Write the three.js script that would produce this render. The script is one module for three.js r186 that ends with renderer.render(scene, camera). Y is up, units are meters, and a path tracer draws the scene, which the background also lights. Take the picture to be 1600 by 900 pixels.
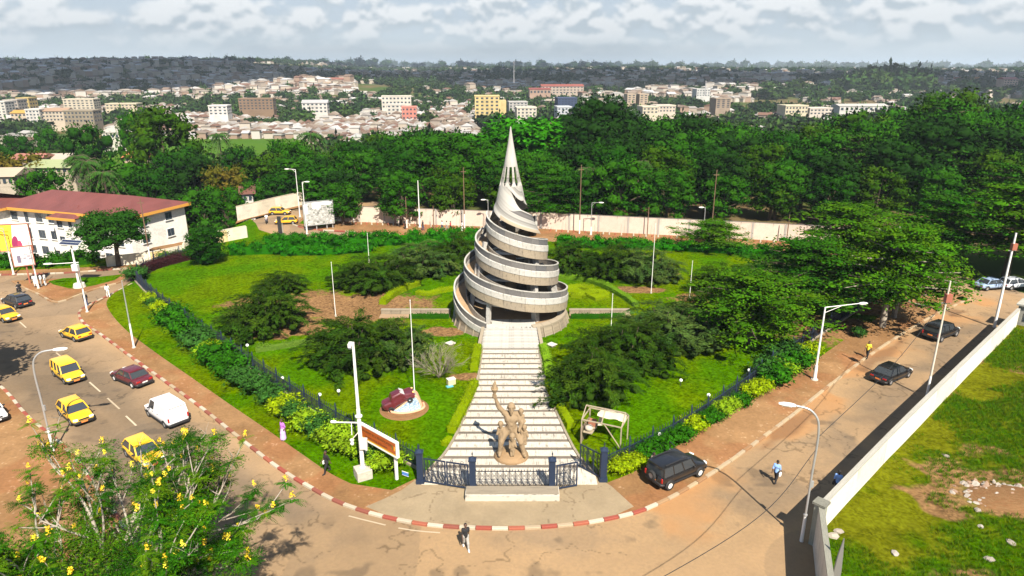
import * as THREE from 'three';
import { mergeGeometries, mergeVertices, toCreasedNormals } from 'three/addons/utils/BufferGeometryUtils.js';
import { RoundedBoxGeometry } from 'three/addons/geometries/RoundedBoxGeometry.js';
import { MarchingCubes } from 'three/addons/objects/MarchingCubes.js';

// ---------------------------------------------------------------- camera, sky, sun, exposure
const scene = new THREE.Scene();
const camera = new THREE.PerspectiveCamera(45.72, 16 / 9, 0.5, 60000);
camera.position.set(0, 27, 0);
camera.rotation.set(-0.3145, 0, 0);
const renderer = new THREE.WebGLRenderer({ antialias: true });
renderer.toneMapping = THREE.LinearToneMapping;
renderer.toneMappingExposure = 2.2;
renderer.shadowMap.enabled = true;

const SUN = new THREE.Vector3(0.215, 0.735, 0.643).normalize();
const sun = new THREE.DirectionalLight(new THREE.Color().setRGB(1, 0.91, 0.77), 5);
sun.position.copy(SUN).multiplyScalar(300); sun.position.z -= 60;
sun.target.position.set(0, 0, -60);
sun.castShadow = true; sun.shadow.radius = 1;
Object.assign(sun.shadow.camera, { left: -140, right: 140, top: 140, bottom: -140, near: 1, far: 700 });
scene.add(sun, sun.target);

// fast lattice noise, seeded
function rng(seed) { let a = seed >>> 0; return () => { a = (a + 0x6D2B79F5) >>> 0; let t = a; t = Math.imul(t ^ (t >>> 15), t | 1); t ^= t + Math.imul(t ^ (t >>> 7), t | 61); return ((t ^ (t >>> 14)) >>> 0) / 4294967296; }; }
const LAT = new Float32Array(65536); { const r = rng(11); for (let i = 0; i < 65536; i++) LAT[i] = r(); }
function noise(x, y) {
  const xi = Math.floor(x), yi = Math.floor(y); let fx = x - xi, fy = y - yi;
  fx = fx * fx * (3 - 2 * fx); fy = fy * fy * (3 - 2 * fy);
  const a = (yi & 255) << 8, b = ((yi + 1) & 255) << 8, c = xi & 255, d = (xi + 1) & 255;
  const p = LAT[a | c], q = LAT[a | d], r = LAT[b | c], s = LAT[b | d];
  return p + (q - p) * fx + (r - p + (p - q - r + s) * fx) * fy;
}
function fbm(x, y, o = 4) { let v = 0, a = 0.5, n = 0; for (let i = 0; i < o; i++) { v += a * noise(x, y); n += a; x = x * 2.03 + 17.3; y = y * 2.03 + 9.1; a *= 0.5; } return v / n; }
const clamp = (x, a = 0, b = 1) => Math.min(b, Math.max(a, x));
const sstep = (a, b, x) => { const t = clamp((x - a) / (b - a)); return t * t * (3 - 2 * t); };
const lerp = (a, b, t) => a + (b - a) * t;

// the sky: pale haze low down, blue above, broken cumulus seen from below
{
  const W = 3072, Hh = 1536, d = new Float32Array(W * Hh * 4);
  for (let j = 0; j < Hh; j++) {
    const el = ((j + 0.5) / Hh - 0.5) * Math.PI, sy = Math.sin(el), cy = Math.cos(el);
    for (let i = 0; i < W; i++) {
      const k = (j * W + i) * 4; d[k + 3] = 1;
      if (el <= 0) { d[k] = 0.2; d[k + 1] = 0.21; d[k + 2] = 0.2; continue; }
      const az = ((i + 0.5) / W - 0.5) * 2 * Math.PI;
      const dx = Math.cos(az), dz = Math.sin(az);
      const t = 1 - Math.exp(-sy * 2.6);
      let r = lerp(0.300, 0.070, t), g = lerp(0.340, 0.140, t), b = lerp(0.360, 0.30, t);
      // distance along a cloud layer, softened near the horizon
      const dist = 1 / (sy + 0.035);
      const px = dx * cy * dist, pz = dz * cy * dist;
      let n = fbm(px * 0.62 + 40, pz * 0.62 + 40, 6);
      const big = fbm(px * 0.17 + 7, pz * 0.17 + 3, 3);
      let c = sstep(0.50, 0.64, n * 0.72 + big * 0.36);
      // puffs with upright shape low over the horizon
      const lo = sstep(0.0, 0.05, el) * (1 - sstep(0.14, 0.3, el));
      const u = 30 * dx + 60, v = el * 46 + 12 * dz;
      const pf = fbm(u, v + 65, 6), pb = fbm(u * 0.35 + 3, v * 0.4 + 49, 3);
      const c2 = sstep(0.41, 0.55, pf * 0.62 + pb * 0.42) * lo;
      const up = fbm(u, v + 65.4, 5);
      const lit = clamp(0.50 + (pf - up) * 6.0 + (pf - 0.5) * 1.6 + (pb - 0.5) * 0.8);
      const cov = Math.max(c * 0.8 * sstep(0.10, 0.26, el), c2 * 0.95);
      const hz = Math.exp(-el * 16);
      const cr = lerp(0.240, 0.455, lit), cg = lerp(0.275, 0.460, lit), cb = lerp(0.300, 0.460, lit);
      const a = cov * (1 - 0.75 * hz);
      d[k] = lerp(r, cr, a); d[k + 1] = lerp(g, cg, a); d[k + 2] = lerp(b, cb, a);
    }
  }
  const sky = new THREE.DataTexture(d, W, Hh, THREE.RGBAFormat, THREE.FloatType);
  sky.mapping = THREE.EquirectangularReflectionMapping; sky.magFilter = THREE.LinearFilter; sky.minFilter = THREE.LinearFilter; sky.needsUpdate = true;
  scene.background = sky; scene.environment = sky; scene.environmentIntensity = 1;
}
scene.fog = new THREE.FogExp2(new THREE.Color().setRGB(0.62, 0.74, 0.86), 0.00011);

// ---------------------------------------------------------------- helpers
const V3 = (x, y, z) => new THREE.Vector3(x, y, z);
const taken = new Map();
function numbered(n) { const k = taken.get(n) || 0; taken.set(n, k + 1); return k ? n + '_' + String(k).padStart(3, '0') : n; }
function shade(o) { o.castShadow = true; o.receiveShadow = true; return o; }
function part(parent, name, geo, mat) { const m = shade(new THREE.Mesh(geo, mat)); m.name = name; parent.add(m); return m; }
function group(name, label, category, pos = [0, 0, 0], turn = 0, grp) {
  const o = new THREE.Group(); o.name = numbered(name); o.position.set(pos[0], pos[1], pos[2]); o.rotation.y = turn;
  o.userData = { label, category }; if (grp) o.userData.group = grp; scene.add(o); return o;
}
function single(name, label, category, geo, mat, grp) {
  const m = shade(new THREE.Mesh(geo, mat)); m.name = numbered(name); m.userData = { label, category }; if (grp) m.userData.group = grp; scene.add(m); return m;
}
function copyOf(root, pos, turn, label, scale = 1) {
  const c = root.clone(); c.name = numbered(root.name.replace(/_\d{3}$/, '')); c.userData = { ...root.userData };
  if (label) c.userData.label = label; c.position.set(...pos); c.rotation.y = turn;
  if (Array.isArray(scale)) c.scale.set(...scale); else c.scale.setScalar(scale);
  scene.add(c); return c;
}
function structure(name, geo, mat, parent) { const m = shade(new THREE.Mesh(geo, mat)); m.name = parent ? name : numbered(name); if (!parent) m.userData.kind = 'structure'; (parent || scene).add(m); return m; }
function setting(name) { const o = new THREE.Group(); o.name = numbered(name); o.userData.kind = 'structure'; scene.add(o); return o; }

function bx(w, h, d, x = 0, y = 0, z = 0, ry = 0, rx = 0, rz = 0) { const g = new THREE.BoxGeometry(w, h, d); if (rx) g.rotateX(rx); if (rz) g.rotateZ(rz); if (ry) g.rotateY(ry); g.translate(x, y, z); return g; }
function cyl(r1, r2, h, x = 0, y = 0, z = 0, n = 10) { const g = new THREE.CylinderGeometry(r1, r2, h, n); g.translate(x, y, z); return g; }
const UPV = V3(0, 1, 0);
function rod(a, b, r1, r2 = r1, n = 6) {
  const A = V3(...a), B = V3(...b), d = B.clone().sub(A), L = d.length(); const g = new THREE.CylinderGeometry(r2, r1, L, n);
  g.applyQuaternion(new THREE.Quaternion().setFromUnitVectors(UPV, d.normalize())); g.translate((A.x + B.x) / 2, (A.y + B.y) / 2, (A.z + B.z) / 2); return g;
}
function beam(a, b, w, h) {
  const A = V3(...a), B = V3(...b), d = B.clone().sub(A), L = d.length(); const g = new THREE.BoxGeometry(w, h, L);
  const m = new THREE.Matrix4().lookAt(V3(0, 0, 0), d.clone().negate(), Math.abs(d.y) > 0.99 * L ? V3(1, 0, 0) : UPV); g.applyMatrix4(m); g.translate((A.x + B.x) / 2, (A.y + B.y) / 2, (A.z + B.z) / 2); return g;
}
function tube(pts, r, n = 24, s = 7) { return new THREE.TubeGeometry(new THREE.CatmullRomCurve3(pts.map(p => V3(...p))), n, r, s, false); }
function merge(list) {
  const L = list.map(g => { let q = g.index ? g.toNonIndexed() : g; for (const k of Object.keys(q.attributes)) if (!['position', 'normal', 'uv', 'color'].includes(k)) q.deleteAttribute(k); return q; });
  const hasC = L.some(g => g.attributes.color), allU = L.every(g => g.attributes.uv);
  for (const g of L) { if (!allU && g.attributes.uv) g.deleteAttribute('uv'); if (hasC && !g.attributes.color) { const n = g.attributes.position.count; g.setAttribute('color', new THREE.BufferAttribute(new Float32Array(n * 3).fill(1), 3)); } }
  return mergeGeometries(L);
}
function paint(g, r, gg, b) { const n = g.attributes.position.count, c = new Float32Array(n * 3); for (let i = 0; i < n; i++) { c[3 * i] = r; c[3 * i + 1] = gg; c[3 * i + 2] = b; } g.setAttribute('color', new THREE.BufferAttribute(c, 3)); return g; }
function smoothLine(pts, step = 1.0, closed = false) {
  const c = new THREE.CatmullRomCurve3(pts.map(p => V3(p[0], 0, p[1])), closed, 'centripetal'); const n = Math.max(4, Math.round(c.getLength() / step));
  return c.getSpacedPoints(n).map(p => [p.x, p.z]);
}
// a flat sheet of ground from a polygon of [x, z]; uv in the surface's own metres
const TILE0 = -90, TILE = 190;
function sheet(poly, y) {
  const s = new THREE.Shape(poly.map(p => new THREE.Vector2(p[0], -p[1]))); const g = new THREE.ShapeGeometry(s); g.rotateX(-Math.PI / 2); g.translate(0, y, 0); metreUV(g); return g;
}
function slab(poly, y0, y1) {
  const s = new THREE.Shape(poly.map(p => new THREE.Vector2(p[0], -p[1]))); const g = new THREE.ExtrudeGeometry(s, { depth: y1 - y0, bevelEnabled: false }); g.rotateX(-Math.PI / 2); g.translate(0, y0, 0); metreUV(g); return g;
}
function metreUV(g) { const p = g.attributes.position, u = new Float32Array(p.count * 2); for (let i = 0; i < p.count; i++) { u[2 * i] = (p.getX(i) - TILE0) / TILE; u[2 * i + 1] = (-p.getZ(i) + 20) / TILE; } g.setAttribute('uv', new THREE.BufferAttribute(u, 2)); }
// strip of given cross-section [[offset, y], ...] along a line; offset is to the left of travel
function sweep(line, section, closed = false, capped = true) {
  const n = line.length, m = section.length, pos = [], idx = [], uv = []; let s = 0;
  for (let i = 0; i < n; i++) {
    const a = line[Math.max(0, i - 1)], b = line[Math.min(n - 1, i + 1)], p = line[i]; let tx = b[0] - a[0], tz = b[1] - a[1]; const L = Math.hypot(tx, tz) || 1; tx /= L; tz /= L;
    if (i) s += Math.hypot(p[0] - line[i - 1][0], p[1] - line[i - 1][1]);
    let v = 0;
    for (let j = 0; j < m; j++) { const [o, y] = section[j]; if (j) v += Math.hypot(o - section[j - 1][0], y - section[j - 1][1]); pos.push(p[0] + tz * o, y, p[1] - tx * o); uv.push(s, v); }
  }
  for (let i = 0; i < n - 1; i++) for (let j = 0; j < (closed ? m : m - 1); j++) { const k = (j + 1) % m, a = i * m + j, b = i * m + k, c = a + m, d = b + m; idx.push(a, b, d, a, d, c); }
  if (capped && closed) for (const i of [0, n - 1]) for (let j = 1; j < m - 1; j++) idx.push(i * m, i * m + j, i * m + j + 1);
  let g = new THREE.BufferGeometry(); g.setAttribute('position', new THREE.Float32BufferAttribute(pos, 3)); g.setAttribute('uv', new THREE.Float32BufferAttribute(uv, 2)); g.setIndex(idx);
  g = g.toNonIndexed(); g.computeVertexNormals(); return toCreasedNormals(g, 0.6);
}
function segDist(x, z, line) { let m = 1e9; for (let i = 0; i < line.length - 1; i++) { const [ax, az] = line[i], [bx_, bz] = line[i + 1], dx = bx_ - ax, dz = bz - az; const t = clamp(((x - ax) * dx + (z - az) * dz) / (dx * dx + dz * dz)); const q = (x - ax - dx * t) ** 2 + (z - az - dz * t) ** 2; if (q < m) m = q; } return Math.sqrt(m); }
function inside(x, z, poly) { let c = false; for (let i = 0, j = poly.length - 1; i < poly.length; j = i++) { const [xi, zi] = poly[i], [xj, zj] = poly[j]; if ((zi > z) !== (zj > z) && x < (xj - xi) * (z - zi) / (zj - zi) + xi) c = !c; } return c; }

// ---------------------------------------------------------------- materials
const C = (r, g, b) => new THREE.Color().setRGB(r, g, b);
function mat(r, g, b, rough = 0.9, o = {}) { return new THREE.MeshStandardMaterial({ color: C(r, g, b), roughness: rough, metalness: 0, ...o }); }
function texture(w, h, fn, srgb = true, rep = true) {
  const d = new Uint8Array(w * h * 4), o = [0, 0, 0];
  const enc = srgb ? v => { v = clamp(v); return 255 * (v <= 0.0031308 ? 12.92 * v : 1.055 * Math.pow(v, 1 / 2.4) - 0.055); } : v => 255 * clamp(v);
  const LUT = new Uint8Array(4097); for (let i = 0; i <= 4096; i++) LUT[i] = enc(i / 4096);
  for (let j = 0; j < h; j++) for (let i = 0; i < w; i++) { fn(i, j, o); const k = (j * w + i) * 4; d[k] = LUT[clamp(o[0]) * 4096 | 0]; d[k + 1] = LUT[clamp(o[1]) * 4096 | 0]; d[k + 2] = LUT[clamp(o[2]) * 4096 | 0]; d[k + 3] = 255; }
  const t = new THREE.DataTexture(d, w, h, THREE.RGBAFormat); t.magFilter = THREE.LinearFilter; t.minFilter = THREE.LinearMipmapLinearFilter; t.generateMipmaps = true;
  if (rep) t.wrapS = t.wrapT = THREE.RepeatWrapping; if (srgb) t.colorSpace = THREE.SRGBColorSpace; t.needsUpdate = true; return t;
}
// small repeating grain shared by many materials (grey values, multiplied with the colour)
const grainTex = texture(512, 512, (i, j, o) => { const x = i / 512, y = j / 512; const f = (s) => noise(x * s % s, y * s % s); let v = 0.80 + 0.20 * (noise(i * 0.5, j * 0.5) * 0.5 + fbm(x * 16, y * 16, 4) * 0.9 - 0.2); o[0] = o[1] = o[2] = v; });
const bumpGrain = texture(512, 512, (i, j, o) => { o[0] = o[1] = o[2] = 0.5 * noise(i * 0.5, j * 0.5) + 0.5 * fbm(i / 24, j / 24, 3); }, false);
function rep(t, sx, sy = sx) { const c = t.clone(); c.repeat.set(sx, sy); c.needsUpdate = true; return c; }

// ---------------------------------------------------------------- lines of the plan, in metres [x, z]
const KERB = smoothLine([[-49.37,-84.64],[-49.67,-79.95],[-50.01,-76.62],[-50.02,-74.61],[-49.09,-72.69],[-46.87,-70.07],[-43.06,-66.71],[-36.5,-60.62],[-30.97,-55.57],[-25.28,-50.32],[-20.31,-45.49],[-16.81,-42.19],[-13.83,-39.71],[-11.22,-37.86],[-8.48,-36.53],[-5.54,-35.65],[-2.36,-35.28],[0.79,-35.28],[3.96,-35.65],[6.43,-36.28],[8.37,-37.06],[11.03,-38.84],[14.38,-41.62],[18.29,-45.21],[22.92,-49.67],[28.56,-55.32],[35.18,-61.7],[42.62,-68.35],[48.32,-73.11],[53.57,-77.08],[56.63,-79.46]], 0.5);
const LAWN_L = smoothLine([[-49.96,-86.88],[-49.35,-79.95],[-48.44,-77.08],[-46.31,-73.96],[-41.69,-68.54],[-35.57,-62.49],[-29.03,-56.36],[-23.53,-51.21],[-18.86,-46.91],[-15.44,-43.7],[-12.4,-40.92],[-10.88,-39.85]], 1);
const LAWN_R = smoothLine([[6.38,-39.93],[8.22,-41.07],[10.65,-43.19],[14.97,-47.21],[19.93,-51.67],[24.97,-56.36],[28.27,-59.43],[35.66,-66.71],[44.57,-75.27],[52.07,-82.5]], 1);
const BACK = smoothLine([[52.07,-82.5],[56.26,-88.64],[55.13,-94.31],[42.06,-98.48],[20.06,-103.78],[-4.18,-108.34],[-25.14,-108.77],[-38.2,-107.06],[-44.52,-102.22],[-47.79,-96.35],[-50.16,-91.71],[-49.96,-86.88]], 1.5);
const FENCE_L = smoothLine([[-49.39,-85.47],[-44.92,-79.95],[-39.67,-73.96],[-33.2,-67.25],[-27.58,-61.54],[-21.75,-55.44],[-16.95,-50.65],[-12.88,-46.81],[-9.4,-43.96],[-6.49,-41.47]], 2.4);
const FENCE_R = smoothLine([[6.36,-41.15],[8.49,-42.68],[11.53,-45.12],[15.37,-48.72],[19.15,-52.6],[22.64,-56.36],[26.84,-60.93],[33.36,-67.61],[41.42,-75.72],[49.52,-83.82]], 2.4);
const FENCE_B = smoothLine([[-49.39,-85.47],[-50.34,-88.94],[-49.89,-93],[-48.11,-97.05],[-45.39,-99.57]], 2.4);
const MON = [-0.14,-71.46];

// height of the wide terrain
function T(x, z) {
  const d = -z;
  let h = -0.12;
  h -= 6.2 * sstep(91, 112, d) * sstep(-44, -56, x);
  const beyond = sstep(125 + Math.max(0, -x - 20) * 0.3, 330, d);
  h = lerp(h, -20, beyond * (1 - 0) );
  if (d > 300) {
    const az = x / d;
    const rise = sstep(720, 1400, d) * 18 + sstep(1000, 1900, d) * 8;
    const left = sstep(-0.15, -0.34, az + 0.05 * (noise(d * 0.0015, 3) - 0.5)) * sstep(900, 1750, d) * (1 - 0.6 * sstep(2300, 4200, d)) * 13;
    const n = (fbm(x * 0.0022 + 50, z * 0.0022 + 50, 4) - 0.5) * 20 * sstep(750, 1500, d);
    const knoll = 17 * Math.exp(-(((x + 245) / 130) ** 2 + ((d - 1000) / 130) ** 2));
    h += rise + left + n + knoll - 8 * sstep(3500, 9000, d) ;
  }
  return h;
}
{ // one sheet of terrain out to the horizon, rows closer together near the viewer
  const rows = [40, 20, 5]; for (let d = -5; d > -130; d -= 3) rows.push(d); for (let d = 130; d < 30000; d *= 1.035) rows.push(-d); rows.push(-30000);
  const NX = 150, pos = [], uv = [], idx = [], col = [];
  rows.forEach((z, j) => { const half = 90 + Math.max(0, -z) * 1.15; for (let i = 0; i <= NX; i++) { const x = (i / NX * 2 - 1) * half; pos.push(x, T(x, z), z); uv.push(x / 6, -z / 6);
    const n = fbm(x * 0.035, z * 0.035, 3), m = fbm(x * 0.006 + 5, z * 0.006, 3); const t = sstep(0.42, 0.6, n * 0.6 + m * 0.4);
    if (-z > 180 && -z < 470 && x < -40) { col.push(0.055 * (0.7 + 0.6 * n), 0.12 * (0.7 + 0.6 * m), 0.006); continue; } col.push(lerp(0.045, 0.14, t), lerp(0.085, 0.10, t), lerp(0.014, 0.05, t)); } });
  for (let j = 0; j < rows.length - 1; j++) for (let i = 0; i < NX; i++) { const a = j * (NX + 1) + i, b = a + NX + 1; idx.push(a, a + 1, b + 1, a, b + 1, b); }
  const g = new THREE.BufferGeometry(); g.setAttribute('position', new THREE.Float32BufferAttribute(pos, 3)); g.setAttribute('uv', new THREE.Float32BufferAttribute(uv, 2)); g.setAttribute('color', new THREE.Float32BufferAttribute(col, 3)); g.setIndex(idx); g.computeVertexNormals();
  structure('terrain', g, new THREE.MeshPhysicalMaterial({ vertexColors: true, roughness: 1, specularIntensity: 0.1, map: grainTex }));
}

// surface colours of the near ground, laid out in metres over a 190 m square
const TS = 2048, PXM = TILE / TS;
const groundTex = fn => texture(TS, TS, (i, j, o) => fn(TILE0 + (i + 0.5) * PXM, 20 - (j + 0.5) * PXM, i, j, o), true, false);
const WALL_R = [[17.98,-33.88],[27.08,-42.75],[38.22,-53.38],[53.29,-67.61]];
const WALL_RET = [WALL_R[0], [15.48,-26.71]];
const GUTTER_R = KERB.filter((p, i) => i % 6 === 0 && p[0] > 3);
const GUTTER_L = KERB.filter((p, i) => i % 6 === 0 && p[0] <= 3 && p[1] > -75);
const lanes = [smoothLine([[-61.5,-71.46],[-48.82,-63.29],[-39.7,-55.32],[-30.55,-47.4],[-21.61,-39.71],[-14.64,-34.44],[-8.55,-31.19]], 4), smoothLine([[-8.77,-32.22],[0,-32.64],[7.6,-33.86],[13.64,-37.59],[25.26,-47.9],[41.11,-63.29],[51.35,-73.53]], 4)];
const asphaltTex = groundTex((x, z, i, j, o) => {
  const f = noise(i * 0.9, j * 0.9), m = fbm(x * 0.55, z * 0.55, 3), w = fbm(x * 0.09 + 9, z * 0.09, 4), w2 = fbm(x * 0.23 + 70, z * 0.23 + 31, 4);
  let v = 0.86 + 0.16 * (f - 0.5) + 0.30 * (m - 0.5) + 0.42 * (w - 0.5);
  let r = 0.29 * v, g = 0.20 * v, b = 0.119 * v;
  if (z < -8) {
    const dr = segDist(x, z, GUTTER_R), dl = segDist(x, z, GUTTER_L), dw = segDist(x, z, WALL_R);
    let dust = 0;
    dust = Math.max(dust, (1 - sstep(0.2, 5.5, dr + (w2 - 0.5) * 9)) * 0.9);
    dust = Math.max(dust, (1 - sstep(0.2, 3.0, dw + (w2 - 0.5) * 5)) * 0.8);
    dust = Math.max(dust, (1 - sstep(0, 2.2, dl + (w2 - 0.5) * 3)) * 0.6);
    dust = Math.max(dust, sstep(0.48, 0.72, w2) * 0.6 * sstep(-8, 8, x));
    if (z < -95) dust = Math.max(dust, sstep(0.4, 0.6, w2) * 0.6);
    dust = Math.max(dust, (1 - sstep(0.35, 1.0, Math.hypot((x - 3) / 26, (z + 27) / 15) + (w2 - 0.5) * 1.2)) * 0.85);
    dust *= 0.75 + 0.5 * f * m;
    r = lerp(r, 0.345, dust * 0.85); g = lerp(g, 0.222, dust * 0.85); b = lerp(b, 0.112, dust * 0.85);
    { const og = (1 - sstep(0.1, 3.4, dr + (w2 - 0.5) * 8)) * (0.6 + 0.6 * m) * sstep(0.44, 0.54, fbm(x * 0.2 + 21, z * 0.2 + 5, 3)); r = lerp(r, 0.36, og * 0.8); g = lerp(g, 0.185, og * 0.8); b = lerp(b, 0.075, og * 0.8); }
    // wheel tracks and oil along the lanes: darker, worn binder
    let dm = 1e9; for (const L of lanes) dm = Math.min(dm, segDist(x, z, L));
    const wear = (1 - sstep(0.6, 3.2, Math.abs(dm - 1.2) + (w2 - 0.5) * 3)) * 0.30 * (0.5 + m) * (1 - dust);
    r *= 1 - wear; g *= 1 - wear * 0.9; b *= 1 - wear * 0.75;
    // wet run of washed soil beside the right kerb
    const wet = (1 - sstep(0.1, 0.8, Math.abs(dr - 0.7) + (w2 - 0.5) * 2.2)) * sstep(0.5, 0.58, fbm(x * 0.13 + 3, z * 0.13 + 8, 2)) * 0.6;
    r = lerp(r, 0.14, wet); g = lerp(g, 0.07, wet); b = lerp(b, 0.035, wet);
    // cracks
    const cr = Math.abs(fbm(x * 0.35 + 5, z * 0.35 + 2, 4) - 0.5); if (cr < 0.007 && w > 0.44) { r *= 0.62; g *= 0.62; b *= 0.62; }
    const oil = sstep(0.66, 0.80, fbm(x * 0.7 + 61, z * 0.7 + 19, 3)) * (1 - sstep(1, 5, dm)); r *= 1 - 0.35 * oil; g *= 1 - 0.33 * oil; b *= 1 - 0.28 * oil;
    const patch = sstep(0.62, 0.625, noise(x * 0.11 + 31, z * 0.13 + 7)); if (patch > 0.5) { r *= 0.84; g *= 0.86; b *= 0.9; }
  }
  o[0] = r; o[1] = g; o[2] = b;
});
const dirtTex = groundTex((x, z, i, j, o) => {
  const f = noise(i * 0.9, j * 0.9), m = fbm(x * 0.8, z * 0.8, 4), w = fbm(x * 0.16 + 33, z * 0.16 + 3, 4);
  const v = 0.82 + 0.25 * (f - 0.5) + 0.35 * (m - 0.5); const t = sstep(0.4, 0.62, w), red = sstep(0.5, 0.64, fbm(x * 0.3 + 13, z * 0.3, 3));
  let r = lerp(0.315, 0.26, t), g = lerp(0.182, 0.145, t), b = lerp(0.086, 0.066, t);
  r = lerp(r, 0.30, red * 0.6); g = lerp(g, 0.135, red * 0.6); b = lerp(b, 0.06, red * 0.6);
  if (f > 0.9 && m > 0.5) { r += 0.1; g += 0.1; b += 0.08; }
  o[0] = r * v; o[1] = g * v; o[2] = b * v;
});
const bare = [[...[-20.6,-75.27], 13, 6.4], [...[-24.81,-68.54], 6, 3.2], [...[-15.47,-78.02], 5, 2], [...[23.34,-78.5], 5, 2], [...[16.13,-81.72], 4, 1.6], [...[-3.79,-56.63], 2.6, 0.9], [...[-7.49,-67.61], 3, 1.3], [...[15.94,-48.93], 1.3, 0.8], [...[13.9,-45.95], 1.2, 0.5], [...[35.4,-67.61], 7, 5], [...[44.43,-75.72], 8, 5], [...[-12.74,-93.32], 5, 2], [...[20.4,-88.64], 3, 1]];
const lawnTex = groundTex((x, z, i, j, o) => {
  const f = noise(i * 0.95, j * 0.95), f2 = noise(i * 0.37 + 9, j * 0.37), m = fbm(x * 0.5, z * 0.5, 4), w = fbm(x * 0.10 + 3, z * 0.10 + 63, 4), y = fbm(x * 0.21 + 83, z * 0.21 + 23, 4);
  const v = 0.76 + 0.8 * (f - 0.5) + 0.4 * (f2 - 0.5) + 0.3 * (m - 0.5);
  const t = sstep(0.40, 0.64, y * 0.7 + w * 0.3 + (f2 - 0.5) * 0.08);
  let r = lerp(0.058, 0.100, t), g = lerp(0.156, 0.164, t), b = 0.0006;
  let d = 0; for (const q of bare) { const e = Math.hypot((x - q[0]) / q[2], (z - q[1]) / q[3]); if (e < 1.6) d = Math.max(d, 1 - sstep(0.72, 1.0, e + (m - 0.5) * 0.9 + (f2 - 0.5) * 0.3)); }
  r = lerp(r, 0.27, d); g = lerp(g, 0.155, d); b = lerp(b, 0.072, d);
  o[0] = r * v; o[1] = g * v; o[2] = b * v;
});
const paveTex = groundTex((x, z, i, j, o) => {
  const f = noise(i * 0.9, j * 0.9), m = fbm(x * 0.9, z * 0.9, 4), w = fbm(x * 0.25 + 33, z * 0.25 + 3, 4); const v = 0.85 + 0.12 * (f - 0.5) + 0.28 * (m - 0.5);
  let r = lerp(0.34, 0.26, w), g = lerp(0.265, 0.195, w), b = lerp(0.165, 0.115, w); const cr = Math.abs(fbm(x * 0.3 + 1, z * 0.3 + 12, 4) - 0.5); if (cr < 0.005) { r *= 0.65; g *= 0.62; b *= 0.6; }
  o[0] = r * v; o[1] = g * v; o[2] = b * v;
});
const gb = rep(bumpGrain, 60);
const MAT = {
  asphalt: new THREE.MeshPhysicalMaterial({ map: asphaltTex, roughness: 0.9, specularIntensity: 0.4, bumpMap: gb, bumpScale: 0.01 }),
  dirt: new THREE.MeshPhysicalMaterial({ map: dirtTex, roughness: 1, specularIntensity: 0.1, bumpMap: rep(bumpGrain, 40), bumpScale: 0.03 }),
  lawn: new THREE.MeshPhysicalMaterial({ map: lawnTex, roughness: 1, specularIntensity: 0, bumpMap: rep(bumpGrain, 45), bumpScale: 0.05 }),
  pave: new THREE.MeshStandardMaterial({ map: paveTex, roughness: 0.9, bumpMap: gb, bumpScale: 0.008 }),
};

// asphalt of the whole junction
const ROAD = [[-9.4,-23.17],[-19.47,-30.94],[-32.43,-43.96],[-39.36,-49.56],[-45.52,-55.06],[-67.8,-70.46],[-91.93,-82.5],[-96.06,-86.6],[-77.2,-87.46],[-69.25,-88.34],[-61.15,-89.24],[-53.29,-91.71],[-49.29,-101.83],[-48.41,-118.14],[-47.87,-122.86],[-45.28,-128.53],[-40.19,-136.68],[-32.14,-141.48],[-26.78,-141.48],[-26.05,-137.35],[-34.87,-130.94],[-38.89,-125.07],[-38.54,-119.15],[-33.01,-114.69],[-21.51,-111.89],[-4.16,-107.91],[19.99,-103.39],[41.38,-99.21],[50.67,-98.48],[58.59,-92.35],[62.91,-84.09],[64.98,-78.02],[61.56,-72.48],[54.72,-68.35],[39.05,-53.8],[27.97,-43.53],[19.01,-34.56],[17.35,-30.94],[13.95,-23.17]];
structure('road', sheet(ROAD, 0), MAT.asphalt);
// raised footway between kerb and garden
const footway = [...KERB.map(p => p), ...BACK.slice(0, 3), ...[[54.93,-85.75]], ...LAWN_R.slice().reverse(), ...[[6.18,-40.76],[5.54,-40.92],[-6.25,-40.61],[-7,-40.3],[-8.05,-39.27]], ...LAWN_L.slice().reverse()];
structure('footway', slab(footway, -0.1, 0.12), MAT.dirt);
// paved apron before the gate
structure('gate_apron', slab([[-9.37,-37.32],[-8.36,-38.14],[-7.34,-39.12],[-6.38,-40.61],[-6.22,-41.07],[5.55,-41.07],[6.68,-39.56],[7.81,-37.32],[6.44,-36.4],[3.97,-35.77],[0.79,-35.4],[-2.36,-35.4],[-5.56,-35.77],[-8.08,-36.53]], 0.02, 0.128), MAT.pave);
// the garden's lawn, one slab
const GARDEN = [...LAWN_L, ...[[-8.03,-39.12],[-6.35,-40.68],[-6.22,-41.07],[-4.49,-41.62],[4.49,-41.62],[6.22,-41.07]], ...LAWN_R, ...BACK.slice(1, -1)];
structure('lawn', slab(GARDEN, -0.05, 0.15), MAT.lawn);
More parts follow.
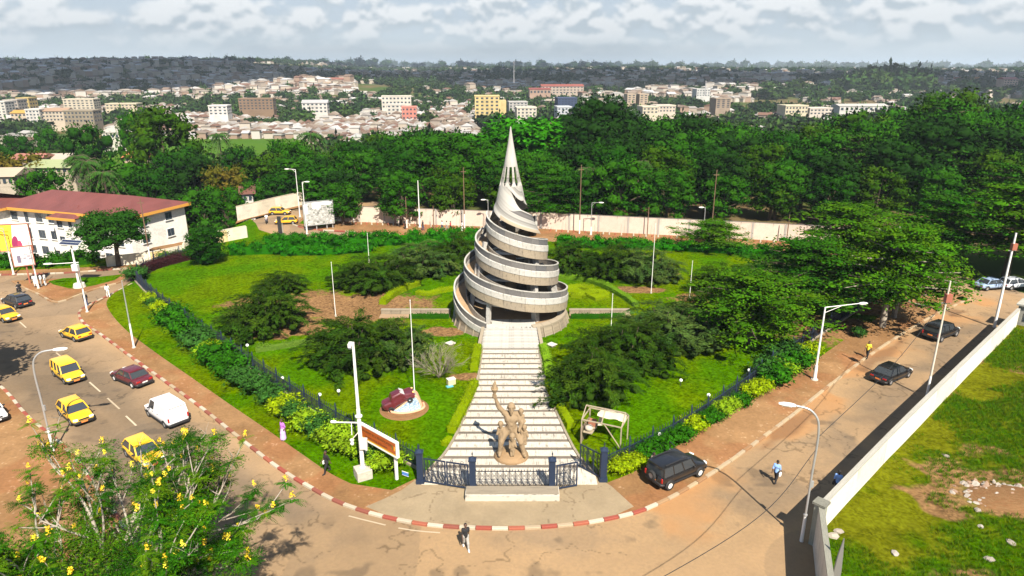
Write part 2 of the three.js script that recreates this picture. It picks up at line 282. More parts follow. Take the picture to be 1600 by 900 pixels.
// left pavement beyond the avenue, and the ground before the building
const LPAVE = [[-9.4,-23.17],[-19.42,-30.84],[-32.33,-43.79],[-39.22,-49.35],[-45.34,-54.8],[-67.47,-70.07],[-91.4,-81.98],[-94.38,-78.02],[-37.02,-23.17]];
structure('footway', slab(LPAVE, -0.1, 0.12), MAT.dirt);
structure('verge', slab([[-97.22,-87.75],[-78.14,-88.64],[-69.89,-89.24],[-61.72,-90.15],[-53.8,-92.67],[-49.64,-102.6],[-48.75,-111.43],[-55.79,-102.99],[-56.12,-97.05],[-63.29,-92.67],[-71.2,-91.08],[-98.72,-89.24]], -0.4, 0.14), MAT.dirt);
structure('verge', slab([[-99.33,-89.84],[-70.65,-90.3],[-62.5,-91.4],[-56.96,-92.67],[-54.67,-94.31],[-53.53,-98.48],[-56.88,-98.48],[-64.32,-94.31],[-72.34,-92.67],[-100.89,-91.4]], -0.6, 0.20), MAT.lawn);
// traffic island with its little lawn
const ISLAND = [[-65.71,-85.75],[-61.2,-86.6],[-55.42,-86.88],[-52.05,-89.54],[-51.24,-85.47],[-52.88,-82.5],[-53.63,-79.71],[-54.33,-77.32],[-58.85,-80.45],[-62.77,-83.29]];
structure('traffic_island', slab(ISLAND, -0.1, 0.12), MAT.dirt);
structure('island_lawn', sheet([[-60.82,-85.47],[-59.68,-86.88],[-55.67,-87.32],[-52.7,-88.64],[-52.39,-86.03],[-53.65,-83.82],[-55.16,-82.24],[-56.3,-82.5],[-59.27,-84.09]], 0.135), MAT.lawn);
// soil and grass along the back road
structure('back_verge', slab([[-38.7,-119.67],[-39.05,-125.63],[-35.02,-131.55],[-25.93,-136.68],[-12.51,-131.55],[-2.3,-120.19],[11.13,-116.14],[32.26,-111.89],[47.67,-107.48],[60.41,-104.18],[60.17,-96.7],[51.01,-99.21],[41.67,-99.94],[20.14,-104.18],[-4.19,-108.77],[-21.63,-112.58],[-33.21,-115.41]], -0.3, 0.10), MAT.dirt);
structure('roundel_grass', sheet([[-38.16,-120.19],[-38.41,-125.07],[-34.56,-129.72],[-31.96,-120.19],[-33.8,-117.63]], 0.116), MAT.lawn);
structure('verge', slab([[-48.8,-119.15],[-48.27,-123.95],[-45.98,-120.19],[-43.64,-115.17],[-39.64,-111.43],[-31.78,-110.08],[-25.33,-109.64],[-38.34,-107.48],[-44.67,-102.6],[-47.8,-98.48],[-50.21,-93.65],[-49.64,-102.6]], -0.3, 0.10), MAT.lawn);
structure('verge', sheet([[-49.66,-120.19],[-48.94,-124.51],[-45.92,-129.72],[-40.82,-138.02],[-32.45,-142.91],[-32.76,-144.37],[-42.46,-140.08],[-47.74,-132.17],[-50.84,-124.51]], 0.02), MAT.dirt);
// raised rough plot behind the white wall on the right
const LOTY = 0.8; const lotH = (x, z) => LOTY + 0.4 * (fbm(x * 0.12, z * 0.12, 3) - 0.5) - 0.1;
const lotTex = groundTex((x, z, i, j, o) => {
  const f = noise(i * 0.95, j * 0.95), f2 = noise(i * 0.37 + 9, j * 0.37), m = fbm(x * 0.6 + 4, z * 0.6, 4), y = fbm(x * 0.17 + 8, z * 0.17 + 2, 4); const v = 0.7 + 0.6 * (f - 0.5) + 0.3 * (f2 - 0.5) + 0.5 * (m - 0.5);
  const t = sstep(0.36, 0.6, y + (m - 0.5) * 0.4), e = sstep(0.60, 0.72, fbm(x * 0.3 + 44, z * 0.3 + 9, 4) + 0.06);
  let r = lerp(0.062, 0.145, t), g = lerp(0.152, 0.158, t), b = lerp(0.001, 0.006, t); r = lerp(r, 0.31, e); g = lerp(g, 0.18, e); b = lerp(b, 0.08, e); o[0] = r * v; o[1] = g * v; o[2] = b * v;
});
MAT.lot = new THREE.MeshPhysicalMaterial({ map: lotTex, roughness: 1, specularIntensity: 0, bumpMap: rep(bumpGrain, 30), bumpScale: 0.1 });
{ // rows run along the wall so that its edge is clean; it rolls a little
  const A = WALL_R[0], B = WALL_R[3], ux = B[0] - A[0], uz = B[1] - A[1], L = Math.hypot(ux, uz), tx = ux / L, tz = uz / L, nx = -tz, nz = tx; const pos = [], idx = [], NU = 90, NV = 60;
  const hh = lotH;
  for (let i = 0; i <= NU; i++) for (let j = 0; j <= NV; j++) { const u = (i / NU) * (L + 10), v = (j / NV) ** 1.5 * 60; const x = A[0] + tx * u + nx * v, z = A[1] + tz * u + nz * v; pos.push(x, hh(x, z), z); }
  for (let i = 0; i < NU; i++) for (let j = 0; j < NV; j++) { const a = i * (NV + 1) + j, b = a + NV + 1; idx.push(a, a + 1, b + 1, a, b + 1, b); }
  // the piece between the return wall and that strip
  const R = WALL_RET, M = 12, o0 = pos.length / 3; for (let i = 0; i <= M; i++) for (let j = 0; j <= 40; j++) { const t = i / M, x = lerp(R[0][0], R[1][0], t) + j * 1.2, z = lerp(A[1], R[1][1], t); const px = lerp(A[0], R[1][0], t) + j * 1.2 + (nx * j * 1.5 - j * 1.2) * (1 - t), pz = z + nz * j * 1.5 * (1 - t); pos.push(px, hh(px, pz), pz); }
  for (let i = 0; i < M; i++) for (let j = 0; j < 40; j++) { const a = o0 + i * 41 + j, b = a + 41; idx.push(a, b, b + 1, a, b + 1, a + 1); }
  const q = new THREE.BufferGeometry(); q.setAttribute('position', new THREE.Float32BufferAttribute(pos, 3)); q.setIndex(idx); q.computeVertexNormals(); metreUV(q);
  structure('rough_grass_plot', q, MAT.lot);
}

// kerbs: each painted stone a piece of its own
const kerbRed = [mat(0.27, 0.06, 0.038, 0.85, { map: grainTex }), mat(0.31, 0.09, 0.05, 0.85, { map: grainTex }), mat(0.22, 0.065, 0.042, 0.9, { map: grainTex })];
const kerbWhite = [mat(0.40, 0.345, 0.26, 0.85, { map: grainTex }), mat(0.45, 0.40, 0.315, 0.85, { map: grainTex }), mat(0.36, 0.28, 0.185, 0.9, { map: grainTex })];
const kerbDust = [mat(0.31, 0.195, 0.10, 0.9, { map: grainTex }), mat(0.27, 0.15, 0.07, 0.9, { map: grainTex }), mat(0.38, 0.29, 0.18, 0.9, { map: grainTex })];
const kerbGeo = new THREE.ExtrudeGeometry(new THREE.Shape([[-0.13, 0], [0.13, 0], [0.13, 0.21], [0.10, 0.24], [-0.10, 0.24], [-0.13, 0.21]].map(p => new THREE.Vector2(...p))), { depth: 0.97, bevelEnabled: false }); kerbGeo.translate(0, -0.08, -0.485);
function kerb(line, seed, tint) {
  const o = setting('kerb'), r = rng(seed); const pts = smoothLine(line, 1.0);
  for (let i = 0; i < pts.length - 1; i++) { const a = pts[i], b = pts[i + 1]; const k = tint(i, (a[0] + b[0]) / 2, r); const m = part(o, 'kerb_stone', kerbGeo, k); m.position.set((a[0] + b[0]) / 2 + (r() - 0.5) * 0.03, (r() - 0.5) * 0.03, (a[1] + b[1]) / 2); m.rotation.y = Math.atan2(b[0] - a[0], b[1] - a[1]) + (r() - 0.5) * 0.03; m.rotation.z = (r() - 0.5) * 0.05; m.scale.z = Math.hypot(b[0] - a[0], b[1] - a[1]) / 1.0; }
}
const pick = (a, r) => a[Math.floor(r() * a.length) % a.length];
kerb(KERB, 3, (i, x, r) => x > 9 ? (i % 2 ? pick(kerbDust, r) : (r() < 0.45 ? kerbWhite[2] : kerbDust[2])) : (i % 2 ? pick(kerbRed, r) : pick(kerbWhite, r)));
kerb([[-19.42,-30.84],[-32.33,-43.79],[-39.22,-49.35],[-45.34,-54.8],[-67.47,-70.07]], 4, (i, x, r) => i % 2 ? pick(kerbRed, r) : pick(kerbWhite, r));
kerb([[-79.15,-87.75],[-69.46,-88.64],[-61.34,-89.54],[-56.07,-91.08],[-53.45,-92.19],[-51.54,-96.35]], 5, (i, x, r) => Math.floor(i / 2) % 2 ? pick(kerbRed, r) : pick(kerbWhite, r));
kerb([[-52.05,-89.54],[-51.24,-85.47],[-52.88,-82.5],[-53.63,-79.71],[-54.33,-77.32],[-58.85,-80.45],[-62.77,-83.29],[-65.71,-85.75]], 6, (i, x, r) => i % 3 ? pick(kerbDust, r) : kerbWhite[2]);
kerb([[-39.07,-119.41],[-35.63,-116.14],[-28.5,-114.22],[-21.59,-112.34],[-10.59,-110.08],[0,-107.91]], 7, (i, x, r) => Math.floor(i / 2) % 2 ? pick(kerbRed, r) : pick(kerbWhite, r));

// worn lane markings
{
  const o = setting('lane_marking'), m = [mat(0.50, 0.42, 0.30, 0.9, { map: grainTex }), mat(0.42, 0.34, 0.235, 0.9, { map: grainTex })];
  const dash = (a, b, w, k) => { const g = beam([a[0], 0.004, a[1]], [b[0], 0.004, b[1]], w, 0.004); part(o, 'painted_dash', g, m[k]); };
  [[[-54.58,-70.86], [-52.69,-69.11]], [[-45.12,-62.33], [-43.24,-60.62]], [[-37.93,-55.7], [-35.87,-53.8]], [[-34.57,-52.6], [-32.47,-50.65]], [[-31.3,-49.46], [-29.65,-47.9]], [[-27.18,-45.49], [-25.08,-43.53]]].forEach(([a, b], i) => dash(a, b, 0.13, i & 1));
  const edge = smoothLine([[-10.3,-36.53],[-8.77,-35.96],[-6.27,-35.16],[-3.5,-34.8]], 0.9); for (let i = 0; i < edge.length - 1; i++) if (i % 4 < 3) dash(edge[i], edge[i + 1], 0.1, 1);
}

// ---------------------------------------------------------------- the spiral monument
const stoneTex = texture(512, 512, (i, j, o) => { const n = fbm(i / 40, j / 40, 5), f = noise(i * 0.6, j * 0.6), s = fbm(i / 50 + 9, j / 36, 4); const v = 0.86 + 0.30 * (n - 0.5) + 0.22 * (f - 0.5) - 0.12 * sstep(0.56, 0.8, s); o[0] = v; o[1] = v * 0.985; o[2] = v * 0.955; });
const weatherTex = texture(512, 512, (i, j, o) => { const st_ = fbm(i / 7, j / 90 + 5, 4), n = fbm(i / 45, j / 45, 5), f = noise(i * 0.7, j * 0.7), b = fbm(i / 20 + 70, j / 20 + 7, 4); const v = 0.95 - 0.62 * sstep(0.50, 0.74, st_ * 0.6 + n * 0.4) + 0.14 * (f - 0.5) + 0.25 * (b - 0.5); o[0] = v; o[1] = v * 0.985; o[2] = v * 0.95; });
const stoneBump = texture(512, 512, (i, j, o) => { o[0] = o[1] = o[2] = 0.6 * fbm(i / 30, j / 30, 5) + 0.4 * noise(i * 0.5, j * 0.5); }, false);
const st = (r, g, b, s = 0.5, ro = 0.85) => new THREE.MeshStandardMaterial({ color: C(r, g, b), roughness: ro, map: rep(stoneTex, s), bumpMap: rep(stoneBump, s), bumpScale: 0.015 });
const wst = (r, g, b, s = 0.4) => new THREE.MeshStandardMaterial({ color: C(r, g, b), roughness: 0.88, map: rep(weatherTex, s, s * 0.7), bumpMap: rep(stoneBump, s), bumpScale: 0.02 });
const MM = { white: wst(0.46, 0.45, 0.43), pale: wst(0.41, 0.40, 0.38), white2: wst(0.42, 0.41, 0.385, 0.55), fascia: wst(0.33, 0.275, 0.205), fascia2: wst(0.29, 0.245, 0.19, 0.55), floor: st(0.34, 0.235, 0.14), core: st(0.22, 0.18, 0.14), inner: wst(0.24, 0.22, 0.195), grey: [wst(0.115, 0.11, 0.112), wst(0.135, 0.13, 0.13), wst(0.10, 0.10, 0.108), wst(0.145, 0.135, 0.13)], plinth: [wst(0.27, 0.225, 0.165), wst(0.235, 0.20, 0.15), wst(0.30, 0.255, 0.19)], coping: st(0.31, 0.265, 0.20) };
const DEG = Math.PI / 180;
// sweep a closed section of [dr, y] round the axis; th in degrees, 0 towards the viewer, 90 to the left
function spiral(t0, t1, step, fn) {
  const n = Math.max(2, Math.ceil((t1 - t0) / step) + 1), pos = [], idx = [], uv = []; let m = 0, s = 0, pr = null;
  for (let i = 0; i < n; i++) {
    const t = lerp(t0, t1, i / (n - 1)), { r, h, sec } = fn(t); m = sec.length; const a = t * DEG; if (pr) s += r * (t - pr) * DEG; pr = t; let v = 0;
    sec.forEach(([dr, y], j) => { if (j) v += Math.hypot(dr - sec[j - 1][0], y - sec[j - 1][1]); const R = r + dr; pos.push(-R * Math.sin(a), h + y, R * Math.cos(a)); uv.push(s, v); });
  }
  for (let i = 0; i < n - 1; i++) for (let j = 0; j < m; j++) { const k = (j + 1) % m, a = i * m + j, b = i * m + k, c = a + m, d = b + m; idx.push(a, d, b, a, c, d); }
  for (let j = 1; j < m - 1; j++) { idx.push(0, j, j + 1); const q = (n - 1) * m; idx.push(q, q + j + 1, q + j); }
  const g = new THREE.BufferGeometry(); g.setAttribute('position', new THREE.Float32BufferAttribute(pos, 3)); g.setAttribute('uv', new THREE.Float32BufferAttribute(uv, 2)); g.setIndex(idx); return toCreasedNormals(g, 0.5);
}
const coneR = h => h < 13.2 ? Math.min(6.2, 7.66 - 0.462 * h) : Math.max(1.56 - 0.21 * (h - 13.2), 0.3);
const box4 = (a, b, c, d) => [[a, c], [b, c], [b, d], [a, d]];
{
  const P = 5.3, mon = group('spiral_monument', 'tall white and grey concrete double spiral monument tapering to a forked spire', 'monument', [MON[0], 0.15, MON[1]]);
  // height of a strand's walkway: strand 0 passes the left side at 13.8, strand 1 half a turn below
  const hS = (t, s) => 13.8 + P * (t - 90 - 0) / 360 - s * P / 2 + 0.22 * (Math.sin(t * DEG) - 1) - (s === 0 ? 1.5 * sstep(-600, -697, t) : 0) ;
  // strand 0 runs from t = -697 (front, near the steps) up to -90; strand 1 from -630 (behind) up to 90
  const runs = [[-696, -90, 0], [-640, 90, 1]];
  for (const [t0, t1, s] of runs) {
    const base = t => { const h = hS(t, s); const r = coneR(h); return { r, h, w: Math.min(1.25, r * 0.55) }; };
    const mk = (name, m, a, b, sec, step = 5) => part(mon, name, spiral(a, b, step, t => { const q = base(t); return { r: q.r, h: q.h, sec: sec(q) }; }), m);
    mk('walkway', MM.floor, t0, t1, q => box4(-q.w, -0.11, -0.22, 0));
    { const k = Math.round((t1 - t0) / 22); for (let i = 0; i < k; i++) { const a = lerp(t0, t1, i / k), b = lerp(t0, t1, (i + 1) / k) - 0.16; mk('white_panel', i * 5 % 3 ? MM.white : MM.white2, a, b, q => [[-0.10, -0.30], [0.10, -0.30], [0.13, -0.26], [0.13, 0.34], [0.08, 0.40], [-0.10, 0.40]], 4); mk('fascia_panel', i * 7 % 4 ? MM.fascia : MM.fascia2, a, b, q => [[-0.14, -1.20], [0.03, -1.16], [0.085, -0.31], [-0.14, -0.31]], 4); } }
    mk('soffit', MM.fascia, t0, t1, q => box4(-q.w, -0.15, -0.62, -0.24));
    const k = Math.round((t1 - t0) / 16); for (let i = 0; i < k; i++) { const a = lerp(t0, t1, i / k), b = lerp(t0, t1, (i + 1) / k) - 0.12; mk('grey_panel', MM.grey[(i * 7 + (i >> 2) + s) % 4], a, b, q => [[-0.08, 0.41], [0.06, 0.41], [0.03, 0.98], [-0.08, 0.98]], 4); }
    mk('parapet_coping', MM.pale, t0, t1, q => box4(-0.10, 0.07, 0.985, 1.08));
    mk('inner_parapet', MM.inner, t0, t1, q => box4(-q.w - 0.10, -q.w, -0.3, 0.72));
  }
  // both strands widen and wrap into the collar under the spire
  for (const s of [0, 1]) {
    const off = s * 180; // strand s: phi = t + 90 - off
    const hA = phi => 13.8 + P * (phi - 180) / 360 + 0.22 * (Math.sin((phi - 90) * DEG) - 1);
    const bot = phi => { const f = hA(phi) - 1.0; const c = 13.45; const q = phi < 190 ? f : lerp(hA(190) - 1.0, c, sstep(190, 215, phi)); return phi > 205 ? lerp(c, 14.75, Math.pow(sstep(205, 285, phi), 1.6)) : q; };
    const top = phi => lerp(hA(phi) + 1.05, 14.95, sstep(52, 108, phi));
    const shell = (a, b, lo, hi, th, m, name, out = 0) => {
      const N = 7; part(mon, name, spiral(a, b, 4, phi => { const L = lo(phi), Hh = Math.max(hi(phi), L + 0.02), o = [], inn = []; for (let i = 0; i <= N; i++) { const y = lerp(L, Hh, i / N), r = coneR(y) + out; o.push([r, y]); inn.unshift([r - th, y]); } return { r: 0, h: 0, sec: [...o, ...inn] }; }), m);
    };
    const tOff = phi => phi; void tOff;
    const rot = new THREE.Group(); void rot;
    const add = (a, b, lo, hi, th, m, name, out) => { const before = mon.children.length; shell(a, b, lo, hi, th, m, name, out); mon.children[before].rotation.y = (90 - off) * DEG; };
    add(0, 285, bot, top, 0.16, MM.pale, 'collar_band', 0);
    add(0, 120, bot, phi => bot(phi) + 0.34, 0.1, MM.fascia, 'fascia', 0.05);
    add(0, 96, phi => hA(phi) + 0.30, phi => hA(phi) + 0.30 + 0.62 * (1 - sstep(50, 96, phi)), 0.05, MM.grey[s], 'grey_panel', 0.03);
  }
  // ring of ribs and the solid point
  const rb = 10; for (let i = 0; i < rb; i++) part(mon, 'rib', spiral((i + 0.29) * 36, (i + 0.71) * 36, 5, t => { const u = (t / 36 - i - 0.2) / 0.6 - 0.5; void u; return { r: 0, h: 0, sec: [[1.19, 14.93], [0.95, 15.8], [0.72, 16.95], [0.60, 16.95], [0.83, 15.8], [1.07, 14.93]] }; }), MM.pale);
  for (let i = 0; i < rb; i++) { const g = spiral((i - 0.29) * 36, (i + 0.29) * 36, 4, t => { const u = Math.abs(t / 36 - i) / 0.29; const y0 = 14.93, y1 = 14.93 + 0.35 * u * u + 0.01; return { r: 0, h: 0, sec: [[1.19, y0], [1.19 - 0.24 * (y1 - y0) / 0.9, y1], [1.07 - 0.24 * (y1 - y0) / 0.9, y1], [1.07, y0]] }; }); part(mon, 'rib_foot', g, MM.pale); }
  part(mon, 'spire', new THREE.LatheGeometry([[0.60, 16.9], [0.725, 16.93], [0.56, 17.8], [0.36, 18.9], [0.18, 20], [0.055, 20.9], [0, 21.0]].map(p => new THREE.Vector2(...p)), 20), MM.pale);
  // supporting shaft and slanting piers
  part(mon, 'central_shaft', new THREE.LatheGeometry([[0.62, 0.6], [0.60, 6], [0.5, 11], [0.42, 15], [0, 15]].map(p => new THREE.Vector2(...p)), 24), MM.core);
  for (const [t, h0, h1, r0, r1, w] of [[28, 1, 4.6, 5.0, 4.7, 0.42], [75, 1, 6.6, 4.6, 3.7, 0.5], [60, 5.4, 9.2, 3.9, 3.1, 0.36], [-38, 1, 5.6, 4.3, 3.9, 0.85], [-75, 1, 4.2, 5.6, 4.8, 0.9], [-110, 1, 6, 5.4, 3.6, 0.6], [150, 1, 7.4, 4.8, 3.2, 0.5], [110, 1, 4.9, 5.9, 4.6, 0.5], [-150, 1, 6, 4.6, 3.6, 0.5], [180, 1, 9, 3.4, 2.5, 0.6], [-60, 5, 8.2, 3.4, 2.9, 0.6]]) {
    const g = beam([0, h0, r0], [0, h1, r1], w, 0.4); g.rotateY(-t * DEG); part(mon, 'pier', g, MM.pale);
  }
  for (const [h, r0, r1, a, b] of [[3.0, 0.6, 4.4, -60, 60], [5.6, 0.5, 3.7, -90, 50], [8.2, 0.5, 2.6, -120, 40]]) part(mon, 'landing_slab', spiral(a, b, 6, () => ({ r: 0, h, sec: [[r0, -0.12], [r1, -0.12], [r1, 0.12], [r0, 0.12]] })), MM.white);
  // plinth: ring of leaning stone panels, open at the steps
  const ring = new THREE.LatheGeometry([[0, 1.05], [5.4, 1.05], [5.55, 0.95], [5.9, -0.3]].map(p => new THREE.Vector2(...p)), 64); part(mon, 'platform', ring, MM.floor);
  let n = 0; for (let t = 27; t < 333; t += 11.1) {
    part(mon, 'plinth_panel', spiral(t, t + 10.4, 5.2, () => ({ r: 0, h: 0, sec: [[5.8, -0.3], [6.5, -0.3], [6.12, 0.92], [5.6, 1.0]] })), MM.plinth[(n * 5 + 1) % 3]);
    part(mon, 'plinth_coping', spiral(t - 0.1, t + 10.7, 5.2, () => ({ r: 0, h: 0, sec: [[5.62, 1.02], [6.15, 0.93], [6.15, 1.12], [5.62, 1.3]] })), MM.coping);
    part(mon, 'plinth_rib', spiral(t + 10.35, t + 11.15, 0.8, () => ({ r: 0, h: 0, sec: [[5.8, -0.3], [6.65, -0.3], [6.24, 1.0], [5.6, 1.0]] })), MM.coping); n++;
  }
  for (const s of [-1, 1]) part(mon, 'stair_cheek', merge([beam([s * 2.85, 1.0, 5.6], [s * 3.15, 0.12, 9.0], 0.32, 0.5)]), MM.coping);
  // flight of steps up to the platform
  for (let i = 0; i < 7; i++) { const z0 = 5.5 + i * 0.45; part(mon, 'step', bx(5.5 + i * 0.06, 0.16, 0.47, 0, 1.0 - i * 0.15, z0 + 0.235), i % 2 ? MM.white : MM.pale); }
  part(mon, 'landing', bx(5.2, 0.06, 2.6, 0, 1.07, 4.4), MM.white);
}

// ---------------------------------------------------------------- the striped walk up to it
const walkL = [[-3.06,-62.81],[-3.1,-58],[-3.29,-53.8],[-3.77,-49.99],[-4.5,-45.49],[-5.09,-43.19],[-6.11,-40.92]], walkR = [[2.74,-62.81],[2.98,-58],[3.12,-53.8],[3.67,-49.99],[4.4,-45.49],[4.91,-43.19],[5.76,-40.92]];
function edgeX(line, z) { for (let i = 0; i < line.length - 1; i++) { const a = line[i], b = line[i + 1]; if (z >= a[1] && z <= b[1]) return lerp(a[0], b[0], (z - a[1]) / (b[1] - a[1])); } return z < line[0][1] ? line[0][0] : line[line.length - 1][0]; }
{
  const walk = setting('striped_walk'); const wm = [wst(0.55, 0.505, 0.435, 0.3), wst(0.49, 0.45, 0.39, 0.3), wst(0.525, 0.49, 0.43, 0.3)], gm = [st(0.16, 0.135, 0.11, 0.8), st(0.185, 0.155, 0.125, 0.8)];
  const pebBump = rep(bumpGrain, 0.6); gm.forEach(m => { m.bumpMap = pebBump; m.bumpScale = 0.03; });
  const zA = walkL[0][1], zB = walkL[walkL.length - 1][1]; const n = Math.round((zB - zA) / 1.16), st1 = (zB - zA) / n; const r = rng(5);
  const strip = (z0, z1, y0, y1) => { const p = [[edgeX(walkL, z0), z0], [edgeX(walkL, z1), z1], [edgeX(walkR, z1), z1], [edgeX(walkR, z0), z0]]; const s = new THREE.Shape(p.map(q => new THREE.Vector2(q[0], -q[1]))); const g = new THREE.ExtrudeGeometry(s, { depth: y1 - y0, bevelEnabled: false }); g.rotateX(-Math.PI / 2); g.translate(0, y0, 0); return g; };
  for (let i = 0; i < n; i++) {
    const z0 = zA + i * st1, y = 0.27 - 0.10 * (i / n);
    part(walk, 'white_paving', strip(z0 + 0.38, z0 + st1 - 0.006, 0.0, y + (r() - 0.5) * 0.012), wm[i * 5 % 3]);
    part(walk, 'pebble_strip', strip(z0, z0 + 0.374, 0.0, y - 0.02), gm[i & 1]);
  }
  part(walk, 'white_paving', strip(zB, zB + 1.2, 0.0, 0.165), wm[0]);
  for (const [L, s] of [[walkL, 1], [walkR, -1]]) part(walk, 'edging', sweep(smoothLine(L, 1.2), box4(s * 0.02, s * 0.2, 0, 0.3), true), MM.coping);
}

// ---------------------------------------------------------------- gate, railings, walls
const NAVY = mat(0.012, 0.024, 0.055, 0.55, { metalness: 0.1 }), NAVY2 = mat(0.009, 0.014, 0.028, 0.65, { metalness: 0.1 });
const PLASTER = st(0.62, 0.59, 0.53, 0.25, 0.9), CAPGREY = st(0.20, 0.20, 0.17, 0.6, 0.9);
function lattice(w, h, y0, cells, r = 0.014) { // squares set on their corners, two rings each, in two rows
  const L = [], cw = w / cells, ch = h / 2; const line = (a, b) => L.push(beam(a, b, r * 1.6, r * 1.6));
  for (let i = 0; i < cells; i++) for (let k = 0; k < 2; k++) { const cx = -w / 2 + (i + 0.5) * cw, cy = y0 + (k + 0.5) * ch; for (const s of [0.98, 0.62, 0.28]) { const a = cw / 2 * s, b = ch / 2 * s; line([cx - a, cy, 0], [cx, cy + b, 0]); line([cx, cy + b, 0], [cx + a, cy, 0]); line([cx + a, cy, 0], [cx, cy - b, 0]); line([cx, cy - b, 0], [cx - a, cy, 0]); } line([cx, cy - ch / 2, 0], [cx, cy + ch / 2, 0]); }
  return merge(L);
}
const gatePosts = [[-6.2,-40], [-2.6,-39.05], [2.64,-39.05], [6.2,-40.23]];
const postLabels = ['navy gate post on the far left, beside the orange sign', 'navy gate post at the left end of the low centre railing', 'navy gate post at the right end of the low centre railing', 'navy gate post on the far right, beside the wooden stall frame'];
gatePosts.forEach((p, i) => {
  const o = group('gate_post', postLabels[i], 'gate post', [p[0], 0.12, p[1]], 0, 'posts of the entrance gate');
  part(o, 'shaft', new RoundedBoxGeometry(0.42, 2.25, 0.42, 2, 0.03).translate(0, 1.2, 0), NAVY);
  part(o, 'base', bx(0.54, 0.28, 0.54, 0, 0.14, 0), NAVY);
  part(o, 'cap', merge([bx(0.52, 0.08, 0.52, 0, 2.36, 0), new THREE.ConeGeometry(0.34, 0.22, 4, 1).rotateY(Math.PI / 4).translate(0, 2.51, 0)]), NAVY);
  part(o, 'finial', merge([cyl(0.02, 0.03, 0.2, 0, 2.68, 0, 6), new THREE.SphereGeometry(0.06, 8, 6).translate(0, 2.78, 0), new THREE.ConeGeometry(0.035, 0.2, 6).translate(0, 2.92, 0)]), NAVY2);
});
function leaf(a, b, label, h = 1.85) {
  const w = Math.hypot(b[0] - a[0], b[1] - a[1]) - 0.06, o = group('gate_leaf', label, 'gate', [(a[0] + b[0]) / 2, 0.17, (a[1] + b[1]) / 2], -Math.atan2(b[1] - a[1], b[0] - a[0]), 'leaves of the entrance gate');
  for (const s of [-1, 1]) part(o, 'stile', bx(0.08, h, 0.06, s * (w / 2 - 0.04), h / 2 + 0.04, 0), NAVY);
  for (const y of [0.10, h]) part(o, 'rail', bx(w - 0.16, 0.09, 0.055, 0, y, 0), NAVY);
  for (const t of [-0.17, 0.17]) part(o, 'bar', bx(0.045, h - 0.19, 0.04, w * t, h / 2 + 0.05, 0), NAVY);
  part(o, 'lattice', lattice(w - 0.17, h - 0.2, 0.15, 4), NAVY2);
  for (const t of [-0.25, 0.22]) part(o, 'scroll', new THREE.TorusGeometry(0.09, 0.015, 5, 12).translate(w * t, h + 0.13, 0), NAVY2);
}
const mid = (a, b, t) => [lerp(a[0], b[0], t), lerp(a[1], b[1], t)];
leaf(mid(gatePosts[0], gatePosts[1], 0.07), mid(gatePosts[0], gatePosts[1], 0.5), 'closed gate leaf hung on the far left navy post');
leaf(mid(gatePosts[0], gatePosts[1], 0.5), mid(gatePosts[0], gatePosts[1], 0.93), 'closed gate leaf joining the left end of the low centre railing');
leaf([2.9,-39.05], [4.39,-39.49], 'half open gate leaf hung right of the low centre railing');
leaf([6.05,-40.38], [4.73,-41.78], 'gate leaf swung inward beside the wooden stall frame');
{ // low centre railing on a white block
  const a = gatePosts[1], b = gatePosts[2], w = b[0] - a[0] - 0.46, o = group('gate_railing', 'low dark lattice railing in the middle of the entrance gate', 'railing', [(a[0] + b[0]) / 2, 0.16, a[1]]);
  part(o, 'lattice', lattice(w, 1.3, 0.12, 12), NAVY2); part(o, 'rail', bx(w, 0.06, 0.05, 0, 0.1, 0), NAVY); part(o, 'rail', bx(w, 0.05, 0.045, 0, 1.44, 0), NAVY2);
  for (let i = 0; i <= 24; i++) part(o, 'spike', new THREE.ConeGeometry(0.03, 0.18 + (i % 2) * 0.08, 5).translate(-w / 2 + i * w / 24, 1.56, 0), NAVY2);
  const s = group('gate_step', 'long white concrete step below the centre railing', 'step', [(a[0] + b[0]) / 2, 0.12, a[1] + 0.62]);
  part(s, 'block', new RoundedBoxGeometry(w + 1.35, 0.5, 1.0, 2, 0.03).translate(0, 0.22, 0.05), wst(0.48, 0.455, 0.40, 0.3));
  part(s, 'tread', bx(w + 1.25, 0.03, 0.9, 0, 0.487, 0.03), st(0.27, 0.23, 0.175, 0.4));
}
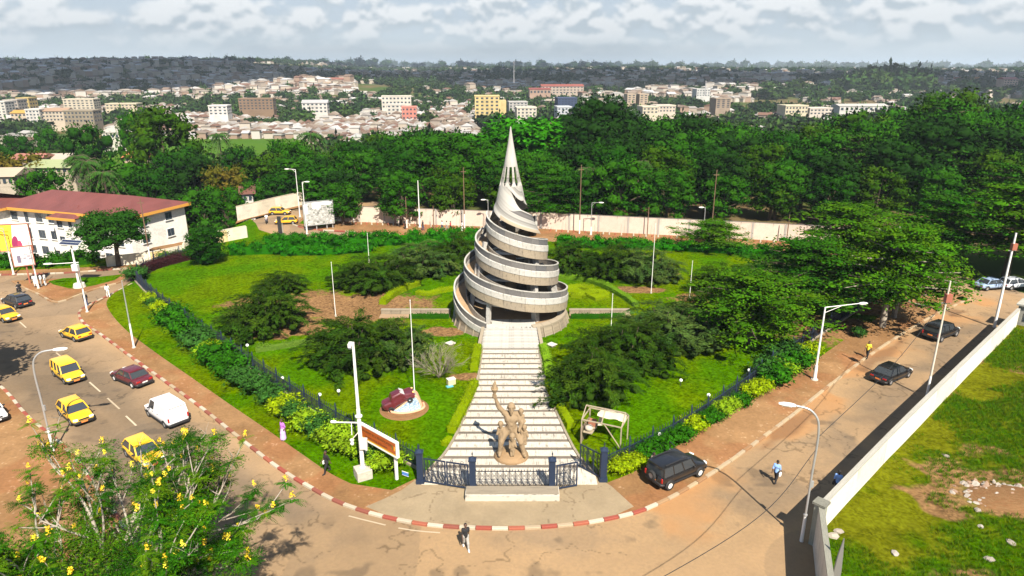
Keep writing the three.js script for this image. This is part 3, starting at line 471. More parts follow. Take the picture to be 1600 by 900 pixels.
// railings with spear pickets on a low dwarf wall
const picketGeo = merge([bx(0.028, 1.42, 0.028, 0, 0.85, 0), new THREE.ConeGeometry(0.045, 0.2, 4).translate(0, 1.66, 0)]);
const picketShort = merge([bx(0.026, 1.12, 0.026, 0, 0.7, 0), new THREE.ConeGeometry(0.04, 0.15, 4).translate(0, 1.33, 0)]);
function fence(line, label) {
  const o = group('railing_fence', label, 'fence', [line[0][0], 0.13, line[0][1]]); const X = line[0][0], Z = line[0][1];
  for (let i = 0; i < line.length; i++) {
    const a = line[i]; part(o, 'post', merge([bx(0.09, 1.85, 0.09, a[0] - X, 0.92, a[1] - Z), new THREE.ConeGeometry(0.07, 0.28, 4).translate(a[0] - X, 1.98, a[1] - Z)]), NAVY);
    if (i === line.length - 1) break; const b = line[i + 1], p = [a[0] - X, a[1] - Z], q = [b[0] - X, b[1] - Z], ang = -Math.atan2(q[1] - p[1], q[0] - p[0]), L = Math.hypot(q[0] - p[0], q[1] - p[1]);
    for (const y of [0.3, 1.25]) part(o, 'rail', beam([p[0], y, p[1]], [q[0], y, q[1]], 0.035, 0.06), NAVY);
    part(o, 'dwarf_wall', beam([p[0], 0.06, p[1]], [q[0], 0.06, q[1]], 0.24, 0.26), MM.coping);
    const n = Math.round(L / 0.16), P = []; for (let k = 1; k < n; k++) { const t = k / n, g = (k % 2 ? picketGeo : picketShort).clone(); g.rotateY(ang); g.translate(lerp(p[0], q[0], t), 0, lerp(p[1], q[1], t)); P.push(g); }
    const lat = lattice(L - 0.1, 0.9, 0.32, 3, 0.011); lat.rotateY(ang); lat.translate((p[0] + q[0]) / 2, 0, (p[1] + q[1]) / 2); P.push(lat);
    const m = part(o, 'picket_row', merge(P), NAVY2); m.userData.kind = 'stuff';
  }
}
fence(FENCE_L, 'long navy spear railing behind the hedge along the left avenue');
fence(FENCE_R, 'long navy spear railing along the right road past the black off-roader');
fence(FENCE_B, 'short navy spear railing at the back left corner by the purple hedge');

// walls of panels between piers
function panelWall(line, h, label, { y = 0, step = 4, t = 0.2, pier = 0.32, m = [PLASTER], cap = CAPGREY, pm = m[0], name = 'boundary_wall', capH = 0.1 } = {}) {
  const pts = smoothLine(line, step), o = group(name, label, 'wall', [pts[0][0], y, pts[0][1]]), X = pts[0][0], Z = pts[0][1];
  for (let i = 0; i < pts.length; i++) {
    const a = pts[i]; if (pier) { part(o, 'pier', bx(pier, h + 0.12, pier, a[0] - X, (h + 0.12) / 2 - 0.2, a[1] - Z, i ? -Math.atan2(a[1] - pts[i - 1][1], a[0] - pts[i - 1][0]) : 0), pm); }
    if (i < pts.length - 1) { const b = pts[i + 1]; const w = part(o, 'wall_panel', beam([a[0] - X, h / 2 - 0.15, a[1] - Z], [b[0] - X, h / 2 - 0.15, b[1] - Z], t, h + 0.3), m[i % m.length]); void w; part(o, 'coping', beam([a[0] - X, h + capH / 2, a[1] - Z], [b[0] - X, h + capH / 2, b[1] - Z], t + 0.05, capH), cap); }
  }
  return o;
}
panelWall(WALL_R, 2.65, 'long white plastered wall between the right road and the rough plot', { step: 5.5, t: 0.26, pier: 0, cap: st(0.40, 0.39, 0.35, 0.5), m: [wst(0.66, 0.625, 0.56, 0.16), wst(0.62, 0.58, 0.51, 0.2), wst(0.68, 0.65, 0.59, 0.13)] });
{ const o = group('wall_pillar', 'grey capped pillar at the near end of the long white wall', 'pillar', [WALL_R[0][0], 0, WALL_R[0][1]], 0.75); part(o, 'shaft', bx(0.55, 3.0, 0.55, 0, 1.3, 0), st(0.32, 0.33, 0.28, 0.5)); part(o, 'cap', bx(0.75, 0.14, 0.75, 0, 2.87, 0), CAPGREY); }
panelWall(WALL_RET, 2.65, 'white wall returning towards the viewer from the grey pillar', { step: 9, t: 0.26, pier: 0, cap: st(0.26, 0.26, 0.22, 0.6) });
const PINK = [wst(0.56, 0.465, 0.40, 0.22), wst(0.59, 0.50, 0.43, 0.22), wst(0.53, 0.44, 0.38, 0.22)], PIERG = st(0.38, 0.36, 0.34, 0.5);
panelWall([[-32.36,-122.31],[-23.08,-120.71],[-13.68,-119.15],[-3.94,-117.63]], 2.9, 'pale pink panel wall below the dark woods, left of the monument', { step: 5.2, m: PINK, pm: PIERG, cap: st(0.16, 0.15, 0.13), capH: 0.06 });
panelWall([[5.01,-116.14],[12.08,-114.45],[21.59,-112.34],[31.78,-110.08],[39.67,-108.34],[47.35,-106.22],[53.55,-104.59]], 2.9, 'pale pink panel wall below the dark woods, right of the monument', { step: 5.2, m: PINK, pm: PIERG, cap: st(0.16, 0.15, 0.13), capH: 0.06 });
panelWall([[-3.94,-117.63],[5.01,-116.14]], 2.9, 'stretch of pale pink panel wall hidden behind the spiral monument', { step: 5.2, m: PINK, pm: PIERG, cap: st(0.16, 0.15, 0.13), capH: 0.06 });
panelWall([[-50.21,-122.86],[-48.33,-126.78],[-46.28,-131.55],[-43.88,-136.02],[-41.13,-140.08]], 2.6, 'curved cream wall on the outside of the back road bend', { step: 5.5, m: [st(0.72, 0.68, 0.58, 0.2), st(0.68, 0.62, 0.5, 0.2)], pier: 0, cap: st(0.5, 0.44, 0.33) });
panelWall([[-43.7,-109.64], [-47.49,-104.59], [-48.75,-98.48]], 2.3, 'cream yard wall with ochre patches beside the round tree', { step: 4.5, y: -0.3, m: [st(0.72, 0.66, 0.52, 0.2), st(0.74, 0.58, 0.32, 0.2), st(0.72, 0.68, 0.56, 0.2)], pier: 0.3, pm: st(0.7, 0.64, 0.5), cap: st(0.6, 0.55, 0.45) });
panelWall([[-48.75,-98.48], [-52.19,-94.31], [-56.78,-92.35]], 2.0, 'cream yard wall with ochre patches along the white building', { step: 4.2, y: -0.4, m: [st(0.74, 0.70, 0.58, 0.2), st(0.74, 0.56, 0.28, 0.2), st(0.72, 0.67, 0.54, 0.2)], pier: 0.3, pm: st(0.7, 0.64, 0.5), cap: st(0.6, 0.55, 0.45) });
// row of small red and white stones at the foot of the pink wall
{ const o = setting('marker_stones'), r = rng(8), g = new THREE.CylinderGeometry(0.10, 0.16, 0.42, 6); for (const [L, n] of [[[[-29.83,-119.93],[-18.1,-118.14],[-4.44,-115.9]], 30], [[[6.58,-114.22],[21.27,-110.53],[44.7,-105.19]], 44]]) { const p = smoothLine(L, 1); for (let i = 0; i < n; i++) { const q = p[Math.floor(i / n * p.length)]; const m = part(o, 'marker_stone', g, i % 2 ? kerbRed[1] : kerbWhite[1]); m.position.set(q[0], 0.28, q[1] + (r() - 0.5) * 0.2); } } }
// low stone walls and paths left and right of the monument
for (const [a, b, l] of [[[-14.89,-73.11], [-7.01,-73.11], 'low stone wall running left from the monument base'], [[6.5,-73.11], [13.43,-73.11], 'low stone wall running right from the monument base']]) {
  const o = group('low_wall', l, 'wall', [(a[0] + b[0]) / 2, 0.15, (a[1] + b[1]) / 2]), L = b[0] - a[0], n = Math.round(L / 1.1);
  for (let i = 0; i < n; i++) { part(o, 'stone_block', new RoundedBoxGeometry(L / n - 0.03, 0.5, 0.4, 1, 0.03).translate(-L / 2 + (i + 0.5) * L / n, 0.2, 0), MM.plinth[i * 7 % 3]); part(o, 'coping_stone', bx(L / n - 0.02, 0.1, 0.5, -L / 2 + (i + 0.5) * L / n, 0.5, 0), MM.coping); }
  part(o, 'paving', bx(L, 0.06, 1.1, 0, 0.03, 0.9), MM.floor);
}
for (const [p, l] of [[[-6.22,-63.95], 'left of the walk'], [[4,-63.62], 'right of the walk']]) { const o = group('floodlight_slab', 'small square white floodlight slab on the lawn ' + l, 'slab', [p[0], 0.15, p[1]], 0.78); part(o, 'top', new RoundedBoxGeometry(0.8, 0.08, 0.8, 2, 0.02).translate(0, 0.2, 0), PLASTER); part(o, 'base', bx(0.6, 0.2, 0.6, 0, 0.08, 0), MM.core); }

// ---------------------------------------------------------------- plants
// a cloud of folded leaves: each item {p, o (outward), d (length direction)} gives one leaf of four corners
const CORE = mergeVertices((() => { const g = new THREE.IcosahedronGeometry(1, 0); g.deleteAttribute('uv'); g.deleteAttribute('normal'); return g; })());
class Leaves {
  constructor(seed) { this.r = rng(seed); this.pos = []; this.nor = []; this.col = []; this.idx = []; this.n = 0; }
  g() { return (this.r() + this.r() + this.r() - 1.5) * 1.15; }
  leaf(px, py, pz, ox, oy, oz, dx, dy, dz, len, wid, c, soft = 0.55, jit = 0.35) {
    let l = Math.hypot(dx, dy, dz) || 1; dx /= l; dy /= l; dz /= l;
    let sx = dy * oz - dz * oy, sy = dz * ox - dx * oz, sz = dx * oy - dy * ox; l = Math.hypot(sx, sy, sz); if (l < 1e-3) { sx = 1; sy = 0; sz = 0; l = 1; } sx /= l; sy /= l; sz /= l;
    let nx = sy * dz - sz * dy, ny = sz * dx - sx * dz, nz = sx * dy - sy * dx; if (nx * ox + ny * oy + nz * oz < 0) { nx = -nx; ny = -ny; nz = -nz; }
    const fx = lerp(nx, ox, soft), fy = lerp(ny, oy, soft), fz = lerp(nz, oz, soft), fl = Math.hypot(fx, fy, fz) || 1;
    const w = wid / 2, k = 0.14 * wid, b = this.n;
    this.pos.push(px, py, pz, px + dx * len * 0.5 + sx * w - nx * k, py + dy * len * 0.5 + sy * w - ny * k, pz + dz * len * 0.5 + sz * w - nz * k, px + dx * len - nx * k, py + dy * len - ny * k, pz + dz * len - nz * k, px + dx * len * 0.5 - sx * w - nx * k, py + dy * len * 0.5 - sy * w - ny * k, pz + dz * len * 0.5 - sz * w - nz * k);
    const v = 1 + (this.r() - 0.5) * 2 * jit, h = (this.r() - 0.5) * 0.25; for (let i = 0; i < 4; i++) { this.nor.push(fx / fl, fy / fl, fz / fl); this.col.push(c[0] * v * (1 + h), c[1] * v, c[2] * v * (1 - h)); }
    this.idx.push(b, b + 1, b + 2, b, b + 2, b + 3); this.n += 4;
  }
  build() { const g = new THREE.BufferGeometry(); g.setAttribute('position', new THREE.Float32BufferAttribute(this.pos, 3)); g.setAttribute('normal', new THREE.Float32BufferAttribute(this.nor, 3)); g.setAttribute('color', new THREE.Float32BufferAttribute(this.col, 3)); g.setIndex(this.idx); return g; }
  // the dense inside of a clump, so that clumps shade one another
  core(cx, cy, cz, rx, ry, rz, c, ph) { const g = CORE.attributes.position, b = this.n; for (let i = 0; i < g.count; i++) { const x = g.getX(i), y = g.getY(i), z = g.getZ(i), k = 0.86 + 0.30 * noise(x * 2.6 + ph + 20, z * 2.6 + y * 2 + ph + 20); this.pos.push(cx + x * rx * k, cy + y * ry * k, cz + z * rz * k); const l = Math.hypot(x / rx, y / ry, z / rz); this.nor.push(x / rx / l, y / ry / l, z / rz / l); this.col.push(c[0] * 0.9, c[1] * 0.9, c[2] * 0.9); } for (let i = 0; i < CORE.index.count; i++) this.idx.push(b + CORE.index.getX(i)); this.n += g.count; }
  // leaves over the skin of a lumpy ellipsoid; flat presses them level
  clump(cx, cy, cz, rx, ry, rz, count, len, wid, c, { flat = 0, under = 0.35, soft = 0.5, droop = 0, jit = 0.42, core = 0.68 } = {}) {
    const R = this.r, ph = R() * 9; if (core) this.core(cx, cy, cz, rx * core, ry * core, rz * core, c, ph);
    for (let i = 0; i < count; i++) {
      let u = R() * 2 - 1; if (u < 0 && R() > under) u = -u; const a = R() * 6.2832, q = Math.sqrt(1 - u * u); const ox = q * Math.cos(a), oy = u, oz = q * Math.sin(a);
      const lump = 0.86 + 0.30 * noise(ox * 2.6 + ph + 20, oz * 2.6 + oy * 2 + ph + 20), k = lump * (flat > 0.5 ? 0.45 + 0.70 * Math.sqrt(R()) : 0.76 + 0.36 * Math.sqrt(R()));
      const px = cx + ox * rx * k, py = cy + oy * ry * k, pz = cz + oz * rz * k;
      let nx = ox / rx, ny = oy / ry, nz = oz / rz; const nl = Math.hypot(nx, ny, nz); nx /= nl; ny /= nl; nz /= nl; ny = lerp(ny, 1, flat); 
      nx += this.g() * 0.42; ny += this.g() * 0.42; nz += this.g() * 0.42;
      let dx = this.g() + ox * 0.8, dy = this.g() * (1 - flat) - droop, dz = this.g() + oz * 0.8;
      this.leaf(px, py, pz, nx, ny, nz, dx, dy, dz, len * (0.7 + 0.6 * R()), wid * (0.7 + 0.6 * R()), c, soft, jit);
    }
  }
}
const leafMat = new THREE.MeshPhysicalMaterial({ vertexColors: true, roughness: 0.85, side: THREE.DoubleSide, specularIntensity: 0.05 });
const barkTex = texture(128, 256, (i, j, o) => { const v = 0.65 + 0.5 * (fbm(i / 6, j / 30, 4) - 0.4); o[0] = o[1] = o[2] = v; });
const BARK = new THREE.MeshStandardMaterial({ color: C(0.13, 0.095, 0.065), roughness: 0.95, map: barkTex }), BARKPALE = new THREE.MeshStandardMaterial({ color: C(0.42, 0.37, 0.30), roughness: 0.9, map: barkTex });
function limb(a, b, r1, r2, bend = 0.1, n = 5, seg = 6, seed = 1) { // tapered, slightly bent
  const R = rng(seed), A = V3(...a), B = V3(...b), L = A.distanceTo(B), mid1 = A.clone().lerp(B, 0.4).add(V3((R() - 0.5) * L * bend, 0, (R() - 0.5) * L * bend)); const cv = new THREE.QuadraticBezierCurve3(A, mid1, B); const g = new THREE.TubeGeometry(cv, seg, 1, n, false), p = g.attributes.position;
  for (let i = 0; i <= seg; i++) { const c = cv.getPoint(i / seg), r = lerp(r1, r2, i / seg); for (let j = 0; j <= n; j++) { const k = i * (n + 1) + j; p.setXYZ(k, c.x + (p.getX(k) - c.x) * r, c.y + (p.getY(k) - c.y) * r, c.z + (p.getZ(k) - c.z) * r); } } return g;
}
// --- broad woodland tree, unit size: height 1, crown radius about 0.42
function broadGeo(seed, c, { leaves = 2900, nb = 30, size = 0.046, low = 0.16, open = 0 } = {}) {
  const L = new Leaves(seed), R = L.r; const per = Math.round(leaves / nb), tr = [limb([0, 0, 0], [0.02, 0.55, 0], 0.035, 0.02, 0.1, 7, 6, seed)];
  for (let i = 0; i < nb; i++) {
    const t = i / (nb - 1), y = lerp(low + 0.06, 0.90, Math.pow(t, 0.85)), ring = 0.30 * Math.sqrt(Math.max(0, 1 - Math.pow((y - 0.54) / 0.44, 2))) + 0.03, a = i * 2.4 + R(), rr = ring * (0.55 + 0.6 * R());
    const x = Math.cos(a) * rr, z = Math.sin(a) * rr, r = (0.085 + 0.065 * R()) * (1 - open * 0.35), k = 0.75 + 0.5 * R(); const cc = [c[0] * k, c[1] * (0.6 + 0.4 * k), c[2] * k];
    L.clump(x, y, z, r * 1.15, r * 0.82, r * 1.15, per, size, size * 0.55, cc, { under: 0.6, flat: 0.1 }); if (i % 2 === 0) tr.push(limb([0.01, 0.3 + 0.2 * R(), 0], [x * 0.9, y - 0.03, z * 0.9], 0.014, 0.004, 0.2, 4, 4, seed + i));
  }
  return { crown: L.build(), trunk: merge(tr) };
}
// --- layered tree with level pads of small leaves, unit size: height 1, radius about 0.6
function layerGeo(seed, c, { tiers = 6, leaves = 11500, size = 0.027 } = {}) {
  const L = new Leaves(seed), R = L.r, tr = [limb([0, 0, 0], [0, 0.94, 0], 0.030, 0.008, 0.05, 7, 8, seed)]; const pads = [];
  for (let k = 0; k < tiers; k++) { const y = 0.34 + 0.56 * k / (tiers - 1), rad = 0.60 * Math.sqrt(Math.max(0.05, 1 - Math.pow((y - 0.40) / 0.56, 2))) * (0.88 + 0.2 * R()), nb = Math.max(4, Math.round(10 - k)); for (let b = 0; b < nb; b++) { const a = b / nb * 6.283 + k * 1.3 + R() * 0.7, rr = rad * (0.75 + 0.35 * R()), yy = y + (R() - 0.5) * 0.06; for (let q = 0; q < 4; q++) { const f = (q + 1) / 4 - 0.08; pads.push([Math.cos(a + (R() - 0.5) * 0.5) * rr * f, yy + 0.02 * f, Math.sin(a + (R() - 0.5) * 0.5) * rr * f, 0.07 + 0.065 * R()]); } tr.push(limb([0, yy - 0.05, 0], [Math.cos(a) * rr * 0.85, yy, Math.sin(a) * rr * 0.85], 0.010, 0.003, 0.15, 4, 4, seed + k * 9 + b)); } }
  const tot = pads.reduce((s, p) => s + p[3] * p[3], 0); for (const p of pads) { const v = 0.72 + 0.6 * R(), cc = [c[0] * v * (0.8 + 0.5 * R()), c[1] * v, c[2] * v]; L.clump(p[0], p[1], p[2], p[3], p[3] * 0.36, p[3], Math.round(leaves * p[3] * p[3] / tot), size, size * 0.6, cc, { flat: 0.6, under: 0.5, soft: 0.45, core: 0.45 }); }
  return { crown: L.build(), trunk: merge(tr) };
}
// --- wide feathery bush with drooping sprays, unit: height 1, radius 1
function featherGeo(seed, c, leaves = 11000) {
  const L = new Leaves(seed), R = L.r, tr = []; const sub = [[0, 0, 0.9, 0.5]]; for (let i = 0; i < 7; i++) { const a = i * 0.9 + R() * 0.6, q = 0.42 + 0.22 * R(); sub.push([Math.cos(a) * q, Math.sin(a) * q, 0.42 + 0.55 * R(), 0.30 + 0.16 * R()]); }
  const tot = sub.reduce((s, m) => s + m[3] * m[3], 0);
  sub.forEach(([mx, mz, mh, mr], si) => {
    const n = Math.round(96 * mr * mr / tot), per = Math.round(leaves / 96), tone = 0.75 + 0.5 * R();
    for (let i = 0; i < n; i++) { // each spray is an arching plume of fine leaves
      const a = i * 2.4 + R(), q = Math.sqrt((i + 0.5) / n), top = mh * (1.0 - q * q * 0.55) * (0.80 + 0.28 * R()), x = mx + Math.cos(a) * q * mr, z = mz + Math.sin(a) * q * mr, v = tone * (0.7 + 0.55 * R()), cc = [c[0] * v * (0.8 + 0.5 * R()), c[1] * v, c[2] * v], len = 0.24 + 0.26 * R(), wd = 0.07 + 0.08 * R(), b = a + (R() - 0.5) * 1.4, cb = Math.cos(b), sb = Math.sin(b), dr = 0.05 + 0.16 * q;
      for (let j = 0; j < per; j++) { const t = R() * 1.2 - 0.35, e = Math.sqrt(Math.max(0, 1 - (t / 0.9) ** 2)), w = (R() + R() - 1) * wd * e, px = x + cb * len * t - sb * w, pz = z + sb * len * t + cb * w, py = top + 0.06 * t - dr * Math.max(0, t) ** 2 + L.g() * 0.03; L.leaf(px, Math.max(0.02, py), pz, cb * (0.3 + 0.4 * t) + L.g() * 0.4, 0.9, sb * (0.3 + 0.4 * t) + L.g() * 0.4, cb + L.g() * 0.7, 0.05 - 0.3 * t + L.g() * 0.35, sb + L.g() * 0.7, 0.05 + 0.05 * R(), 0.014 + 0.012 * R(), cc, 0.4, 0.4); }
      if (i % 4 === 0) tr.push(limb([mx * 0.2, 0, mz * 0.2], [x * 0.95, top * 0.92, z * 0.95], 0.020, 0.005, 0.3, 4, 4, seed + i + si * 50));
      L.core(x, Math.max(0.08, top - 0.24), z, 0.09, 0.07, 0.09, [c[0] * 0.9, c[1] * 0.85, c[2]], i);
    }
  });
  for (let i = 0; i < 20; i++) { const a = R() * 6.283, q = 0.85 * Math.sqrt(R()); L.clump(Math.cos(a) * q * 0.8, 0.2, Math.sin(a) * q * 0.8, 0.22, 0.22, 0.22, 110, 0.07, 0.02, [c[0] * 0.9, c[1] * 0.85, c[2]], { droop: 0.2, core: 0.7 }); }
  return { crown: L.build(), trunk: merge(tr) };
}
// --- low shrub, unit: height 1, radius 0.6
function shrubGeo(seed, c, leaves = 800, size = 0.11) {
  const L = new Leaves(seed), R = L.r; for (let i = 0; i < 9; i++) { const a = i * 2.4, q = i ? 0.34 : 0, y = i ? 0.35 + 0.25 * R() : 0.68, v = 0.75 + 0.5 * R(); L.clump(Math.cos(a) * q, y, Math.sin(a) * q, 0.27, 0.30, 0.27, Math.round(leaves / 9), size, size * 0.5, [c[0] * v, c[1] * v, c[2] * v], { under: 0.6, soft: 0.4 }); }
  return { crown: L.build(), trunk: merge([0, 1, 2].map(i => limb([0, 0, 0], [Math.cos(i * 2.1) * 0.25, 0.6, Math.sin(i * 2.1) * 0.25], 0.03, 0.01, 0.2, 4, 3, seed + i))) };
}
function palmGeo(seed, c) { // height 1, fronds about 0.33
  const L = new Leaves(seed), R = L.r, st_ = []; for (let i = 0; i < 18; i++) { const a = i * 2.4 + R() * 0.3, up = 0.5 - (i / 18) * 0.9, len = 0.30 + 0.06 * R(); const P = t => [Math.cos(a) * len * t, 0.86 + up * len * t - 0.30 * t * t * (0.7 + 0.3 * R()) * (1 - up * 0.4), Math.sin(a) * len * t]; st_.push(tube([P(0), P(0.5), P(1)], 0.004, 5, 3)); for (let j = 2; j < 22; j++) { const t = j / 22, p = P(t); for (const s of [-1, 1]) L.leaf(p[0], p[1], p[2], 0, 1, 0, -Math.sin(a) * s + Math.cos(a) * 0.6, -0.45 - 0.2 * R(), Math.cos(a) * s + Math.sin(a) * 0.6, 0.10 * Math.sin(Math.PI * (0.15 + 0.8 * t)), 0.02, c, 0.3, 0.3); } }
  return { crown: L.build(), trunk: merge([limb([0, 0, 0], [0.01, 0.87, 0], 0.022, 0.016, 0.06, 7, 8, seed), ...st_]) };
}
const GREEN = { deep: [0.010, 0.048, 0.002], mid: [0.016, 0.070, 0.002], bright: [0.018, 0.118, 0.002], olive: [0.024, 0.062, 0.002], dark: [0.008, 0.030, 0.003], feather: [0.022, 0.054, 0.003], layer: [0.036, 0.104, 0.002], lime: [0.16, 0.23, 0.002], bush: [0.016, 0.080, 0.002], rust: [0.075, 0.065, 0.008], purple: [0.034, 0.012, 0.014], yard: [0.014, 0.105, 0.002] };
const woods = (seed, lo) => { const q = lo ? { leaves: 1250, size: 0.066, nb: 18 } : {}; return [broadGeo(seed + 1, GREEN.deep, { ...q }), broadGeo(seed + 2, GREEN.mid, q), broadGeo(seed + 3, GREEN.mid, { ...q, nb: lo ? 20 : 34 }), broadGeo(seed + 4, GREEN.olive, { ...q, nb: lo ? 16 : 26 }), broadGeo(seed + 5, GREEN.dark, { ...q, nb: lo ? 18 : 32 })]; };
const FOREST = [...woods(100), broadGeo(106, GREEN.bright, { nb: 36, leaves: 5600, size: 0.05 }), broadGeo(107, GREEN.rust, { nb: 26 })], FARWOOD = woods(150, true), ROUND = broadGeo(120, GREEN.deep, { nb: 40, leaves: 7000, size: 0.042, low: 0.05 }), UMBRELLA = broadGeo(121, [0.016, 0.062, 0.005], { nb: 44, leaves: 9000, size: 0.034, low: 0.38 });
const LAYER = [layerGeo(201, GREEN.layer), layerGeo(202, GREEN.mid), layerGeo(203, GREEN.layer, { tiers: 5 })], FARLAYER = [layerGeo(204, [0.021, 0.075, 0.005], { leaves: 4000, size: 0.038 }), layerGeo(205, GREEN.mid, { leaves: 4000, size: 0.038 })];
const FEATHER = [featherGeo(301, GREEN.feather), featherGeo(302, GREEN.feather), featherGeo(303, [0.042, 0.082, 0.015])];
const SHRUB = { lime: [shrubGeo(401, GREEN.lime), shrubGeo(402, [0.16, 0.27, 0.008])], dark: [shrubGeo(403, GREEN.bush), shrubGeo(404, [0.026, 0.085, 0.012])], yard: [shrubGeo(405, GREEN.yard)], deep: [shrubGeo(406, GREEN.deep)] };
const PALM = palmGeo(501, [0.028, 0.075, 0.012]);
let plantSeed = 900; const plantR = rng(77);
function plant(name, label, cat, set, x, y, z, sx, sy, grp, bark = BARK, turn = plantR() * 6.28) {
  const o = group(name, label, cat, [x, y, z], turn, grp); part(o, 'trunk', set.trunk, bark); part(o, 'crown', set.crown, leafMat); o.scale.set(sx, sy, sx); return o;
}

// woods behind the pink wall: the tree tops follow the skyline; rows step back up the slope
const SKYL = [[470, 240], [520, 222], [560, 210], [650, 200], [730, 207], [770, 200], [880, 196], [905, 172], [950, 152], [990, 172], [1030, 184], [1100, 178], [1150, 182], [1200, 196], [1240, 200], [1300, 180], [1400, 168], [1480, 142], [1540, 157], [1620, 158], [1760, 160]];
const skyY = px => { for (let i = 0; i < SKYL.length - 1; i++) if (px >= SKYL[i][0] && px <= SKYL[i + 1][0]) return lerp(SKYL[i][1], SKYL[i + 1][1], (px - SKYL[i][0]) / (SKYL[i + 1][0] - SKYL[i][0])); return px < 470 ? 245 : 160; };
// camera survey: height above ground zero of a sight line at level distance d
const sightY = (py, d) => { const v = (450 - py) / 1067, c = Math.cos(0.3145), s = Math.sin(0.3145); return 27 + d * (v * c - s) / (v * s + c); };
const sightX = (px, py, d) => { const v = (450 - py) / 1067, c = Math.cos(0.3145), s = Math.sin(0.3145); return d * (px - 800) / 1067 / (v * s + c); };
{
  const R = rng(4242), kinds = ['deep', 'mid', 'mid', 'olive', 'dark'], words = ['deep green', 'mid green', 'full green', 'olive', 'darkest'];
  const rowW = ['front row', 'second row', 'third row', 'fourth row', 'fifth row', 'sixth row', 'seventh row', 'back row'];
  const where = px => px < 700 ? 'left of the monument' + (px < 580 ? ' at its far end' : '') : px < 900 ? 'straight behind the monument' : px < 1150 ? 'right of the monument' + (px > 1020 ? ', farther right' : '') : px > 1400 ? 'towards the right edge' : 'over the right road';
  const rows = [[121, 0.60], [128, 0.42], [137, 0.28], [148, 0.14], [161, 0.03], [178, -0.02], [205, -0.02], [240, -0.01]];
  rows.forEach(([d0, t], k) => {
    const stepPx = 9.4 / d0 * 1067 * (k > 4 ? 1.25 : 1);
    for (let px = (k < 2 ? 520 : 480) + R() * 20; px < 1720; px += stepPx * (0.85 + 0.4 * R())) {
      const d = d0 + (R() - 0.5) * 8 + (px > 1250 ? -(px - 1250) * 0.012 * (k < 4 ? 1 : 0) : 0); const yT = lerp(skyY(px), 318, clamp(t + (R() - 0.5) * 0.16)) + (k >= 3 ? R() * 10 : 0); const x = sightX(px, yT, d), z = -d, y = T(x, z), h = sightY(yT, d) - y;
      if (h < 5) continue; const hh = clamp(h, 6, 30); let v = Math.floor(R() * 5); if (px > 880 && px < 1010 && k > 1) v = 4; 
      const lay = px > 1280 && k < 5 && R() < 0.25;
      if (lay) plant('layered_tree', 'layered tree, ' + rowW[k] + ' of the right woods, ' + (px < 1400 ? 'above the large bright layered tree' : px < 1560 ? 'above the far end of the road' : 'near the right edge'), 'tree', FARLAYER[Math.floor(R() * 2)], x, y, z, Math.max(8, hh * 0.75), hh, 'layered trees in the right woods');
      else plant('woodland_tree', words[v] + ' broad tree, ' + rowW[k] + ' of woods ' + where(px), 'tree', (k > 4 ? FARWOOD : FOREST)[v], x, y, z, clamp(hh * 1.0, 9, 18), hh, 'woodland trees beyond the pink wall');
    }
  });
  // the bright tree right behind the spire
  for (const [px, yT, d, w, v, l] of [[822, 183, 150, 27, 5, 'bright green domed tree right behind the spire'], [950, 150, 158, 20, 4, 'tallest very dark tree right of the spire'], [1480, 138, 190, 24, 3, 'tall olive tree topping the right woods'], [700, 206, 140, 18, 2, 'full green tree left of the spire above the pink wall'], [860, 250, 124, 12, 1, 'mid green tree leaning over the pink wall beside the monument']]) { const x = sightX(px, yT, d), y = T(x, -d); plant('woodland_tree', l, 'tree', FOREST[v], x, y, -d, w, sightY(yT, d) - y, 'woodland trees beyond the pink wall'); }
}
// trees on the left, between the building and the valley
for (const [name, px, yT, d, w, v, l] of [
  ['spreading_tree', 242, 165, 165, 21, 3, 'tall open-crowned tree standing above the valley on the left'], ['broad_tree', 205, 172, 200, 12, 2, 'small dense tree left of the tall open-crowned tree'],
  ['broad_tree', 130, 190, 190, 15, 0, 'dark tree above the market, left of the tall open-crowned tree'], ['broad_tree', 12, 236, 150, 18, 6, 'rusty brown tree cut by the left edge'], ['broad_tree', 60, 262, 140, 11, 1, 'low green tree behind the red roof near the left edge'],
  ['broad_tree', 180, 248, 140, 15, 1, 'wide green tree behind the red roof'], ['broad_tree', 222, 262, 138, 12, 0, 'dark green tree behind the right half of the red roof'], ['broad_tree', 270, 228, 150, 16, 0, 'deep green tree under the tall open-crowned tree'], ['broad_tree', 300, 240, 148, 14, 4, 'dark tree right below the tall open-crowned tree'],
  ['broad_tree', 345, 256, 140, 11, 6, 'yellow-brown tree right of the red roof'], ['broad_tree', 312, 290, 128, 10, 1, 'green tree beside the end of the red roof'], ['broad_tree', 350, 292, 126, 9, 2, 'green tree above the cream yard wall'], ['broad_tree', 405, 240, 150, 15, 3, 'olive tree behind the back road bend'],
  ['broad_tree', 448, 215, 160, 13, 1, 'round tree at the left end of the woods'], ['broad_tree', 465, 245, 146, 15, 2, 'full tree overhanging the back road bend'], ['broad_tree', 430, 268, 140, 10, 0, 'low dark tree beside the white van'], ['broad_tree', 395, 280, 140, 8, 1, 'small tree by the white hut'], ['broad_tree', 510, 262, 132, 13, 2, 'leafy tree over the start of the pink wall'], ['broad_tree', 375, 225, 180, 13, 0, 'dark tree in front of the market houses'], ['broad_tree', 70, 198, 260, 12, 2, 'tree in the green field below the far apartment blocks'], ['broad_tree', 20, 208, 230, 14, 0, 'dark tree at the edge of the green field near the left edge'],
]) { const x = sightX(px, yT, d), y = T(x, -d); plant(name, l, 'tree', FOREST[v], x, y, -d, w, sightY(yT, d) - y, 'trees on the slope left of the woods'); }
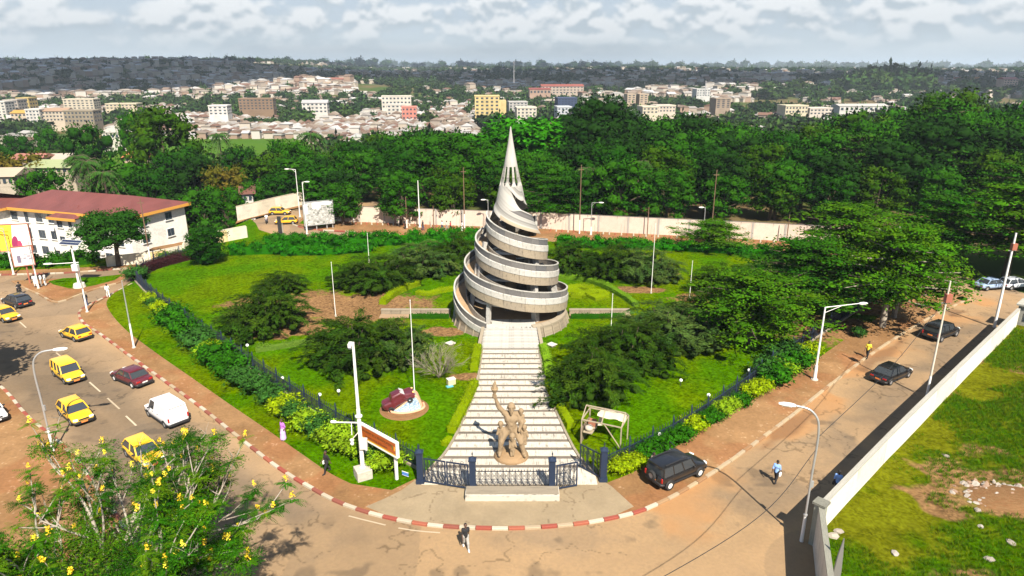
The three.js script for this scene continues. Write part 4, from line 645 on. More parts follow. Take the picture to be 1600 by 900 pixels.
for (const [px, yT, d, l] of [[132, 243, 130, 'palm beside the pale green roof'], [118, 238, 150, 'palm just left of the pale green roof'], [485, 200, 190, 'lone palm above the woods'], [340, 203, 230, 'small palm before the market'], [160, 262, 126, 'short palm in front of the wide green tree'], [1000, 250, 122, 'palm among the woods right of the monument'], [915, 262, 122, 'palm in the dark woods beside the spire']]) { const x = sightX(px, yT, d), y = T(x, -d), h = sightY(yT, d) - y + 1.5; plant('palm_tree', 'feather-leaved ' + l, 'palm', PALM, x, y, -d, h * 0.62, h, 'palms'); }

// garden and roadside trees
function standAt(name, label, cat, set, base, topH, w, grp, bark, y = 0.12) { return plant(name, label, cat, set, base[0], y, base[1], w, topH, grp, bark); }
standAt('layered_tree', 'large bright layered tree spreading over the right footway', 'tree', LAYER[0], [40.12,-69.11], 11.8, 12.5, 'layered trees of the garden', BARKPALE);
standAt('layered_tree', 'layered tree whose pale trunk stands second along the right footway', 'tree', LAYER[2], [42.95,-72.07], 10.6, 10.5, 'layered trees of the garden', BARKPALE);
standAt('layered_tree', 'dark layered tree inside the garden left of the large one', 'tree', LAYER[1], [32.54,-71.46], 9.5, 13, 'layered trees of the garden');
standAt('layered_tree', 'small layered tree at the garden edge above the right lawn', 'tree', LAYER[2], [24.04,-64.12], 8.0, 11.5, 'layered trees of the garden');
standAt('layered_tree', 'low layered tree in front of the pink wall, right of the monument', 'tree', LAYER[0], [30.77,-102.6], 4.6, 10, 'layered trees of the garden');
standAt('layered_tree', 'layered tree over the far end of the right road', 'tree', LAYER[1], [59.08,-90.15], 11, 12, 'layered trees of the garden');
standAt('layered_tree', 'big layered tree by the parked cars at the right edge', 'tree', LAYER[0], [66.45,-88.05], 13, 17, 'layered trees of the garden');
standAt('layered_tree', 'layered tree behind the large bright one', 'tree', LAYER[2], [45.15,-88.64], 10, 14, 'layered trees of the garden');
standAt('layered_tree', 'layered tree cut by the right edge above the parked cars', 'tree', LAYER[1], [76.41,-88.64], 12, 16, 'layered trees of the garden');
standAt('spreading_tree', 'umbrella tree with dark trunk before the white building', 'tree', UMBRELLA, [-55.52,-92.67], 8.0, 10.5, 'roadside trees', BARK);
standAt('round_tree', 'dense round tree at the back left corner of the lawn', 'tree', ROUND, [-43.46,-93.65], 5.4, 6.6, 'roadside trees');
standAt('layered_tree', 'layered tree leaning over the pink wall right beside the monument', 'tree', LAYER[1], [6.61,-119.15], 9, 11, 'layered trees of the garden');
// feathery bushes
const fb = [[415, 535, 415, 136, 'left on the lawn beside the bare soil'], [585, 468, 388, 120, 'behind the left low wall'], [655, 446, 380, 110, 'behind the left low wall, nearer the monument'], [708, 432, 368, 90, 'left of the monument, close to its spiral'], [560, 590, 490, 165, 'in front of the left low wall'], [625, 580, 505, 100, 'left of the bare shrub'], [900, 440, 372, 90, 'behind the monument on its right'], [955, 448, 380, 110, 'behind the clipped hedge on the right'], [1010, 452, 388, 100, 'at the end of the clipped hedge on the right'], [925, 640, 520, 145, 'nearest the walk on its right'], [975, 595, 495, 150, 'in the middle of the right garden'], [1045, 560, 478, 150, 'behind the right lawn'], [1085, 520, 470, 110, 'at the far side of the right lawn'], [1140, 480, 410, 110, 'between the flagpole and the layered trees'], [1215, 455, 408, 100, 'below the right part of the pink wall'], [440, 470, 425, 80, 'at the top of the left lawn']];
fb.forEach(([px, py, yT, w, l], i) => { const d = -[0,-83.02][1]; void d; const base = groundAt(px, py - w * 0.16), sc = w / 2 / (1067 / Math.hypot(-base[1] * 0.951 + 27 * 0.309)); const top = sightY(yT, -base[1]); plant('feathery_bush', 'wide feathery dark green bush ' + l, 'bush', FEATHER[i % 3], base[0], 0.14, base[1], sc * 1.10, clamp(top + 0.3, 1.8, 4.8) * 1.02, 'feathery bushes of the garden'); });
function groundAt(px, py) { const v = (450 - py) / 1067, c = Math.cos(0.3145), s = Math.sin(0.3145), t = -27 / (v * c - s); return [t * (px - 800) / 1067, -t * (v * s + c)]; }
// shrubs along the railings
const sh = [[214, 440, 'dark', 2.2], [236, 476, 'lime', 1.6], [252, 492, 'lime', 1.7], [246, 484, 'dark', 1.5], [272, 508, 'dark', 2.4], [262, 500, 'lime', 1.4], [292, 530, 'dark', 2.6], [312, 545, 'dark', 2.3], [322, 560, 'lime', 1.5], [340, 570, 'dark', 2.3], [362, 588, 'dark', 2.2], [334, 552, 'lime', 1.4], [382, 606, 'dark', 2.1], [402, 618, 'dark', 2.2], [425, 632, 'dark', 1.8], [448, 650, 'lime', 1.8], [464, 660, 'dark', 1.9], [482, 672, 'lime', 1.7], [500, 682, 'dark', 1.7], [520, 695, 'lime', 1.8], [540, 706, 'lime', 1.9], [556, 712, 'lime', 1.6], [590, 724, 'dark', 1.5], [604, 732, 'lime', 1.7], [590, 736, 'lime', 1.4], [966, 742, 'lime', 1.2], [982, 736, 'lime', 1.3], [996, 730, 'lime', 1.1], [1012, 718, 'dark', 1.5], [1032, 708, 'dark', 1.5], [1050, 696, 'dark', 1.4], [1066, 690, 'dark', 1.3], [1082, 676, 'lime', 1.4], [1098, 668, 'dark', 1.3], [1114, 660, 'dark', 1.3], [1126, 652, 'lime', 1.3], [1140, 644, 'lime', 1.3], [1158, 636, 'dark', 1.3], [1174, 622, 'lime', 1.4], [1190, 614, 'lime', 1.3], [1208, 602, 'dark', 2.2], [1196, 594, 'dark', 2.3], [1226, 588, 'lime', 1.6], [1240, 580, 'dark', 2.2], [1250, 572, 'lime', 1.9], [1262, 562, 'lime', 1.8], [1340, 528, 'dark', 1.2], [1225, 570, 'dark', 2.4]];
const ordW = ['nearest the gate', 'second from the gate', 'third from the gate', 'fourth from the gate', 'fifth from the gate', 'sixth from the gate', 'seventh from the gate', 'eighth from the gate', 'ninth from the gate', 'tenth from the gate', 'eleventh from the gate', 'twelfth from the gate', 'thirteenth from the gate', 'fourteenth from the gate'], shCount = {};
sh.sort((a, b) => b[1] - a[1]).forEach(([px, py, k, h], i) => { const ck = k + (px > 800), on = shCount[ck] = (shCount[ck] ?? -1) + 1; const p = groundAt(px, py), right = px > 800; const set = SHRUB[k][i % SHRUB[k].length]; plant('fence_shrub', (k === 'lime' ? 'yellow-green' : 'dark green') + ' shrub along the ' + (right ? 'right road' : 'left avenue') + ' railing, ' + ordW[on] + ' of its colour', 'shrub', set, p[0], 0.12, p[1], h * (1.05 + 0.4 * plantR()), h, 'shrubs planted along the railings'); });
// hedges: leaf clouds along a line
function hedge(line, w, h, c, label, { size = 0.16, dens = 60, y = 0.14, name = 'clipped_hedge', lump = 0.25, seed = plantSeed++ } = {}) {
  const L = new Leaves(seed), R = L.r, pts = smoothLine(line, 0.25), X = pts[0][0], Z = pts[0][1]; const len = pts.length * 0.25;
  const n = Math.round(len * dens * (w + 2 * h) * 0.9);
  for (let i = 0; i < n; i++) { const k = Math.floor(R() * (pts.length - 1)), a = pts[k], b = pts[k + 1]; let tx = b[0] - a[0], tz = b[1] - a[1]; const l = Math.hypot(tx, tz); tx /= l; tz /= l; const s = R() * (w + 2 * h); const t = R(); let o, yy, nx, ny; const f = 1 + lump * (noise(a[0] * 0.9 + 40 + s * 0.35, a[1] * 0.9 + 40) - 0.5) * 2; if (s < w) { o = s - w / 2; yy = h * f * (1 - 0.25 * Math.pow(Math.abs(o) / (w / 2), 3)); nx = 0; ny = 1; } else { const q = (s - w) % h, sg = s - w > h ? 1 : -1; o = sg * w / 2; yy = q * f; nx = sg; ny = 0.2; } o += L.g() * 0.1 * w; yy *= 1 + L.g() * 0.12;
    const v = 0.8 + 0.4 * noise(a[0] * 1.7 + 9, a[1] * 1.7 + yy); L.leaf(lerp(a[0], b[0], t) + tz * o - X, Math.max(0.02, yy), lerp(a[1], b[1], t) - tx * o - Z, tz * nx + L.g() * 0.5, ny + L.g() * 0.5, -tx * nx + L.g() * 0.5, L.g(), L.g(), L.g(), size * (0.7 + 0.6 * R()), size * 0.5, [c[0] * v, c[1] * v, c[2] * v], 0.4); }
  if (name === 'bushy_hedge') { L.pos.length = L.nor.length = L.col.length = L.idx.length = 0; L.n = 0; const m = Math.round(len * w / 0.9); for (let i = 0; i < m; i++) { const a = pts[Math.floor(R() * pts.length)], k = Math.max(0, pts.indexOf(a) - 1), b = pts[k], r = 0.45 + 0.4 * R(), q = (R() - 0.5) * w * 0.85, v = 0.7 + 0.6 * R(); let tx = a[0] - b[0], tz = a[1] - b[1]; const l = Math.hypot(tx, tz) || 1; L.clump(a[0] + tz / l * q - X, h * (0.35 + 0.5 * R()) * (1 - 0.5 * (2 * q / w) ** 2), a[1] - tx / l * q - Z, r, r * 0.8, r, 110, size * 0.9, size * 0.5, [c[0] * v * (0.8 + 0.5 * R()), c[1] * v, c[2] * v]); } }
  const o = group(name, label, 'hedge', [X, y, Z], 0, 'hedges'); part(o, 'foliage', L.build(), leafMat);
  part(o, 'stems', sweep(smoothLine(line.map(p => [p[0] - X, p[1] - Z]), 0.6), name === 'bushy_hedge' ? [[-w * 0.30, 0], [-w * 0.28, h * 0.5], [0, h * 0.6], [w * 0.28, h * 0.5], [w * 0.30, 0]] : [[-w * 0.46, 0], [-w * 0.45, h * 0.84], [0, h * 0.93], [w * 0.45, h * 0.84], [w * 0.46, 0]], true), new THREE.MeshPhysicalMaterial({ color: C(c[0], c[1], c[2]), roughness: 1, specularIntensity: 0, map: grainTex }));
}
hedge([[-3.29,-54.8],[-3.76,-51.44],[-4.32,-48.21],[-4.63,-46.43]], 0.75, 0.6, GREEN.lime, 'clipped yellow-green hedge beside the left edge of the walk', { size: 0.13, dens: 130 });
hedge([[-4.69,-45.49],[-5.04,-44.58]], 0.5, 0.4, GREEN.lime, 'short clipped hedge at the low left corner of the walk', { size: 0.12, dens: 130 });
hedge([[-3.38,-62.81],[-3.44,-60.17],[-3.5,-57.72]], 0.8, 0.7, GREEN.lime, 'clipped hedge left of the top of the walk', { size: 0.13, dens: 130 });
hedge([[3.08,-63.29],[3.34,-59.43],[3.32,-56.63]], 0.8, 0.6, [0.13, 0.25, 0.01], 'clipped hedge right of the top of the walk', { size: 0.13, dens: 130 });
hedge([[3.24,-55.06],[3.5,-52.6],[3.84,-50.99]], 0.7, 0.6, GREEN.lime, 'clipped yellow-green hedge halfway down the right of the walk', { size: 0.13, dens: 130 });
hedge([[3.94,-50.21],[4.3,-48.72],[4.59,-47.21]], 0.7, 0.55, GREEN.lime, 'lowest clipped hedge down the right of the walk', { size: 0.13, dens: 130 });
hedge([[-15.29,-76.17],[-14.7,-78.98],[-13.55,-81.72],[-11.97,-83.82]], 0.9, 0.7, GREEN.lime, 'curved clipped hedge left of the monument', { size: 0.15, dens: 100 });
hedge([[5.95,-86.6],[9.27,-85.75],[11.83,-82.76],[13.65,-78.74],[14.57,-75.49]], 0.8, 0.6, [0.10, 0.20, 0.010], 'curved clipped hedge right of the monument', { size: 0.15, dens: 100 });
hedge([[-11.74,-80.2],[-10.41,-79.71],[-8.8,-80.95],[-7.42,-81.72]], 0.9, 0.5, GREEN.lime, 'short yellow-green hedge bed left of the spiral', { size: 0.15, dens: 100 });
hedge([[-11.47,-71.66],[-9.32,-71.66],[-7.03,-71.66]], 0.6, 0.5, GREEN.bush, 'dark low hedge below the left low wall', { size: 0.15, dens: 100 });
hedge([[6.6,-71.66],[9.32,-71.66],[12.61,-72.07]], 0.6, 0.5, GREEN.bush, 'dark low hedge below the right low wall', { size: 0.15, dens: 100 });
hedge([[-25.29,-62.17],[-23.07,-63.13],[-20.89,-64.45],[-19.28,-65.82]], 0.6, 0.5, [0.09, 0.16, 0.02], 'straggling low hedge below the bare soil on the left', { size: 0.16, dens: 70, lump: 0.6 });
for (const [L, l] of [[[[6.86,-81.72],[8.54,-82.5],[10.08,-81.72]], 'far'], [[[6.33,-79.95],[7.6,-80.95],[8.3,-79.95],[7.78,-78.5]], 'left'], [[[9.04,-79.46],[10.74,-80.45],[11.37,-79.22],[9.67,-78.02]], 'right']]) hedge(L, 1.5, 0.45, GREEN.lime, l + ' bed of yellow-green clipped plants right of the spiral', { size: 0.15, dens: 90 });
for (const [L, w, h, l] of [[[[-42.15,-99.21],[-38.63,-99.57],[-34.88,-99.94]], 3.2, 1.7, 'dark hedge at the far left end of the back hedge row'], [[[-37.86,-102.99],[-32.87,-102.99],[-27.99,-103.39]], 3.6, 2.4, 'tall bushy hedge below the back road bend'], [[[-28.09,-103.78],[-22.23,-104.59],[-16.34,-105.81]], 3.4, 2.2, 'tall bushy hedge below the billboard'], [[[-16.4,-106.22],[-11.36,-107.06],[-5.24,-108.77]], 3.2, 2.0, 'tall bushy hedge reaching the monument from the left'], [[[-34.41,-98.48],[-27.91,-99.21],[-21.46,-100.69]], 2.0, 1.2, 'lower hedge strip in front of the back hedge row'], [[[-15.94,-102.99],[-10.07,-104.18],[-4.88,-105.4]], 2.0, 1.2, 'lower hedge strip left of the spiral'], [[[7.02,-103.78],[13.95,-102.99],[20.77,-102.22]], 2.8, 1.8, 'bushy hedge right of the spiral below the pink wall'], [[[20.77,-102.22],[27.41,-101.07],[33.8,-99.57]], 2.6, 1.6, 'bushy hedge under the low layered tree'], [[[33.69,-99.21],[38.11,-98.12],[41.97,-97.05]], 2.6, 1.5, 'bushy hedge at the right end of the pink wall']]) hedge(L, w, h, GREEN.yard, l, { size: 0.30, dens: 75, name: 'bushy_hedge', lump: 0.5 });
hedge([[-49.64,-86.6],[-50.14,-89.24],[-49.57,-92.35],[-48.09,-94.98],[-46.69,-97.05]], 1.6, 1.1, GREEN.purple, 'dark purple hedge at the back left corner of the lawn', { size: 0.2, dens: 80 });
hedge([[-75.47,-92.03],[-70.3,-92.35],[-66.91,-92.67]], 3, 1.7, GREEN.bush, 'bushes below the left end of the white building', { size: 0.34, dens: 70, name: 'bushy_hedge', lump: 0.6 });
hedge([[-66.01,-92.67],[-62.79,-93.32],[-59.72,-94.31]], 3, 1.9, GREEN.mid, 'bushes below the middle of the white building', { size: 0.34, dens: 70, name: 'bushy_hedge', lump: 0.6 });
hedge([[-50.54,-94.31],[-48.9,-97.76],[-47.48,-99.94]], 1.6, 1.2, [0.05, 0.12, 0.01], 'grassy hedge beside the round tree', { size: 0.28, dens: 40, name: 'bushy_hedge', lump: 0.6 });

// ---------------------------------------------------------------- buildings
const PANE = new THREE.MeshStandardMaterial({ color: C(0.035, 0.05, 0.07), roughness: 0.12, metalness: 0.1 });
const FRAMEW = mat(0.6, 0.6, 0.58, 0.6), DARKIN = mat(0.03, 0.028, 0.026, 0.9);
const corrugate = texture(256, 256, (i, j, o) => { const v = 0.80 + 0.4 * (fbm(i / 40, j / 90, 4) - 0.5); o[0] = v; o[1] = v * 0.98; o[2] = v * 0.96; });
const corrBump = texture(256, 256, (i, j, o) => { o[0] = o[1] = o[2] = 0.5 + 0.5 * Math.sin(i / 256 * Math.PI * 2 * 32); }, false);
const roofMat = (r, g, b, s = 0.125) => new THREE.MeshStandardMaterial({ color: C(r, g, b), roughness: 0.6, metalness: 0.1, map: rep(corrugate, s), bumpMap: rep(corrBump, s), bumpScale: 0.03 });
{ // white three-storey building with the red roof
  const A = [-64.2, -112], dir = [-0.946, -0.323], nb = [0.31, -0.951]; // along the long front, and back
  const turn = Math.atan2(-(-dir[1]), -dir[0]); // local x runs to the right along the front
  const o = group('apartment_building', 'white three-storey building with dull red roof and ochre eaves', 'building', [A[0], -6.3, A[1]], 0); o.rotation.y = -Math.atan2(-dir[1], -dir[0]);
  // local: +x to the right (towards the near corner at 0), -x left, -z back
  const WH = st(0.86, 0.85, 0.81, 0.2), OCH = mat(0.62, 0.30, 0.05, 0.7, { map: grainTex }), RED = roofMat(0.20, 0.062, 0.055);
  const Lx = 29, Dz = 12.5, hh = 9.1;
  part(o, 'wall', bx(Lx, hh, Dz, -Lx / 2, hh / 2, -Dz / 2), WH);
  part(o, 'wall', bx(7, hh - 0.02, 8, -Lx - 2.0, hh / 2, 2.5), WH);
  part(o, 'wall', bx(5.2, hh - 0.7, 1.6, -12.6, (hh - 0.7) / 2, 0.6), WH);
  const hip = (x0, x1, z0, z1, y, rise) => { const q = (z0 - z1) / 2, g = new THREE.BufferGeometry(), r0 = [x0 + q * 0.8, y + rise, (z0 + z1) / 2], r1 = [x1 - q * 0.8, y + rise, (z0 + z1) / 2], a = [x0, y, z0], b = [x1, y, z0], c = [x1, y, z1], d = [x0, y, z1]; const P = [], U = []; const tri = (...t) => t.forEach(p => { P.push(...p); U.push(p[0] + p[2] * 0, p[2] + p[1]); }); tri(a, b, r1); tri(a, r1, r0); tri(b, c, r1); tri(c, d, r0); tri(c, r0, r1); tri(d, a, r0); g.setAttribute('position', new THREE.Float32BufferAttribute(P, 3)); g.setAttribute('uv', new THREE.Float32BufferAttribute(U, 2)); g.computeVertexNormals(); return g; };
  const rf = part(o, 'roof', hip(-Lx - 0.9, 0.9, 0.9, -Dz - 0.9, hh + 0.35, 2.1), RED); part(rf, 'hip_roof', hip(-Lx - 6.4, -Lx + 2.4, 7.4, -8, hh + 0.30, 2.2), RED); part(rf, 'porch_roof', hip(-15.8, -9.4, 2.2, -5, hh - 0.42, 1.6), RED);
  const ev = (a, b, y) => part(o, 'eave', beam(a, b, 0.3, 0.55), OCH); void ev;
  part(o, 'eave', merge([bx(Lx + 1.8, 0.5, 0.25, -Lx / 2, hh + 0.1, 0.85), bx(0.25, 0.5, Dz + 1.7, 0.85, hh + 0.1, -Dz / 2), bx(Lx + 1.8, 0.5, 0.25, -Lx / 2, hh + 0.1, -Dz - 0.85)]), OCH);
  part(o, 'eave', bx(8.6, 0.48, 0.25, -Lx - 2, hh + 0.08, 7.2), OCH); part(o, 'eave', bx(0.25, 0.48, 6, -Lx + 2.25, hh + 0.08, 4.1), OCH); part(o, 'eave', bx(6.4, 0.45, 0.25, -12.6, hh - 0.62, 2.1), OCH);
  const win = (x, y, z, w, h, ry = 0) => { const f = part(o, 'window', bx(w + 0.16, h + 0.16, 0.10), FRAMEW); f.position.set(x, y, z); f.rotation.y = ry; for (const s of [-1, 1]) part(f, 'pane', bx(w / 2 - 0.04, h, 0.05, s * w / 4, 0, 0.045), PANE); part(f, 'sill', bx(w + 0.3, 0.08, 0.2, 0, -h / 2 - 0.12, 0.06), FRAMEW); };
  for (let k = 0; k < 3; k++) for (let i = 0; i < 9; i++) { const x = -2.4 - i * 3.0; if (x < -9.8 && x > -15.4) continue; const door = (i === 7 || i === 1) && k > 0; win(x, 1.9 + k * 2.95, 0.05, door ? 0.9 : 1.6, door ? 2.0 : 1.45); }
  for (let k = 0; k < 3; k++) { win(-11.4, 1.7 + k * 2.9, 1.45, 0.8, 1.0); win(-13.8, 1.7 + k * 2.9, 1.45, 1.2, 1.3); for (const z of [-3, -8.5]) win(0.05, 1.9 + k * 2.95, z, 1.5, 1.3, Math.PI / 2); for (const x of [-32.4, -29.6]) win(x, 1.9 + k * 2.95, 6.55, 1.4, 1.3); }
  for (let k = 0; k < 3; k++) win(-Lx + 1.55, 1.9 + k * 2.95, 4, 1.4, 1.3, Math.PI / 2);
  for (const [x, y] of [[-8.3, 2.6], [-6.8, 2.5], [-17.2, 2.4]]) part(o, 'air_conditioner', new RoundedBoxGeometry(0.8, 0.55, 0.35, 2, 0.04).translate(x, y, 0.2), FRAMEW);
  void turn; void nb;
}
// generic block with rows of built windows, flat or pitched roof
const gableGeo = (() => { const s = new THREE.Shape([[-0.5, 0], [0.5, 0], [0, 1]].map(p => new THREE.Vector2(...p))); const g = new THREE.ExtrudeGeometry(s, { depth: 1, bevelEnabled: false }); g.translate(0, 0, -0.5); return g; })();
const cube = new THREE.BoxGeometry(1, 1, 1);
function block(label, px0, px1, yT, yB, d, wall, { rows = 4, cols = 5, roof, depth = 14, turn = 0.12, wing } = {}) {
  const pm = (px0 + px1) / 2, x = sightX(pm, yB, d), y0 = sightY(yB, d), top = sightY(yT, d), w = (px1 - px0) / 1067 * d * 1.0, h = top - y0; const o = group('town_building', label, 'building', [x, y0, -d], turn);
  const wm = st(wall[0] * 0.78, wall[1] * 0.78, wall[2] * 0.78, 0.2); part(o, 'wall', bx(w, h, depth, 0, h / 2, -depth / 2), wm); part(o, 'roof', roof ? gableGeo.clone().rotateY(Math.PI / 2).scale(w + 1.2, h * 0.16 + 1, depth + 1).translate(0, h, -depth / 2) : bx(w + 0.6, 0.7, depth + 0.6, 0, h + 0.35, -depth / 2), roof ? roofMat(...roof) : st(wall[0] * 0.85, wall[1] * 0.85, wall[2] * 0.85, 0.2));
  part(o, 'footing', bx(w, 8, depth - 0.1, 0, -4, -depth / 2), wm);
  const sh_ = h / rows, sw = w / cols; for (let r = 0; r < rows; r++) { part(o, 'floor_band', bx(w + 0.08, 0.25, 0.12, 0, r * sh_ + sh_ * 0.98, 0.06), wm); for (let c = 0; c < cols; c++) { const m = part(o, 'window', cube, PANE); m.scale.set(sw * 0.5, sh_ * 0.42, 0.24); m.position.set(-w / 2 + (c + 0.5) * sw, (r + 0.55) * sh_, 0.0); } }
  for (let r = 0; r < rows; r++) for (let c = 0; c < 3; c++) { const m = part(o, 'window', cube, PANE); m.scale.set(0.24, sh_ * 0.42, depth * 0.16); m.position.set(w / 2, (r + 0.55) * sh_, -depth * (0.2 + 0.3 * c)); }
  if (wing) { const [f, hf] = wing; part(o, 'wing', bx(w * f, h * hf, depth * 0.8, w / 2 + w * f / 2, h * hf / 2, -depth * 0.45), wm); }
}
block('yellow eight-storey tower block above the woods', 743, 780, 151, 196, 590, [0.66, 0.53, 0.25], { rows: 8, cols: 5, depth: 18, wing: [0.28, 0.86], turn: 0.05 });
block('white block with a windowed front left of the yellow tower', 598, 642, 151, 170, 700, [0.66, 0.63, 0.57], { rows: 3, cols: 8 });
block('smaller white block in front of the white windowed block', 606, 631, 164, 180, 640, [0.62, 0.60, 0.56], { rows: 3, cols: 4 });
block('salmon pink house left of the yellow tower', 629, 651, 168, 188, 600, [0.62, 0.24, 0.19], { rows: 3, cols: 4 });
block('long brown block above the market', 376, 426, 155, 172, 640, [0.26, 0.17, 0.11], { rows: 4, cols: 9 });
block('white balcony block above the market roofs', 474, 511, 161, 177, 600, [0.66, 0.64, 0.62], { rows: 3, cols: 6, roof: [0.45, 0.45, 0.47] });
block('cream four-storey block on the far left slope', 103, 146, 156, 171, 640, [0.62, 0.56, 0.45], { rows: 4, cols: 7 });
block('white tower block at the left edge', -14, 11, 160, 186, 560, [0.66, 0.64, 0.60], { rows: 6, cols: 4 });
block('grey block next to the left edge tower', 11, 31, 157, 182, 580, [0.44, 0.40, 0.36], { rows: 5, cols: 4 });
block('yellow and brown block in the far left town', 31, 48, 154, 177, 610, [0.55, 0.42, 0.16], { rows: 4, cols: 3 });
block('low house with bright ochre roof in the far left town', 20, 42, 177, 190, 520, [0.62, 0.52, 0.40], { rows: 2, cols: 4, roof: [0.60, 0.33, 0.06] });
block('white sided block left of the market', 44, 64, 172, 192, 520, [0.68, 0.66, 0.64], { rows: 4, cols: 4 });
block('long cream shed with brown roof left of the market', 64, 104, 174, 190, 525, [0.60, 0.52, 0.42], { rows: 3, cols: 8, roof: [0.40, 0.27, 0.18] });
block('grey-brown unfinished block left of the market', 104, 146, 174, 192, 515, [0.32, 0.27, 0.20], { rows: 3, cols: 8 });
block('white market hall with a long plain roof', 163, 212, 207, 219, 400, [0.66, 0.64, 0.58], { rows: 1, cols: 8, depth: 20, roof: [0.55, 0.52, 0.46] });
block('cream row house above the market', 168, 212, 163, 171, 640, [0.62, 0.54, 0.40], { rows: 2, cols: 8 });
block('white house above the right half of the market', 328, 355, 166, 180, 580, [0.68, 0.67, 0.66], { rows: 3, cols: 4 });
block('blue glass block right of the spire', 872, 901, 154, 168, 560, [0.045, 0.07, 0.16], { rows: 4, cols: 6 });
block('white block below the blue glass block', 871, 893, 168, 184, 540, [0.56, 0.60, 0.66], { rows: 3, cols: 4 });
block('cream block just right of the spire', 808, 838, 169, 184, 540, [0.66, 0.62, 0.54], { rows: 3, cols: 5 });
block('grey block behind the cream one beside the spire', 796, 824, 160, 172, 620, [0.50, 0.50, 0.50], { rows: 3, cols: 5 });
block('left one of the twin beige blocks', 980, 993, 148, 161, 720, [0.52, 0.42, 0.32], { rows: 4, cols: 2 });
block('right one of the twin beige blocks', 999, 1012, 148, 161, 720, [0.52, 0.42, 0.32], { rows: 4, cols: 2 });
block('long pale block with red-brown roof, right of the spire', 847, 911, 135, 147, 900, [0.50, 0.42, 0.36], { rows: 3, cols: 12, roof: [0.30, 0.09, 0.07] });
block('red-roofed hall left of the long pale block', 828, 860, 140, 148, 880, [0.40, 0.28, 0.22], { rows: 1, cols: 6, roof: [0.26, 0.07, 0.06] });
block('white block with an aerial on the far right slope', 1088, 1109, 140, 151, 800, [0.64, 0.65, 0.66], { rows: 3, cols: 5 });
block('striped brown block above the right woods', 1118, 1141, 155, 169, 620, [0.34, 0.27, 0.21], { rows: 5, cols: 3 });
block('white villa row above the right woods', 1025, 1055, 166, 176, 520, [0.68, 0.60, 0.52], { rows: 2, cols: 6 });
block('cream house row between the woods and the twin blocks', 1004, 1028, 168, 178, 500, [0.66, 0.60, 0.48], { rows: 2, cols: 4 });
block('cream school block above the right woods', 1226, 1262, 166, 178, 560, [0.66, 0.60, 0.45], { rows: 2, cols: 7 });
block('long white warehouse above the right woods', 1310, 1388, 166, 175, 600, [0.62, 0.62, 0.60], { rows: 1, cols: 10, roof: [0.50, 0.49, 0.47] });
block('white house beside the long warehouse', 1264, 1300, 170, 180, 560, [0.66, 0.60, 0.54], { rows: 2, cols: 6 });
block('orange tower on the far right ridge', 1516, 1528, 121, 131, 1200, [0.60, 0.26, 0.07], { rows: 4, cols: 3 });
block('red brick block beside the orange tower', 1497, 1514, 121, 133, 1180, [0.40, 0.16, 0.11], { rows: 4, cols: 4 });
block('pale block with red roof at the right edge', 1566, 1589, 124, 138, 1000, [0.62, 0.45, 0.38], { rows: 4, cols: 5, roof: [0.36, 0.09, 0.07] });
block('white house on the green knoll', 486, 498, 128, 138, 950, [0.70, 0.68, 0.64], { rows: 2, cols: 3 });
block('cream house with porch on the green knoll', 500, 516, 130, 138, 950, [0.60, 0.54, 0.44], { rows: 1, cols: 5, roof: [0.42, 0.32, 0.24] });
block('red-roofed house topping the green knoll', 515, 537, 124, 134, 980, [0.40, 0.26, 0.20], { rows: 2, cols: 5, roof: [0.30, 0.12, 0.09] });
block('long white wall shed at the foot of the knoll', 535, 572, 144, 148, 880, [0.70, 0.68, 0.64], { rows: 1, cols: 9 });
block('low hall with a pale green roof behind the white building', 42, 116, 262, 271, 148, [0.50, 0.44, 0.34], { rows: 1, cols: 8, depth: 9, roof: [0.36, 0.42, 0.22], turn: 0 });
block('house with a dull red roof near the left edge', 22, 62, 249, 257, 190, [0.50, 0.40, 0.34], { rows: 1, cols: 5, depth: 8, roof: [0.40, 0.17, 0.13] });
block('house with a pale roof beside the dull red one', 66, 112, 249, 257, 195, [0.56, 0.50, 0.42], { rows: 1, cols: 5, depth: 8, roof: [0.50, 0.44, 0.38] });
block('house with an orange roof below the market', 196, 232, 246, 253, 190, [0.52, 0.40, 0.3], { rows: 1, cols: 4, depth: 7, roof: [0.48, 0.19, 0.07] });
block('low beige roofed house at the left edge behind the building', -12, 22, 276, 292, 140, [0.52, 0.46, 0.38], { rows: 1, cols: 4, depth: 8, roof: [0.50, 0.42, 0.32] });
block('white hut with a brown roof and blue door beyond the back road', 380, 396, 303, 318, 137, [0.70, 0.68, 0.66], { rows: 1, cols: 2, depth: 4, roof: [0.16, 0.07, 0.05], turn: 0.3 });
block('dull red-roofed house behind the trees by the yard wall', 240, 262, 300, 310, 150, [0.36, 0.26, 0.2], { rows: 1, cols: 3, depth: 6, roof: [0.22, 0.08, 0.06] });

// --- the packed market and the hillside houses
const hw = [[0.60, 0.54, 0.46], [0.52, 0.45, 0.37], [0.44, 0.37, 0.31], [0.66, 0.62, 0.57], [0.40, 0.28, 0.21]].map(c => mat(c[0] * 0.62, c[1] * 0.62, c[2] * 0.62, 0.9)), hr = [[0.40, 0.37, 0.34], [0.56, 0.54, 0.51], [0.27, 0.19, 0.14], [0.34, 0.26, 0.20], [0.68, 0.67, 0.66], [0.24, 0.13, 0.09], [0.44, 0.38, 0.31]].map(c => mat(c[0] * 0.6, c[1] * 0.6, c[2] * 0.61, 0.65, { metalness: 0.1 }));
const hrName = ['grey-beige', 'pale grey', 'brown', 'tan', 'whitish', 'rusty', 'beige'];
const shedRoof = (() => { const s = new THREE.Shape([[-0.5, 0], [0.5, 0], [0.5, 0.25], [-0.5, 1]].map(p => new THREE.Vector2(...p))); const g = new THREE.ExtrudeGeometry(s, { depth: 1, bevelEnabled: false }); g.translate(0, 0, -0.5); return g; })();
const spots = [];
